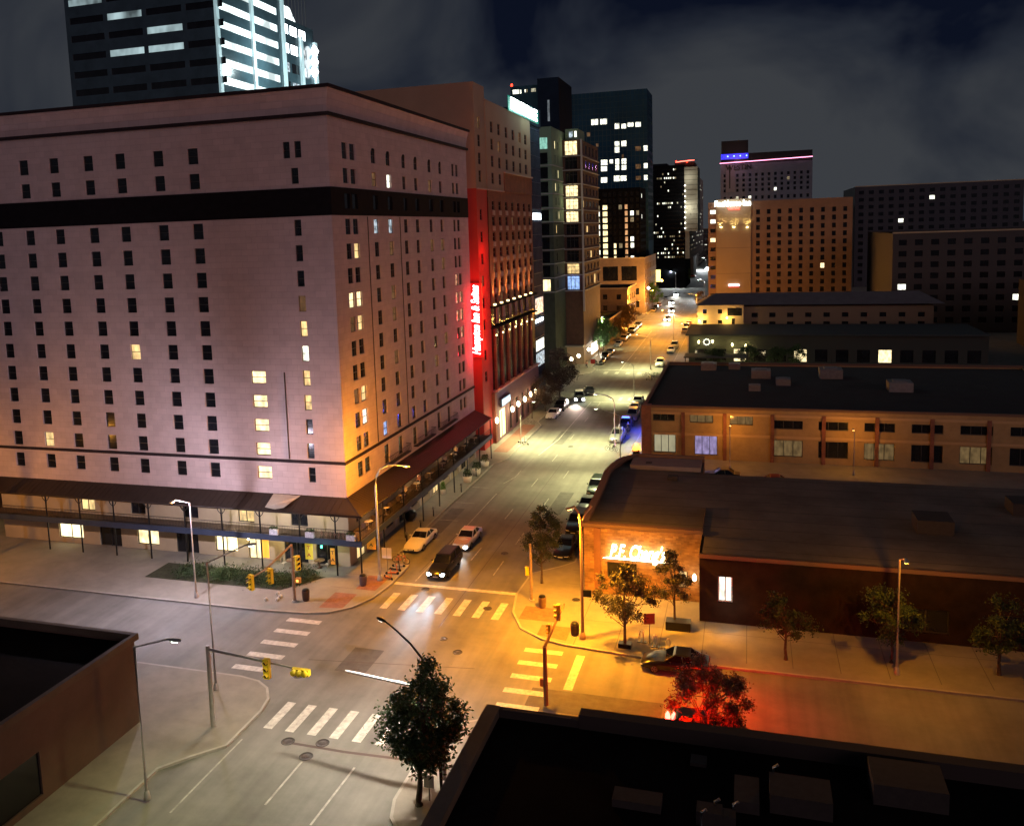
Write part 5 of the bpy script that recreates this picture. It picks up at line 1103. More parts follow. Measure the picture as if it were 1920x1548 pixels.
DBLUE = car_paint('dark_blue_paint', (.012, .018, .05)); REDP = car_paint('red_paint', (.30, .02, .015)); DGRN = car_paint('dark_green_paint', (.01, .02, .015)); TANP = car_paint('tan_paint', (.35, .28, .15)); REFLP = car_paint('neon_reflection_paint', (.46, .34, .30), .3)  # the reddish panel colour stands in for a neon reflection
GREYP = car_paint('grey_paint', (.09, .09, .095), .5)
G1 = 'cars parked along the kerbs'
c = make_car('coupe', WHITE, 'white muscle sedan parked at the kerb by the scooters, its dark windscreen facing us'); c['group'] = G1; park(c, -30.35, 76.6, 0)
suv = make_car('suv', BLK, 'black utility car with white headlights waiting at the stop line', lights=True, name='driving_car'); park(suv, -25.85, 70.9)
cop = make_car('sedan', car_paint('cool_silver', (.55, .60, .70), .2), 'silver sedan with reflection-tinted bonnet and lit headlights close behind the black one', lights=True, name='driving_car'); park(cop, -26.0, 78.0)
hood = MB(); hood.add([(-.76, -2.32, .80), (.76, -2.32, .80), (.80, -.8, .975), (-.80, -.8, .975)], [(0, 1, 2, 3)]); hood.build('bonnet', REFLP, cop); hood = MB(); hood.box(-.6, .6, .0, 1.0, 1.475, 1.483); hood.build('roof_reflection', REFLP, cop)  # thin panels coloured as the neon sign's reflection on bonnet and roof
def P2(x, y): p = g(x, y); return p[0], p[1]
spec = [  # kind, paint, label, pixel of its foot centre, heading, lights, x fixed
    ('sedan', WHITE, 'white sedan parked beyond the hotel drop-off, facing us', (-29.9, 135.8), 0, 0, 1),
    ('suv', BLK, 'black utility car parked right behind the white sedan under the dark tree', (-29.9, 141.8), 0, 0, 1),
    ('suv', GREYP, 'dark car turning at the second junction with glaring orange-white headlights', (-28.3, 150.0), 12, 1, 0),
    ('sedan', BLK, 'dark car just behind the glaring one at the second junction', (-27.6, 156.5), 15, 0, 0),
    ('sedan', BLK, 'dark sedan first in the row beyond the second crosswalk, left kerb', (-31.2, 192.2), 0, 0, 1),
    ('suv', BLK, 'dark utility car second in the row beyond the crosswalk, left kerb', (-31.3, 199.4), 0, 0, 1),
    ('sedan', GREYP, 'grey sedan third in the row beyond the crosswalk, left kerb', (-31.3, 206.5), 0, 0, 1),
    ('sedan', SILV, 'silver sedan by itself beside the green tree, left kerb', (-31.4, 221.5), 0, 0, 1),
    ('suv', TANP, 'pale tan car behind the lone silver sedan, left kerb', (-31.4, 231.5), 0, 0, 1),
    ('sedan', GREYP, 'grey car behind the pale tan one, left kerb', (-31.4, 238), 0, 0, 1),
    ('suv', BLK, 'black car at the near end of the orange lit stretch, left kerb', (-31.5, 250), 0, 0, 1),
    ('sedan', SILV, 'silver car in the orange lit stretch, left kerb', (-31.5, 257), 0, 0, 1),
    ('suv', DBLUE, 'dark blue car farthest in the orange lit row, left kerb', (-31.5, 264), 0, 0, 1),
    ('sedan', TANP, 'small tan car parked past the orange junction, left kerb', (-31.8, 312), 0, 0, 1),
    ('suv', BLK, 'black car parked past the tan one beyond the orange junction', (-31.8, 321), 0, 0, 1),
    ('sedan', REDP, 'dark red car parked under the small far tree', (-31.8, 333), 0, 0, 1),
    ('sedan', GREYP, 'distant dark car parked near the bright far junction', (-32, 365), 0, 0, 1),
    ('pickup', SILV, 'silver pickup at the near end of the police lit row, right kerb', (-17.6, 122.2), 0, 0, 1),
    ('suv', DBLUE, 'dark blue car washed in blue light, second in the row on the right kerb', (-17.4, 129.2), 0, 0, 1),
    ('suv', SILV, 'pale utility car third in the row on the right kerb', (-17.2, 136.2), 0, 0, 1),
    ('sedan', WHITE, 'white sedan fourth in the row on the right kerb', (-17.6, 141.6), 0, 0, 1),
    ('sedan', SILV, 'silver car at the far end of the row before the second junction', (-17.8, 148.0), 0, 0, 1),
    ('sedan', BLK, 'dark car at the near end of the kerbside row beside the restaurant', (-16.2, 77.6), 0, 0, 1),
    ('suv', BLK, 'black car second in the row beside the restaurant, street lamp glints on its roof', (-16.3, 84.2), 0, 0, 1),
    ('sedan', GREYP, 'dark brown car third in the row beside the restaurant', (-16.4, 90.4), 0, 0, 1),
    ('suv', DGRN, 'dark green car at the far end of the row beside the restaurant', (-16.4, 96.8), 0, 0, 1),
    ('pickup', WHITE, 'white truck at the kerb just past the second junction, right side', (-18.0, 190.0), 0, 0, 1),
    ('sedan', WHITE, 'white sedan farther up the right kerb', (-17.4, 211), 0, 0, 1),
    ('suv', WHITE, 'white utility car just behind the far white sedan, right kerb', (-17.2, 218.5), 0, 0, 1),
    ('sedan', TANP, 'small car at the right kerb where the orange light begins', (-16.9, 251), 0, 0, 1),
    ('suv', GREYP, 'dark car farther up in the orange light, right kerb', (-16.9, 259), 0, 0, 1),
    ('sedan', REDP, 'reddish car at the far end of the right kerb row', (-16.9, 268), 0, 0, 1),
    ('sedan', GREYP, 'car with blazing headlights in the middle of the orange street', (-24.3, 283), 0, 1, 0),
    ('suv', GREYP, 'car with blazing headlights crossing the orange junction', (-25.2, 310), 0, 1, 0),
    ('sedan', GREYP, 'car with blazing headlights beyond the orange junction', (-28, 345), 0, 1, 0),
    ('sedan', GREYP, 'last car with headlights before the far junction', (-29.3, 385), 0, 1, 0),
    ('suv', REDP, 'dark red van crossing at the bright far junction', (-30.5, 520), 90, 0, 0),
    ('sedan', BLK, 'black car in the small car park behind the restaurant', (-3.0, 104.5), -90, 0, 0),
    ('sedan', REDP, 'red car in the small car park under the cream wall', (2.6, 102.5), -90, 0, 0)]
CARS = []
for kd, pt_, lb, (x, y), hd, li, parked in spec:
    c = make_car(kd, pt_, lb, lights=bool(li), hl=.34 if y > 200 else .26, bar='washed' in lb, name='parked_car' if parked else None if not li else 'driving_car'); park(c, x, y, hd); CARS.append(c)
    if parked: c['group'] = G1
dsuv = make_car('sedan', BLK, 'dark car at the kerb of the side street, orange glints on its roof, right', name='parked_car'); q = P2(1236, 1262); park(dsuv, q[0] + 1.0, q[1] + .9, -90)
rcar = make_car('suv', DBLUE, 'car behind the foreground roof edge with two bright red tail lights', brake=True, name='braking_car'); q = g(1268, 1349, 1.05)
park(rcar, q[0] + 1.9, q[1] - .15, 90)
tl = MB(); 
for dx in (0, .36): tl.lathe((q[0] + dx - .5, q[1] + .05, 1.15), [(.04, -.36), (.13, -.2), (.15, 0), (.13, .2), (.04, .36)], 12)
tlo = bpy.data.objects.new('tail_lamp_cluster', tl.mesh('tail_lamp_cluster', emis('brake_white_red', (1, .05, .035), 18))); COL.objects.link(tlo); tlo.parent = rcar; bpy.context.view_layer.update(); tlo.matrix_parent_inverse = rcar.matrix_world.inverted()
lamp('POINT', (q[0] + 1.2, q[1] + 1.6, 1.6), 1000, (1, .010, .0), .2); lamp('POINT', (q[0] + .8, q[1] - 2.2, 2.2), 950, (1, .010, .0), .2); lamp('POINT', (q[0] + 3.4, q[1] + 4.6, 2.6), 900, (1, .010, .0), .3)  # added red lights without fittings, widening the tail-light wash
lamp('SPOT', (q[0] + .2, q[1] + .6, 1.3), 2400, (1, .015, .0), .15, direction=(.42, 1, .02), angle=75, blend=.8)
# headlight beams
for x, y, e in ((-26.45, 68.2, 1), (-25.2, 68.2, 1)):
    lamp('SPOT', (x, y, .8), 15000, (.50, .78, 1), .12, direction=(.13, -1, -.060), angle=16, blend=1); lamp('SPOT', (x, y, .8), 1500, (.55, .8, 1), .12, direction=(.13, -1, -.055), angle=40, blend=1)
for x, y, e in ((-26.6, 75.3, 900), (-25.4, 75.3, 900)): lamp('SPOT', (x, y, .7), e, (1, .9, .8), .08, direction=(.05, -1, -.12), angle=50, blend=.9)
lamp('SPOT', (-28.3, 147, .9), 4500, (1, .75, .6), .1, direction=(.1, -1, -.16), angle=60, blend=.9)
for (x, y, e) in ((-24.3, 279.5, 9000), (-25.2, 306.5, 9000), (-28, 341, 9000), (-29.3, 381, 9000)): lamp('SPOT', (x, y, 1.1), e, (1, .93, .82), .12, direction=(.02, -1, -.10), angle=50, blend=.9)
lamp('POINT', (-16.6, 125.5, 2.0), 260, (.05, .09, 1), .2); lamp('POINT', (-15.4, 128.5, 1.8), 520, (.06, .09, 1), .2); lamp('POINT', (-14.3, 122.8, 2.0), 420, (.06, .09, 1), .2); lamp('POINT', (-15.2, 117.2, 1.6), 160, (.06, .09, 1), .2)  # blue glow added along the kerb, no lamp bodies
# ================================================================ STREET LAMPS AND SIGNALS
def street_lamp(base, label, pts, power, col, head_dir, name='street_lamp', lens=None, r=.10, pm=GALV, spot=None, soft=.12, group=None, basez=SW):
    """pts: pole and arm centre line (world); head at its end"""
    o = place(name, (base[0], base[1], 0), label, 'street lamp', group)
    m = MB(); m.tube([(base[0], base[1], basez), (base[0], base[1], basez + .1), (base[0], base[1], basez + .45), (base[0], base[1], basez + .5)], [r * 2.1, r * 2.1, r * 1.5, r], 10); m.build('base', pm, o)
    n = len(pts); MB().tube([(base[0], base[1], basez)] + pts, [r] + [r * (1 - .5 * (i + 1) / n) for i in range(n)], 8).build('pole', pm, o)
    e = Vector(pts[-1]); d = Vector(head_dir).normalized(); s = Vector((-d.y, d.x, 0)).normalized()
    h = MB(); c = e + d * .3; up = Vector((0, 0, 1))
    rings = []
    for t, w_, hh in ((-.35, .05, .05), (-.15, .12, .08), (.15, .17, .10), (.38, .12, .07), (.48, .03, .03)):
        q = c + d * t; rings.append([q + s * w_ * math.cos(R(45 * k)) + up * hh * math.sin(R(45 * k)) for k in range(8)])
    vs = [tuple(p) for rg in rings for p in rg]; fs = [(i * 8 + k, i * 8 + (k + 1) % 8, (i + 1) * 8 + (k + 1) % 8, (i + 1) * 8 + k) for i in range(4) for k in range(8)]
    h.add(vs, fs, True); h.build('lamp_head', pm, o)
    if power:
        if spot is None and power < 6000 and lens is not None: spot = ((d.x * .15, d.y * .15, -1), 128); power *= 2.1
        l = MB(); l.obox(c + d * .1 - up * .085, d * .16, s * .10, up * .02); l.build('lens', lens or E_S, o)
        if spot: lamp('SPOT', c - up * .16, power, col, soft, direction=spot[0], angle=spot[1], blend=.6, parent=o)
        else: lamp('POINT', c - up * .22, power, col, soft, parent=o)
    return o
SOD = (1, .355, .012); SODW = (1, .40, .05); WARMW = (1, .72, .42); GREENWH = (1, .98, .46); COOL = (.80, .95, 1)
E_GW = emis('mercury_lens', (.85, 1, .85), 12)
bx, by, _ = g(713, 1090)
hL = onY(763, 873, 67.2)
street_lamp((bx, by), 'tall grey curved street lamp in front of the hotel corner, standing by the scooters', [(bx, by, 8.6), (bx + .1, by, 9.4), (bx + .5, by, 10.1), (bx + 1.3, by, 10.55), (hL[0] - .5, by, hL[2])], 9500, SOD, (1, 0, 0), r=.12)
# the dark arched lamp in the foreground
zp = g(805, 1260, 7.0); e = g(716, 1162, 8.4)
ax, ay = -15.4, 40.3
street_lamp((ax, ay), 'dark arched street lamp rising out of the foreground tree, unlit from above', [(ax, ay, 5.8), (ax - .15, ay + .1, 6.6), (ax - .8, ay + .55, 7.5), (ax - 1.9, ay + 1.2, 8.15), (ax - 3.0, ay + 1.95, 8.42), (e[0] + .3, e[1] - .2, 8.45)], 3000, (1, .87, .70), (-.85, .5, 0), r=.09, pm=BLACK, lens=emis('dull_lens', (1, .9, .8), 2))
bx2, by2, _ = g(1093, 1200); k1 = onY(1081, 949, by2); k2 = onY(1100, 965, by2 + .6)
o = street_lamp((bx2, by2), 'tall orange lit lamp post on the right corner in front of the brick restaurant', [(bx2, by2, 8.6), (bx2 - .1, by2, 9.6), (bx2 - .45, by2, 10.15), (k1[0] - .2, by2 - .2, k1[2])], 26000, SOD, (-.6, -.8, 0), r=.12, spot=((-.02, -.06, -1), 128), pm=mat('ochre_steel', (.40, .26, .12), .5, .3))
MB().tube([(bx2, by2, 8.9), (bx2 + .35, by2 + .25, 9.6), (bx2 + .75, by2 + .5, 10.1)], .07, 6).build('side_arm', mat('ochre_steel', (.40, .26, .12), .5, .3), o)
lamp('SPOT', (bx2 + .9, by2 + .6, 9.95), 11000, SOD, .1, direction=(.12, .42, -1), angle=112, parent=o)
MB().box(bx2 + .1, bx2 + .7, by2 - .1, by2 + .1, 3.4, 3.9).build('signal_box', BLACK, o)
def simple(px_, py_, h, label, power, col, arm, r=.07, lens=None, pm=GALV):
    b = g(px_, py_, SW); d = Vector(arm); L = d.length; d.normalize()
    return street_lamp((b[0], b[1]), label, [(b[0], b[1], h * .9), (b[0] + arm[0] * .12, b[1] + arm[1] * .12, h * .97), (b[0] + arm[0] * .5, b[1] + arm[1] * .5, h * 1.03), (b[0] + arm[0], b[1] + arm[1], h * 1.05)], power, col, d, r=r, lens=lens, pm=pm)
simple(977, 832, 6.0, 'slim white lamp pole before the lit hotel entrance', 4000, GREENWH, (1.6, 0, 0), lens=E_GW)
simple(1153, 836, 7.0, 'pale lamp pole standing in the blue police light, right kerb', 5900, GREENWH, (-2.2, 0, 0), lens=E_GW, pm=mat('lilac_steel', (.5, .45, .55), .5, .2))
simple(1189, 745, 6.2, 'thin dark pole on the near right corner of the second junction', 5900, GREENWH, (-1.6, 0, 0), lens=E_GW, r=.06, pm=METAL)
simple(1220, 692, 7.2, 'white pole by the parked white truck past the second junction', 5900, GREENWH, (-2.4, 0, 0), lens=E_GW)
simple(1111, 660, 8.4, 'curved lamp post among the trees on the far left kerb', 5900, GREENWH, (2.2, 0, 0), lens=E_GW)
simple(1263, 640, 8.0, 'slim pole on the right kerb where the orange light starts', 12000, SOD, (-2.4, 0, 0))
simple(1290, 667, 7.4, 'grey blue pole by the terrace of the bar', 500, COOL, (-1, -.6, 0), lens=E_GW)
for i, (x, y, pw) in enumerate(((-33.2, 262, 36000), (-15.4, 286, 44000), (-33.4, 304, 9000))):
    street_lamp((x, y), ['orange street lamp before the far orange junction, left kerb', 'orange street lamp at the far orange junction, right corner', 'orange street lamp past the far junction, left kerb'][i], [(x, y, 7.6), (x + (2 if x < -20 else -2), y, 8.2)], pw, SODW, (1 if x < -20 else -1, 0, 0), r=.08)
for i, (x, y, pw) in enumerate(((-16.5, 360, 9000), (-33, 430, 20000), (-26.3, 600, 40000))):
    street_lamp((x, y), ['white street lamp right of the car park past the orange junction', 'white street lamp at the far bright crossing', 'glaring white lamp at the end of the street'][i], [(x, y, 7.6), (x - 2, y, 8.2)], pw, (.9, .97, 1), (-1, 0, 0), r=.09, lens=emis('glare_lens', (.8, .95, 1), 60))
gl = place('glare_lantern', (-26, 603, 4), 'blazing white light at the end of the street', 'lantern'); q = onY(1326, 505, 600); MB().lathe(q, [(.2, -1.6), (1.3, -.6), (1.3, .6), (.2, 1.6)], 10).build('globe', emis('glare_globe', (.75, .93, 1), 14), gl)
for i, (px_, py_, s) in enumerate(((1278, 500, .8), (1255, 505, .5), (1241, 526, .55), (1216, 540, .5))):
    q = onY(px_, py_, (440, 440, 352, 300)[i]); gg = place('globe_lamp', q, ['white globe light by the far junction trees', 'small bluish light at the far junction', 'orange globe on the far left pavement', 'white globe in the small far tree'][i], 'lamp'); MB().lathe(q, [(.1, -s), (s, 0), (.1, s)], 8).build('globe', [emis('globe_white', (.9, .97, 1), 10), emis('globe_blue', (.3, .6, 1), 8), emis('globe_orange', (1, .5, .1), 14), emis('globe_white', (.9, .97, 1), 10)][i], gg)
    lamp('POINT', (q[0], q[1] - 2, q[2]), [9000, 3000, 2600, 900][i], [(.9, .97, 1), (.4, .6, 1), SOD, WARMW][i], .3, parent=gg)
for i, (px_, py_) in enumerate(((1071, 673), (1085, 667), (1104, 655))):
    q = onX(px_, py_, -33.6); gg = place('globe_sconce', q, ['double globe light at the foot of the condo tower', 'large globe light by the condo doorway', 'bright globe light beside the condo awning'][i], 'wall light', 'globe lights at the condo foot')
    MB().lathe(q, [(.08, -.4), (.38, -.1), (.38, .1), (.08, .4)], 10).build('globe', E_WW, gg); lamp('POINT', (q[0] + .8, q[1] - .3, q[2]), 320, (1, .75, .35), .25, parent=gg)
# unseen street lamps added to light this junction and the walls round it
street_lamp((-44.5, 60.4), 'white street lamp on the cross street pavement left of the hotel corner', [(-44.5, 60.4, 8.4), (-44.5, 58.6, 9.2)], 6400, (.90, .80, 1.0), (0, -1, 0), r=.09)
street_lamp((-31.0, 36.5), 'street lamp on the near left pavement over the wide lanes', [(-31.0, 36.5, 8.8), (-28.8, 36.5, 9.5)], 950, GREENWH, (1, 0, 0), r=.09, lens=E_GW)
street_lamp((-34.0, 47.5), 'street lamp on the near left corner of the junction', [(-34.0, 47.5, 9.0), (-32.0, 49, 9.8)], 1100, (1, .80, .62), (.8, .6, 0), r=.09, lens=E_GW)
street_lamp((9.5, 60.0), 'street lamp farther along the side street on the right', [(9.5, 60, 8.0), (9.5, 58, 8.8)], 2300, SOD, (0, -1, 0), r=.09)
street_lamp((-2.0, 108.9), 'lamp on the car park wall lighting the cream brick front', [(-2.0, 108.9, 5.0), (-2.0, 109.4, 5.4)], 520, SODW, (0, 1, 0), r=.06)
street_lamp((12.0, 108.4), 'second lamp in the car park lighting the cream brick front', [(12, 108.4, 5.0), (12, 108.9, 5.4)], 520, SODW, (0, 1, 0), r=.06)
street_lamp((-14.2, 100.4), 'street lamp on the right pavement past the restaurant', [(-14.2, 100.4, 8.2), (-16.6, 100.4, 9.0)], 5900, GREENWH, (-1, 0, 0), r=.08, lens=E_GW)
street_lamp((-70.5, 60.6), 'street lamp far down the cross street, left', [(-70.5, 60.6, 8.2), (-70.5, 58.6, 9.0)], 3000, SODW, (0, -1, 0), r=.08)

def sig_head(o, c, n, side, m=YELLOW, k=3, s=1.0):
    """three-section signal head at c facing n"""
    n = Vector(n).normalized(); t = Vector((-n.y, n.x, 0)); up = Vector((0, 0, 1)); c = Vector(c)
    h = MB(); h.obox(c, t * .19 * s, n * .13 * s, up * .2 * k * s); hb = h.build('signal_head', m, o)
    for i in range(k):
        q = c + n * .14 * s + up * (.4 * (i - (k - 1) / 2)) * s; v = MB()
        ring = [q + t * .16 * s * math.cos(R(30 * j)) + up * .16 * s * math.sin(R(30 * j)) for j in range(12)]; rg2 = [p + n * .22 * s for p in ring[:7]]
        v.add(ring[:7] + rg2, [(j, j + 1, j + 8, j + 7) for j in range(6)]); v.build('visor', m, hb)
        l = MB(); l.add([p + n * .01 for p in ring], [tuple(range(12))]); l.build('signal_lens', BLACK, hb)
# left far corner signal
sx, sy, _ = g(553, 1130); sl_ = place('traffic_signal', (sx, sy, 0), 'weathered signal post with yellow heads on the pink hotel corner', 'traffic signal')
MB().tube([(sx, sy, SW), (sx, sy, 5.05)], [.14, .10], 8).build('pole', WOODM, sl_); MB().tube([(sx, sy, SW), (sx, sy, SW + .12)], [.26, .22], 10).build('base', GALV, sl_)
e1 = g(496, 1068, 4.75); MB().tube([(sx, sy, 5.0), e1, (e1[0] - .3, e1[1] - 2.2, 4.7)], [.09, .07, .05], 6).build('mast_arm', WOODM, sl_)
q = g(507, 1078, 4.4); sig_head(sl_, (q[0], q[1], 4.35), (-.3, -1, 0), 1); q = g(498, 1072, 4.6); sig_head(sl_, (q[0] - .3, q[1] - 1.6, 4.4), (-.3, -1, 0), 1)
sig_head(sl_, (sx + .55, sy - .1, 3.55), (.75, -.6, 0), 1); MB().tube([(sx, sy, 3.95), (sx + .55, sy - .1, 4.2)], .04, 5).build('bracket', YELLOW, sl_)
m = MB(); m.obox((sx + .5, sy - .1, 2.05), (.2, 0, 0), (0, .14, 0), (0, 0, .22)); m.build('walk_signal', mat('signal_bronze', (.35, .2, .05), .5), sl_); m = MB(); m.box(sx + .38, sx + .6, sy - .26, sy - .245, 1.95, 2.15); m.build('hand_symbol', emis('hand_orange', (1, .3, .05), 4), sl_)
# right corner signal (near)
sx, sy, _ = g(1024, 1325); zt_ = 4.05; sr = place('traffic_signal', (sx, sy, 0), 'brown signal post at the right end of the crosswalk with its arm angled away', 'traffic signal')
MB().tube([(sx, sy, SW), (sx, sy, zt_)], [.16, .13], 8).build('pole', mat('rust_steel', (.22, .11, .05), .6, .2), sr)
ea = g(1058, 1132, 4.9); MB().tube([(sx, sy, zt_ - .05), (sx + .1, sy + 1.0, 4.3), ea], [.11, .1, .06], 6).build('mast_arm', mat('rust_steel', (.22, .11, .05), .6, .2), sr)
q = g(1050, 1146, 4.8); sig_head(sr, (q[0] - .1, q[1], 4.75), (-1, -.1, 0), 1, s=.9); q = g(1037, 1178, 4.4); sig_head(sr, (q[0] - .25, q[1], 4.3), (-1, -.1, 0), 1, s=.6)
MB().box(sx - .35, sx - .12, sy - .1, sy + .1, 1.4, 1.9).build('walk_signal', mat('signal_orange', (.6, .16, .03), .5), sr)
# far right small pole signal
sx, sy, _ = g(997, 1128); sp_ = place('traffic_signal', (sx, sy, 0), 'short tan signal post beside the litter bin on the right far corner', 'traffic signal')
MB().tube([(sx, sy, SW), (sx, sy, 4.9)], [.13, .10], 8).build('pole', WOODM, sp_); MB().tube([(sx, sy, SW), (sx, sy, SW + .1)], .22, 10).build('base', GALV, sp_)
MB().obox((sx - .3, sy, 2.6), (.14, 0, 0), (0, .1, 0), (0, 0, .35)).build('walk_signal', YELLOW, sp_)
# near left mast arm coming in from the left
e2 = g(575, 1258, 5.1); sn = place('traffic_signal', (-31.6, 43.6, 0), 'signal with a yellow head at the tip of its long arm, near left corner', 'traffic signal')
MB().tube([(-31.6, 43.6, SW), (-31.6, 43.6, 5.4)], [.16, .12], 8).build('pole', GALV, sn); MB().tube([(-31.6, 43.6, 5.2), (e2[0] - .2, e2[1], 5.15)], [.1, .05], 6).build('mast_arm', GALV, sn)
hd = MB(); c = Vector((e2[0] - .35, e2[1] - .05, 5.05)); hd.obox(c, (.55, 0, 0), (0, .14, 0), (0, 0, .18)); hb = hd.build('signal_head', YELLOW, sn)
for i in range(3): MB().lathe((c.x - .36 + i * .36, c.y - .14, c.z + .02), [(.17, -.2), (.17, 0)], 10, ax=1).build('visor', YELLOW, hb)
q = g(500, 1248, 5.15); sig_head(sn, (q[0], q[1], 5.0), (0, -1, 0), 1)
# near mast arm out of the tree
e3, e4 = g(648, 1257, 5.3), g(762, 1282, 5.3); st = place('traffic_signal', (-15.9, e4[1] - .2, 0), 'signal post hidden in the foreground tree with a pale bare arm over the street', 'traffic signal')
MB().tube([(-15.9, e4[1] - .2, SW), (-15.9, e4[1] - .2, 5.5)], [.15, .12], 8).build('pole', METAL, st)
MB().tube([(-15.9, e4[1] - .2, 5.35), e4, e3], [.12, .09, .06], 8).build('mast_arm', mat('bright_galv', (.62, .64, .66), .4, .3), st)
q = g(803, 1341, 3.4); MB().obox(q, (.12, 0, 0), (0, .05, 0), (0, 0, .12)).build('red_hand_signal', emis('hand_red', (1, .03, .08), 6), st)
lamp('POINT', (e3[0] + 2.0, e3[1] + 1.6, 7.4), 50, (1, 1, 1), .1, parent=st)

# small street things
def bin_(px_, py_, label, m, tall=.95):
    x, y, _ = g(px_, py_, SW); o = place('litter_bin', (x, y, SW), label, 'litter bin', 'litter bins on the corners'); 
    b = MB(); b.lathe((x, y, SW), [(.24, 0), (.27, .08), (.30, tall * .85), (.32, tall * .88), (.32, tall * .93)], 12); b.build('body', m, o)
    l = MB(); l.lathe((x, y, SW + tall * .93), [(.30, 0), (.26, .1), (.15, .16), (.03, .17)], 12); l.build('lid', BLACK, o)
    s = MB()
    for i in range(12): a = R(30 * i); s.tube([(x + .28 * math.cos(a), y + .28 * math.sin(a), SW + .1), (x + .315 * math.cos(a), y + .315 * math.sin(a), SW + tall * .85)], .012, 3)
    s.build('slats', m, o)
BINM = mat('bin_brown', (.09, .06, .05), .6, .3)
bin_(574, 1125, 'dark litter bin beside the signal post on the hotel corner', BINM); bin_(681, 1097, 'ribbed brown litter bin near the tall curved lamp', mat('bin_mauve', (.2, .14, .13), .6))
bin_(1017, 1138, 'litter bin beside the short tan signal post, right corner', mat('bin_tan', (.22, .13, .07), .6)); bin_(1078, 1190, 'dark domed litter bin at the foot of the tall orange lit post', BINM)
def bollard(px_, py_, label, h=1.0):
    x, y, _ = g(px_, py_, SW); o = place('parking_meter', (x, y, SW), label, 'parking meter', 'parking meters along the left kerb')
    MB().tube([(x, y, SW), (x, y, SW + h * .7)], [.07, .05], 6).build('post', BLACK, o); b = MB(); b.lathe((x, y, SW + h * .7), [(.05, 0), (.13, .08), (.14, .22), (.1, .34), (.03, .38)], 8); b.build('meter_head', METAL, o)
for i, (a_, b2) in enumerate(((763, 1015), (789, 992), (813, 967), (865, 922), (893, 893))): bollard(a_, b2, ['parking meter nearest the white muscle sedan', 'parking meter just behind the white muscle sedan', 'parking meter in front of the striped hotel entrance', 'parking meter between the entrance and the planters', 'parking meter against the second white planter'][i])
def planter(x, y, label, group, r_=.55, h=.75, bush=LEAFD, mt=None, bh=.8):
    o = place('potted_shrub', (x, y, SW), label, 'planter', group); b = MB(); b.lathe((x, y, SW), [(r_ * .8, 0), (r_ * .95, h * .5), (r_, h), (r_ * .88, h), (r_ * .86, h - .08)], 16); b.build('pot', mt or mat('white_pot', (.72, .66, .58), .7), o)
    s = MB(); rl_ = random.Random(int(x * 31 + y * 7))
    for k in range(420):
        a = rl_.uniform(0, 6.28); t = rl_.random(); rr_ = r_ * 1.15 * math.sqrt(rl_.random()) * (1 - t * .45); p = Vector((x + rr_ * math.cos(a), y + rr_ * math.sin(a), SW + h + t * bh))
        u = Vector((rl_.uniform(-1, 1), rl_.uniform(-1, 1), rl_.uniform(-.6, 1))).normalized() * .075; v = u.cross(Vector((rl_.uniform(-1, 1), rl_.uniform(-1, 1), rl_.uniform(-1, 1)))).normalized() * .045
        s.quad(p - u, p + v, p + u, p - v)
    s.build('shrub', bush, o)
for i, (a_, b2) in enumerate(((878, 903), (895, 889), (911, 874))):
    q = g(a_, b2, SW); planter(q[0] - .1, q[1], ['white round planter with low shrub, nearest of the kerb row', 'white round planter in the middle of the kerb row', 'white round planter farthest of the kerb row'][i], 'white planters on the left kerb')
q = g(831, 925, SW); planter(q[0], q[1], 'small white pot with bright green fern beside the entrance', None, .3, .5, mat('fern_green', (.16, .26, .04), .6, noise=.4, nscale=3), bh=.9)
q = g(1098, 720, SW)
# entrance canopy piece and dark drum
q = g(772, 975, SW); o = place('stacked_menu_stand', (q[0], q[1], SW), 'dark barrel shaped stand with pale end on the hotel pavement', 'stand'); MB().lathe((q[0], q[1] - .2, SW + .62), [(.1, -.5), (.52, -.48), (.52, .45), (.48, .5)], 14, ax=1).build('barrel', BLACK, o); MB().box(q[0] - .3, q[0] + .3, q[1] - .4, q[1] + .3, SW, SW + .2).build('foot', METAL, o); MB().box(q[0] - .5, q[0] - .2, q[1] + .35, q[1] + .5, SW + .6, SW + 1.35).build('board', mat('pale_board', (.6, .58, .55), .6), o)
# sign on posts
def post_sign(px_, py_, h, w, hh, m, label, name='street_sign', n=(0, -1), twin=False):
    x, y, _ = g(px_, py_, SW); o = place(name, (x, y, SW), label, 'sign'); MB().tube([(x, y, SW), (x, y, h + hh)], .03, 6).build('post', METAL, o); t = (-n[1], n[0])
    if twin:
        for s in (-1, 1): MB().obox((x + s * t[0] * w * .27, y + s * t[1] * w * .27 - .05, h + hh / 2), (t[0] * w * .24, t[1] * w * .24, 0), (n[0] * .015, n[1] * .015, 0), (0, 0, hh / 2)).build('panel', m, o)
    else: MB().obox((x, y - .05, h + hh / 2), (t[0] * w / 2, t[1] * w / 2, 0), (n[0] * .015, n[1] * .015, 0), (0, 0, hh / 2)).build('panel', m, o)
    return o
WS = mat('white_sign_sheet', (.75, .70, .68), .5)
post_sign(727, 1070, 1.35, .9, .95, WS, 'pair of white sign sheets on one post behind the scooters', twin=True)
post_sign(1218, 1205, 1.6, .75, .8, mat('red_brown_sign', (.22, .05, .02), .6), 'square red-brown sign on a thin post by the hire bikes, right pavement', n=(.3, -1))
post_sign(806, 1500, .9, .55, .7, WS, 'white notice on a post beside the foreground tree', twin=True)
o = post_sign(1112, 700, 2.2, .9, .9, mat('red_disc', (.5, .03, .02), .5), 'small red sign on the corner past the second crosswalk')
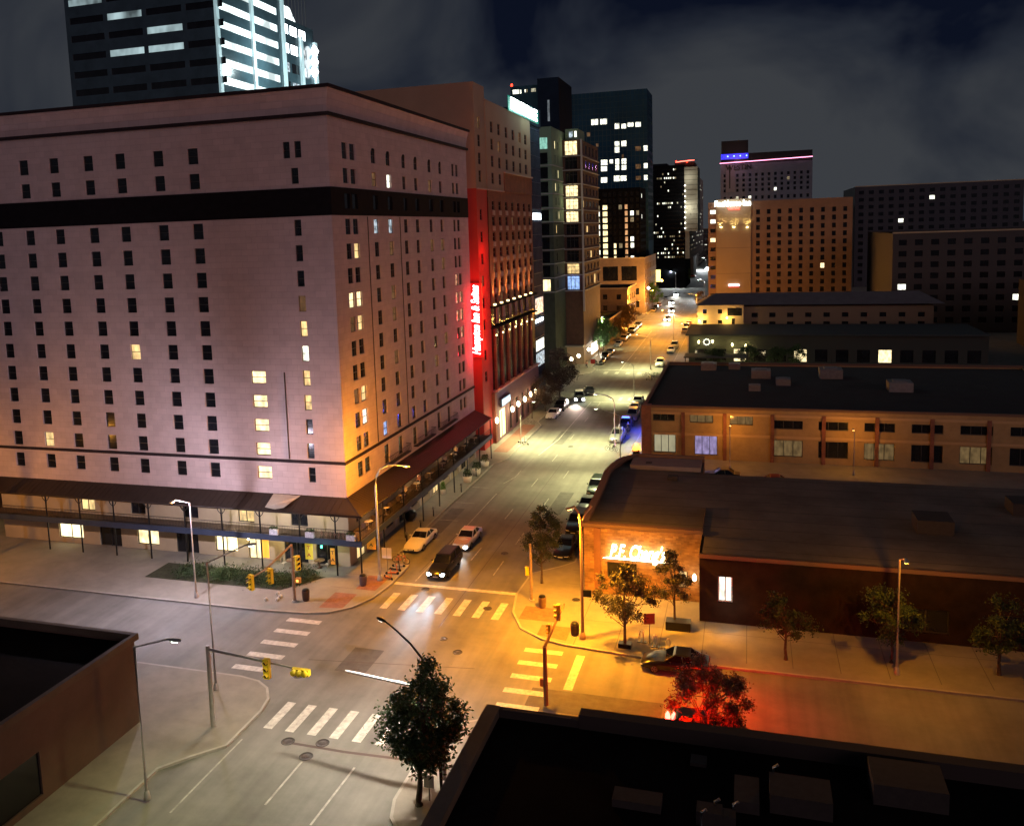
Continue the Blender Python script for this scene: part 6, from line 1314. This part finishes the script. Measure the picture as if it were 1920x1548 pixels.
q = g(1122, 695, SW); o = place('diamond_sign', (q[0], q[1], SW), 'white diamond road sign on the corner past the second crosswalk', 'sign'); MB().tube([(q[0], q[1], SW), (q[0], q[1], 2.6)], .04, 5).build('post', METAL, o); MB().add([(q[0], q[1] - .06, 3.6), (q[0] - .75, q[1] - .06, 2.75), (q[0], q[1] - .06, 1.9), (q[0] + .75, q[1] - .06, 2.75), (q[0], q[1] - .03, 3.6), (q[0] - .75, q[1] - .03, 2.75), (q[0], q[1] - .03, 1.9), (q[0] + .75, q[1] - .03, 2.75)], [(0, 1, 2, 3), (7, 6, 5, 4), (0, 4, 5, 1), (1, 5, 6, 2), (2, 6, 7, 3), (3, 7, 4, 0)]).build('panel', WS, o)
# scooters and bicycles
ORG = mat('scooter_orange', (.7, .18, .04), .4)
def scooter(px_, py_, hd, label, m, group='rental scooters on the pavements'):
    x, y, _ = g(px_, py_, SW); o = empty('kick_scooter', (x, y, SW), label, 'scooter', group, R(hd), (.95, 1.05, .92))
    for yy in (-.5, .45): MB().lathe((0, yy, .12), [(.04, -.03), (.12, -.03), (.12, .03), (.04, .03)], 10, ax=0).build('wheel', RUBBER, o)
    MB().box(-.08, .08, -.4, .38, .12, .18).build('deck', m, o); MB().tube([(0, -.48, .14), (0, -.38, 1.1)], .035, 6).build('stem', m, o); MB().tube([(-.25, -.38, 1.1), (.25, -.38, 1.1)], .025, 5).build('handlebar', BLACK, o)
def bicycle(px_, py_, hd, label, m, group='bicycles parked on the pavements'):
    x, y, _ = g(px_, py_, SW); o = empty('bicycle', (x, y, SW), label, 'bicycle', group, R(hd), (.95, 1.05, .92))
    for yy in (-.52, .52):
        w_ = MB(); w_.tube([(0, yy + .33 * math.cos(R(24 * i)), .34 + .33 * math.sin(R(24 * i))) for i in range(16)], .022, 4, False)
        for i in range(6): w_.tube([(0, yy, .34), (0, yy + .32 * math.cos(R(60 * i)), .34 + .32 * math.sin(R(60 * i)))], .006, 3, False)
        w_.build('wheel', RUBBER, o)
    f = MB(); 
    for a_, b2 in (((0, .52, .34), (0, .2, .8)), ((0, .52, .34), (0, .1, .34)), ((0, .2, .88), (0, .08, .32)), ((0, .08, .32), (0, -.38, .78)), ((0, .2, .78), (0, -.38, .84)), ((0, -.38, .95), (0, -.52, .34))): f.tube([a_, b2], .025, 5)
    f.build('frame', m, o); MB().box(-.07, .07, .1, .34, .88, .94).build('saddle', BLACK, o); MB().tube([(-.26, -.34, 1.0), (0, -.38, .97), (.26, -.34, 1.0)], .02, 5).build('handlebar', BLACK, o)
scooter(735, 1076, 100, 'orange hire scooter nearest the tall curved lamp', ORG); scooter(741, 1069, 80, 'dark hire scooter leaning beside the orange one by the lamp', BLACK); scooter(747, 1062, 95, 'silver scooter in the cluster before the white sedan', GALV)
scooter(757, 1052, 20, 'tall scooter standing at the bumper of the white sedan', mat('scooter_white', (.7, .65, .5), .5)); bicycle(752, 1056, 85, 'pink and black hire bicycle in the cluster before the white sedan', mat('bike_pink', (.55, .12, .14), .5))
scooter(728, 1084, 60, 'orange scooter lying lowest by the lamp base', ORG)
scooter(978, 830, 85, 'dark hire scooter on the corner before the lit hotel entrance', BLACK); scooter(985, 833, 60, 'second hire scooter beside it on the hotel entrance corner', GALV); bicycle(993, 795, 90, 'small bicycle alone on the hotel forecourt', METAL)
bicycle(1146, 845, 80, 'bicycle lying by the foot of the pole in the blue light', BLACK); bicycle(1152, 847, 60, 'second bicycle by the foot of the pole in the blue light', METAL)
for i, (a_, b2) in enumerate(((1213, 706), (1221, 707), (1229, 706), (1217, 712), (1225, 713))): (scooter if i % 2 else bicycle)(a_, b2, 80 + i * 7, ['bicycle on the corner island past the second crosswalk, leftmost', 'scooter on the corner island by the white truck', 'green hire bicycle on the corner island, rightmost', 'scooter at the front edge of the corner island', 'bicycle at the front edge of the corner island'][i], [BLACK, METAL, mat('bike_green', (.02, .3, .08), .5), BLACK, METAL][i])
for i, (a_, b2) in enumerate(((1203, 1203), (1228, 1212), (1253, 1218))):
    x, y, _ = g(a_, b2, SW); o = place('bike_dock', (x, y, SW), ['curved white bike rack hoop nearest the tree on the right pavement', 'curved white bike rack hoop in the middle of the three', 'thin bike rack hoop on the right, darkest of the three'][i], 'bike rack', 'bike rack hoops on the right pavement'); MB().tube([(x - .16, y, SW), (x - .16, y, .75), (x - .05, y, 1.0), (x + .1, y, .98), (x + .14, y, .7), (x + .12, y, SW)], .06 if i < 2 else .03, 8).build('hoop', mat('white_hoop', (.75, .65, .45), .4), o); MB().box(x - .3, x + .35, y - .15, y + .15, SW, SW + .05).build('base_plate', BLACK, o)
q = g(1272, 1178, SW); o = place('tree_planter_box', (q[0], q[1], SW), 'black square planter box at the foot of the dark tree by the restaurant', 'planter'); MB().box(q[0] - .9, q[0] + .9, q[1] - .45, q[1] + .45, SW, SW + .65).build('box', BLACK, o)

# balcony furniture and diners
TB = mat('pale_table', (.5, .42, .34), .6); CH = mat('dark_chair', (.06, .04, .03), .6)
for i in range(9):
    y = 71.0 + i * 4.1; x = -33.2; o = place('balcony_table', (x, y, 3.31), ORD[i] + ' round table along the hotel balcony, counted from the street corner', 'table', 'tables along the hotel balcony')
    MB().lathe((x, y, 3.31), [(.25, 0), (.04, .05), (.04, .7), (.4, .72), (.4, .76)], 12).build('table_top', TB, o)
    for s in (-1, 1):
        c = place('balcony_chair', (x, y + s * .85, 3.31), 'dark chair on the ' + ('near' if s < 0 else 'far') + ' side of the ' + ORD[i] + ' hotel balcony table from the corner', 'chair', 'chairs along the hotel balcony'); yy = y + s * .85
        MB().box(x - .22, x + .22, yy - .22, yy + .22, 3.72, 3.78).build('seat', CH, c); MB().box(x - .22, x + .22, yy + s * .2 - .02, yy + s * .2 + .02, 3.78, 4.2).build('backrest', CH, c)
        for ax_ in (-.19, .19):
            for ay_ in (-.19, .19): MB().box(x + ax_ - .02, x + ax_ + .02, yy + ay_ - .02, yy + ay_ + .02, 3.31, 3.72).build('leg', CH, c)
for i in range(3):
    y = 73 + i * 11; lamp('POINT', (-33.4, y, 5.2), 95, (1, .62, .3), .15)
    o = place('balcony_lantern', (-33.4, y, 5.3), ['hanging lantern under the awning nearest the hotel corner', 'hanging lantern under the awning mid balcony', 'hanging lantern under the awning at the far balcony end'][i], 'lantern'); MB().lathe((-33.4, y, 5.35), [(.03, .15), (.1, .05), (.1, -.12), (.03, -.16)], 8).build('globe', emis('lantern_warm', (1, .75, .4), 9), o)
fire = place('fire_feature', (-13.8, 110, .2), 'glowing orange brazier lighting bushes at the corner of the cream building', 'brazier'); q = g(1193, 845, .5)
MB().lathe((q[0], q[1], SW), [(.5, 0), (.4, .3), (.6, .5)], 10).build('bowl', BLACK, fire)
f = MB(); rl_ = random.Random(5)
for k in range(40): a = rl_.uniform(0, 6.28); r2 = rl_.uniform(0, .6); h2 = rl_.uniform(.3, 1.1); p = Vector((q[0] + r2 * math.cos(a), q[1] + r2 * math.sin(a), .6)); f.add([p + Vector((-.1, 0, 0)), p + Vector((.1, 0, 0)), p + Vector((rl_.uniform(-.1, .1), .05, h2)), p + Vector((0, .12, 0))], [(0, 1, 2), (1, 3, 2), (3, 0, 2)])
f.build('flames', emis('flame', (1, .22, .03), 5), fire); lamp('POINT', (q[0], q[1] - .3, 1.4), 600, (1, .28, .05), .3, parent=fire)

# ================================================================ PEOPLE
def person(x, y, z, hd, label, top, legs, walk=.0, sit=False, name='person'):
    """one continuous skinned body, scaled like the other things here"""
    o = bpy.data.objects.new(name, None); bpy.data.objects.remove(o)
    J = {'p': (0, 0, .95), 'c': (0, .01, 1.25), 'n': (0, .0, 1.48), 'h0': (0, -.01, 1.56), 'h1': (0, -.02, 1.66), 'h2': (0, -.01, 1.76),
         'sl': (-.19, 0, 1.42), 'el': (-.25, .03, 1.13), 'wl': (-.24, -.06, .88), 'hl': (-.24, -.09, .80), 'sr': (.19, 0, 1.42), 'er': (.25, .03, 1.13), 'wr': (.24, -.06, .88), 'hr': (.24, -.09, .80),
         'tl': (-.1, 0, .9), 'kl': (-.11, -.04 - walk * .3, .5), 'al': (-.11, .02 - walk * .35, .09), 'fl': (-.12, -.14 - walk * .35, .04), 'tr': (.1, 0, .9), 'kr': (.11, -.02 + walk * .1, .5), 'ar': (.11, .04 + walk * .45, .1), 'fr': (.12, -.12 + walk * .45, .04)}
    if sit:
        for s_, sx_ in (('l', -1), ('r', 1)): J['k' + s_] = (sx_ * .12, -.42, .88); J['a' + s_] = (sx_ * .12, -.40, .46); J['f' + s_] = (sx_ * .12, -.55, .42); J['w' + s_] = (sx_ * .18, -.32, 1.0); J['h' + s_] = (sx_ * .16, -.38, 1.0)
    RD = {'p': .14, 'c': .15, 'n': .055, 'h0': .085, 'h1': .10, 'h2': .06, 's': .075, 'e': .045, 'w': .032, 'h': .036, 't': .09, 'k': .06, 'a': .042, 'f': .04}
    E = [('p', 'c'), ('c', 'n'), ('n', 'h0'), ('h0', 'h1'), ('h1', 'h2')] + [(a_ + s_, b2 + s_) for s_ in 'lr' for a_, b2 in (('s', 'e'), ('e', 'w'), ('w', 'h'), ('t', 'k'), ('k', 'a'), ('a', 'f'))] + [('n', 'sl'), ('n', 'sr'), ('p', 'tl'), ('p', 'tr')]
    ks = list(J); me = bpy.data.meshes.new('body'); me.from_pydata([J[k] for k in ks], [(ks.index(a_), ks.index(b2)) for a_, b2 in E], [])
    b = bpy.data.objects.new(name, me); COL.objects.link(b); b.location = (x, y, z); b.rotation_euler = (0, 0, R(hd)); b.scale = (.95, 1.0, .93)
    sk = b.modifiers.new('skin', 'SKIN'); 
    for i, k in enumerate(ks): r_ = RD.get(k, RD.get(k[0])); me.skin_vertices[0].data[i].radius = (r_, r_ * .85)
    me.skin_vertices[0].data[0].use_root = True
    b.modifiers.new('sub', 'SUBSURF').levels = 1; b.modifiers['sub'].render_levels = 2; me.materials.append(SKIN)
    tag(b, label, 'person')
    # clothes follow the body
    c = MB(); c.tube([(0, .0, .93), (0, .01, 1.1), (0, .01, 1.3), (0, 0, 1.46)], [.185, .18, .215, .10], 10)
    for s_ in (-1, 1): k_ = 'l' if s_ < 0 else 'r'; c.tube([J['s' + k_], J['e' + k_], J['w' + k_]], [.095, .068, .055], 8)
    c.build('shirt', top, b)
    t = MB(); t.tube([(0, 0, 1.0), (0, 0, .86)], [.185, .18], 10)
    for k_ in 'lr': t.tube([J['t' + k_], J['k' + k_], J['a' + k_]], [.115, .085, .065], 8)
    t.build('trousers', legs, b)
    hh = MB(); hh.lathe((0, .015, 1.72), [(.105, -.05), (.115, .01), (.095, .07), (.04, .105)], 10); hh.build('hair', BLACK, b)
    f_ = MB()
    for s_ in (-1, 1): f_.lathe((s_ * .035, -.108, 1.68), [(.004, -.012), (.012, 0), (.004, .012)], 6, ax=1)
    f_.build('eyes', BLACK, b); n_ = MB(); n_.add([(-.014, -.105, 1.64), (.014, -.105, 1.64), (0, -.135, 1.64), (0, -.105, 1.68)], [(0, 1, 2), (0, 2, 3), (1, 3, 2)]); n_.build('nose', SKIN, b)
    return b
q = g(1178, 812, SW); person(q[0], q[1], SW, 10, 'person in dark clothes standing on the right pavement beside the parked row', CLOTHD, CLOTHD)
q = g(1066, 712, SW)
for i, (yy, st_) in enumerate(((79.9, 1), (84.0, 1), (92.2, 1), (96.3, 1), (100.4, 1))): person(-33.2, yy + .12, 3.31 - .05, 180 if 0 else 0, ['diner in a pale shirt seated at the balcony, nearest of them to the corner', 'diner in a rose shirt seated mid balcony', 'diner in white seated on the far half of the balcony', 'diner in tan seated next to last on the balcony', 'diner seated at the far end of the balcony'][i], [CLOTHL, mat('rose_shirt', (.5, .25, .2), .8), CLOTHL, mat('tan_shirt', (.45, .3, .16), .8), CLOTHL][i], CLOTHD, sit=True)
q = g(1100, 690, SW); person(q[0], q[1], SW, 0, 'person standing by the condo doorway in the warm light', mat('rose_shirt', (.5, .25, .2), .8), CLOTHD, .3)
q = g(1188, 575); 

# ================================================================ TREES
def tree(x, y, label, h, trunk_h, crown, nleaf, leaf, leafm, seed, group=None, lean=(0, 0), gaps=.0, z0=SW, name='street_tree', clumps=34, tr=.16):
    rl = random.Random(seed); o = place(name, (x, y, 0), label, 'tree', group)
    tk = MB(); top = Vector((x + lean[0], y + lean[1], h * .8)); b0 = Vector((x, y, z0)); fork = b0.lerp(top, (trunk_h / (h * .8)))
    tk.tube([b0, b0 + Vector((0, 0, .3)), b0.lerp(fork, .5) + Vector((rl.uniform(-.06, .06), rl.uniform(-.06, .06), 0)), fork, fork.lerp(top, .5), top], [tr * 1.35, tr, tr * .85, tr * .7, tr * .45, tr * .12], 8)
    cl = []; cx, cy, cz = x + lean[0] * .8, y + lean[1] * .8, (trunk_h + h) / 2 + .1; rx, ry, rz = crown
    for i in range(clumps):
        while True:
            p = Vector((rl.uniform(-1, 1), rl.uniform(-1, 1), rl.uniform(-1, 1)))
            if .15 < p.length < 1 and rl.random() < .35 + .65 * p.length: break
        w_ = 1 - .30 * max(0, p.z) - .1 * max(0, -p.z)
        q = Vector((cx + p.x * rx * w_, cy + p.y * ry * w_, cz + p.z * rz)); cl.append((q, rl.uniform(.45, 1.25) * min(rx, ry) * .33))
        s = b0.lerp(top, rl.uniform(trunk_h / h * .95, .95)); mid = s.lerp(q, .5) + Vector((0, 0, -.12 * rz)) + Vector((rl.uniform(-.1, .1),) * 3)
        tk.tube([s, mid, q], [tr * .30, tr * .18, tr * .05], 5, False)
    tk.build('trunk', BARK, o)
    lf = MB(); per = nleaf // clumps
    for q, r_ in cl:
        for k in range(int(per * (r_ / (min(rx, ry) * .30)))):
            d = Vector((rl.gauss(0, 1), rl.gauss(0, 1), rl.gauss(0, 1))) * r_ * .47
            p = q + Vector((d.x, d.y, d.z * .85)); u = Vector((rl.uniform(-1, 1), rl.uniform(-1, 1), rl.uniform(-1, .4))).normalized() * leaf * rl.uniform(.7, 1.3); v = u.cross(Vector((rl.uniform(-1, 1), rl.uniform(-1, 1), rl.uniform(-1, 1)))).normalized() * leaf * .42
            lf.quad(p - u, p + v, p + u * .95, p - v)
    lf.build('crown', leafm, o); return o
tx, ty, _ = g(786, 1508, SW)
tree(tx, ty, 'large leafy tree in the foreground at the end of the kerb island', 7.7, 1.9, (2.05, 2.0, 3.0), 10500, .13, LEAF, 33, lean=(.25, .5), clumps=50, tr=.17)
b_ = g(1016, 1093, SW); tree(b_[0], b_[1], 'slim dark tree on the right corner in front of the parked row', 7.0, 1.9, (1.5, 1.4, 2.6), 8500, .09, mat('olive_dark_leaf', (.03, .042, .014), .6, noise=.5, nscale=2), 5, clumps=36, tr=.10)
b_ = g(1172, 1212, SW); tree(b_[0], b_[1], 'broad tree with level boughs before the glowing restaurant wall', 6.5, 1.9, (2.35, 1.5, 2.1), 9500, .085, mat('olive_leaf', (.035, .032, .012), .6, noise=.5, nscale=2), 9, clumps=40, tr=.12)
MB_ = MB(); q = b_; tbx = place('tree_planter_box', (q[0], q[1], SW), 'small dark square box round the trunk of the broad tree, right pavement', 'planter'); MB_.box(q[0] - .45, q[0] + .45, q[1] - .3, q[1] + .3, SW, SW + .32); MB_.build('box', BLACK, tbx)
b_ = g(1265, 1176, SW); tree(b_[0], b_[1], 'dark tree in a black box beside the restaurant sign', 6.3, 2.0, (1.7, 1.2, 2.0), 6000, .085, mat('olive_leaf', (.035, .032, .012), .6), 12, clumps=30, tr=.10)
rt = g(1328, 1300, 3.4)
tree(rt[0], rt[1], 'tree beyond the roof edge washed red by tail lights', 5.3, 1.0, (2.6, 1.6, 2.2), 14000, .085, mat('red_washed_leaf', (.16, .07, .04), .6, noise=.5, nscale=2), 13, clumps=36, tr=.11)  # leaf colour reddened to carry the tail-light wash
tree(2.6, 60.4, 'dark tree at the right edge by the restaurant entrance path', 4.6, 1.6, (1.8, 1.4, 1.5), 5000, .09, LEAFD, 14, clumps=26, tr=.11)
tree(9.4, 61.6, 'street tree farther right along the dark restaurant wing', 5.2, 1.7, (2.0, 1.7, 1.7), 4500, .1, LEAFD, 15, clumps=26, tr=.12)
tree(15.8, 61.4, 'last street tree on the right side pavement', 5.2, 1.7, (2.0, 1.7, 1.7), 4500, .1, LEAFD, 16, clumps=26, tr=.12)
tree(-31.9, 150.5, 'tall dark brown tree at the second junction by the hotel podium', 9.0, 2.0, (3.0, 4.8, 3.6), 10000, .15, mat('dark_brown_leaf', (.05, .028, .015), .7, noise=.5, nscale=1), 17, clumps=48, tr=.16)
tree(-32.0, 139.5, 'lower dark brown tree over the parked white sedan', 5.4, 1.7, (2.6, 3.8, 2.0), 6500, .13, mat('dark_brown_leaf', (.05, .028, .015), .7), 18, clumps=34, tr=.12)
tree(-32.9, 133.6, 'small bare twig tree on the hotel forecourt', 4.2, 2.4, (1.8, 1.8, 1.0), 900, .09, mat('dark_brown_leaf', (.05, .028, .015), .7), 19, clumps=18, tr=.09)
GRL = mat('bright_green_leaf', (.05, .14, .03), .6, noise=.5, nscale=1.2)
tree(-33.2, 208, 'round bright green tree beyond the condo on the left kerb', 8.4, 2.4, (3.3, 3.6, 3.2), 8500, .16, GRL, 23, clumps=42, tr=.14)
tree(-33.6, 203.5, 'second green tree just in front of the round one', 6.4, 2.3, (2.4, 2.4, 2.1), 4500, .14, GRL, 24, clumps=28, tr=.12)
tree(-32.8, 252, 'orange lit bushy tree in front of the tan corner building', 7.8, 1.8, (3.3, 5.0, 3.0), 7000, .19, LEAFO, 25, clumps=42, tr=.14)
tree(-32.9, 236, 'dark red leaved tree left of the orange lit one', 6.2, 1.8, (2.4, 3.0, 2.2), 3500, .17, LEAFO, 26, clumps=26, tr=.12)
tree(-33.2, 322, 'green tree with a white globe light before the stone block', 9.0, 2.4, (3.6, 4, 3.4), 4500, .24, GRL, 27, clumps=30, tr=.15)
tree(-15.4, 312, 'bare brown tree on the far right corner of the orange junction', 7.4, 2, (2.6, 3, 2.8), 1800, .2, mat('dark_brown_leaf', (.05, .028, .015), .7), 28, clumps=24, tr=.13)
tree(-31, 455, 'grey green tree at the bright far junction', 9, 2, (4, 5, 4), 3000, .32, LEAF, 29, clumps=26, tr=.2)
tree(-22.5, 472, 'dark tree top across the far bright junction', 7, 2, (5, 5, 3), 2500, .32, LEAFD, 30, clumps=26, tr=.2) if 0 else None
for i, (x, y) in enumerate(((-6, 182), (0, 184), (5.5, 183), (9.5, 185))): tree(x, y, ['leafy tree on the bar terrace, leftmost', 'second terrace tree behind the round sign', 'third terrace tree near the blue umbrella', 'terrace tree at the right edge of the bar'][i], 5.4, 1.6, (2.1, 2.1, 1.8), 3000, .15, LEAF, 40 + i, clumps=22, tr=.1)
# patio greenery left of the corner
struct('planting_bed', MB().sheet([(-52, 63.3), (-38.2, 63.3), (-35.6, 66.8), (-52, 66.8)], SW + .005), mat('bed_soil', (.03, .035, .015), .95, noise=.5, nscale=3))
for i, (x, y, s) in enumerate(((-37.4, 65.9, 1.3), (-39.4, 65.0, 1.9), (-41.8, 65.0, 2.0), (-44.6, 65.1, 2.1), (-48.0, 65.2, 2.2))):
    rl_ = random.Random(60 + i); o = place('patio_shrub', (x, y, SW), ['low shrub mass by the dark balcony post, rightmost of the patio hedge', 'low shrub under the yellow banner', 'shrub by the signal arm in the patio hedge', 'shrub near the glowing door panel', 'leftmost shrub of the patio hedge'][i], 'shrub', 'shrubs of the patio hedge'); m = MB()
    for k in range(2600):
        p = Vector((x + rl_.gauss(0, .5) * s * .7, y + rl_.gauss(0, .5) * 1.3, SW + abs(rl_.gauss(0, .35)) * .8 + .05)); u = Vector((rl_.uniform(-1, 1), rl_.uniform(-1, 1), rl_.uniform(0, 1))).normalized() * .09; v = u.cross(Vector((rl_.uniform(-1, 1), rl_.uniform(-1, 1), 1))).normalized() * .045; m.quad(p - u, p + v, p + u, p - v)
    m.build('foliage', LEAF if i % 2 else LEAFD, o)
for i, (x, y) in enumerate(((-37.2, 68.7), (-39.8, 68.2))):
    o = place('cafe_table', (x, y, SW), ['round rattan cafe table outside the hotel shop door', 'rattan cafe table beside the yellow banner'][i], 'table', 'cafe tables on the hotel patio'); MB().lathe((x, y, SW), [(.25, 0), (.05, .05), (.05, .66), (.5, .7), (.5, .74)], 14).build('table_top', mat('rattan', (.2, .12, .07), .8, noise=.3, nscale=8), o)
    for s in (-1, 1): cc_ = place('cafe_chair', (x + s * .8, y, SW), 'slim chair on the ' + ('left' if s < 0 else 'right') + ' of the rattan table ' + ('outside the shop door' if i == 0 else 'beside the yellow banner'), 'chair', 'cafe chairs on the hotel patio'); MB().box(x + s * .8 - .2, x + s * .8 + .2, y - .2, y + .2, .54, .58).build('seat', TB, cc_); MB().box(x + s * .98 - .02, x + s * .98 + .02, y - .2, y + .2, .58, .98).build('backrest', TB, cc_); MB().tube([(x + s * .8, y, SW), (x + s * .8, y, .54)], .03, 5).build('leg', TB, cc_)
for i, (a_, b2) in enumerate(((499, 1126), (521, 1115), (521, 1126), (526, 1120))):
    x, y, _ = g(a_, b2, SW); o = place('pavement_light', (x, y, SW), ['white rock light at the very left edge of the hotel pavement', 'upper white rock in the small pile on the hotel pavement', 'lower white rock in the small pile on the hotel pavement', 'grey rock beside the small white pile'][i], 'rock'); m = MB(); m.lathe((x, y, SW), [(.12, 0), (.19, .08), (.16, .22), (.05, .3)], 7); m.build('rock', mat('pale_rock', (.6, .58, .5), .8, noise=.3, nscale=5), o)
pl = place('patio_light', (-43, 66, 2.6), 'small patio spotlight under the left awning', 'spotlight'); MB().lathe((-43.5, 67.2, 2.9), [(.03, .1), (.1, .05), (.1, -.06), (.03, -.1)], 8).build('lens', emis('lantern_warm', (1, .75, .4), 9), pl)
for x in (-37.0, -41, -45.5): lamp('POINT', (x, 68.2, 2.7), 130, (1, .9, .5), .15, parent=pl); lamp('POINT', (x, 68.0, 5.2), 110, (1, .92, .65), .15, parent=pl)  # added glow over patio and awning, no lamp bodies
for y in (88, 92, 97, 102): lamp('POINT', (-33.2, y, 2.8), 90, (1, .85, .6), .15, parent=pl)  # added glow under the long balcony, no fittings

# ================================================================ WORLD, GLOW, CAMERA
w = bpy.data.worlds.new('World'); sc.world = w; w.use_nodes = True; nt = w.node_tree; bg = nt.nodes['Background']
tc = nt.nodes.new('ShaderNodeTexCoord'); mp = nt.nodes.new('ShaderNodeMapping'); mp.inputs['Scale'].default_value = (1.0, 1.0, 1.8); mp.inputs['Location'].default_value = (7.2, 1.74, 2.79)
nz = nt.nodes.new('ShaderNodeTexNoise'); nz.inputs['Scale'].default_value = 2.8; nz.inputs['Detail'].default_value = 5; nz.inputs['Roughness'].default_value = .5; nz.inputs['Distortion'].default_value = .6
nt.links.new(tc.outputs['Generated'], mp.inputs[0]); nt.links.new(mp.outputs[0], nz.inputs['Vector'])
rp = nt.nodes.new('ShaderNodeValToRGB'); e = rp.color_ramp.elements; e[0].position = .36; e[0].color = (.0035, .0055, .014, 1); e[1].position = .60; e[1].color = (.042, .046, .053, 1)
e2_ = rp.color_ramp.elements.new(.46); e2_.color = (.018, .022, .032, 1)
nt.links.new(nz.outputs[0], rp.inputs[0])
sky = nt.nodes.new('ShaderNodeTexSky'); sky.sky_type = 'NISHITA'; sky.sun_disc = False; sky.sun_elevation = R(-4); sky.sun_rotation = R(200)
ad = nt.nodes.new('ShaderNodeMix'); ad.data_type = 'RGBA'; ad.blend_type = 'ADD'; ad.inputs[0].default_value = .0
nt.links.new(rp.outputs[0], ad.inputs[6]); nt.links.new(sky.outputs[0], ad.inputs[7]); nt.links.new(ad.outputs[2], bg.inputs[0]); bg.inputs[1].default_value = 1.0
s = bpy.data.lights.new('city_glow_fill', 'SUN'); s.energy = .50; s.color = (1, .66, .74); s.angle = R(40); so = bpy.data.objects.new('city_glow_fill', s); COL.objects.link(so); so.rotation_euler = Vector((-.62, .70, -.10)).to_track_quat('-Z', 'Y').to_euler()  # added low fill sun brightening the walls, standing in for city light

cam = bpy.data.cameras.new('camera'); co = bpy.data.objects.new('camera', cam); COL.objects.link(co); sc.camera = co
Mx = Matrix(((CR[0][0], -CR[1][0], -CR[2][0], EYE[0]), (CR[0][1], -CR[1][1], -CR[2][1], EYE[1]), (CR[0][2], -CR[1][2], -CR[2][2], EYE[2]), (0, 0, 0, 1)))
co.matrix_world = Mx
cam.sensor_width = 36; cam.lens = F / 1920 * 36; cam.shift_x = (960 - PX) / 1920; cam.shift_y = -(774 - PY) / 1920; cam.clip_start = .5; cam.clip_end = 6000
sc.view_settings.view_transform = 'Standard'; sc.view_settings.look = 'None'; sc.view_settings.exposure = 0; sc.view_settings.gamma = 1
sc.cycles.use_denoising = True; sc.cycles.max_bounces = 4; sc.cycles.diffuse_bounces = 2; sc.cycles.glossy_bounces = 2; sc.cycles.sample_clamp_indirect = 3; sc.cycles.caustics_reflective = False; sc.cycles.caustics_refractive = False
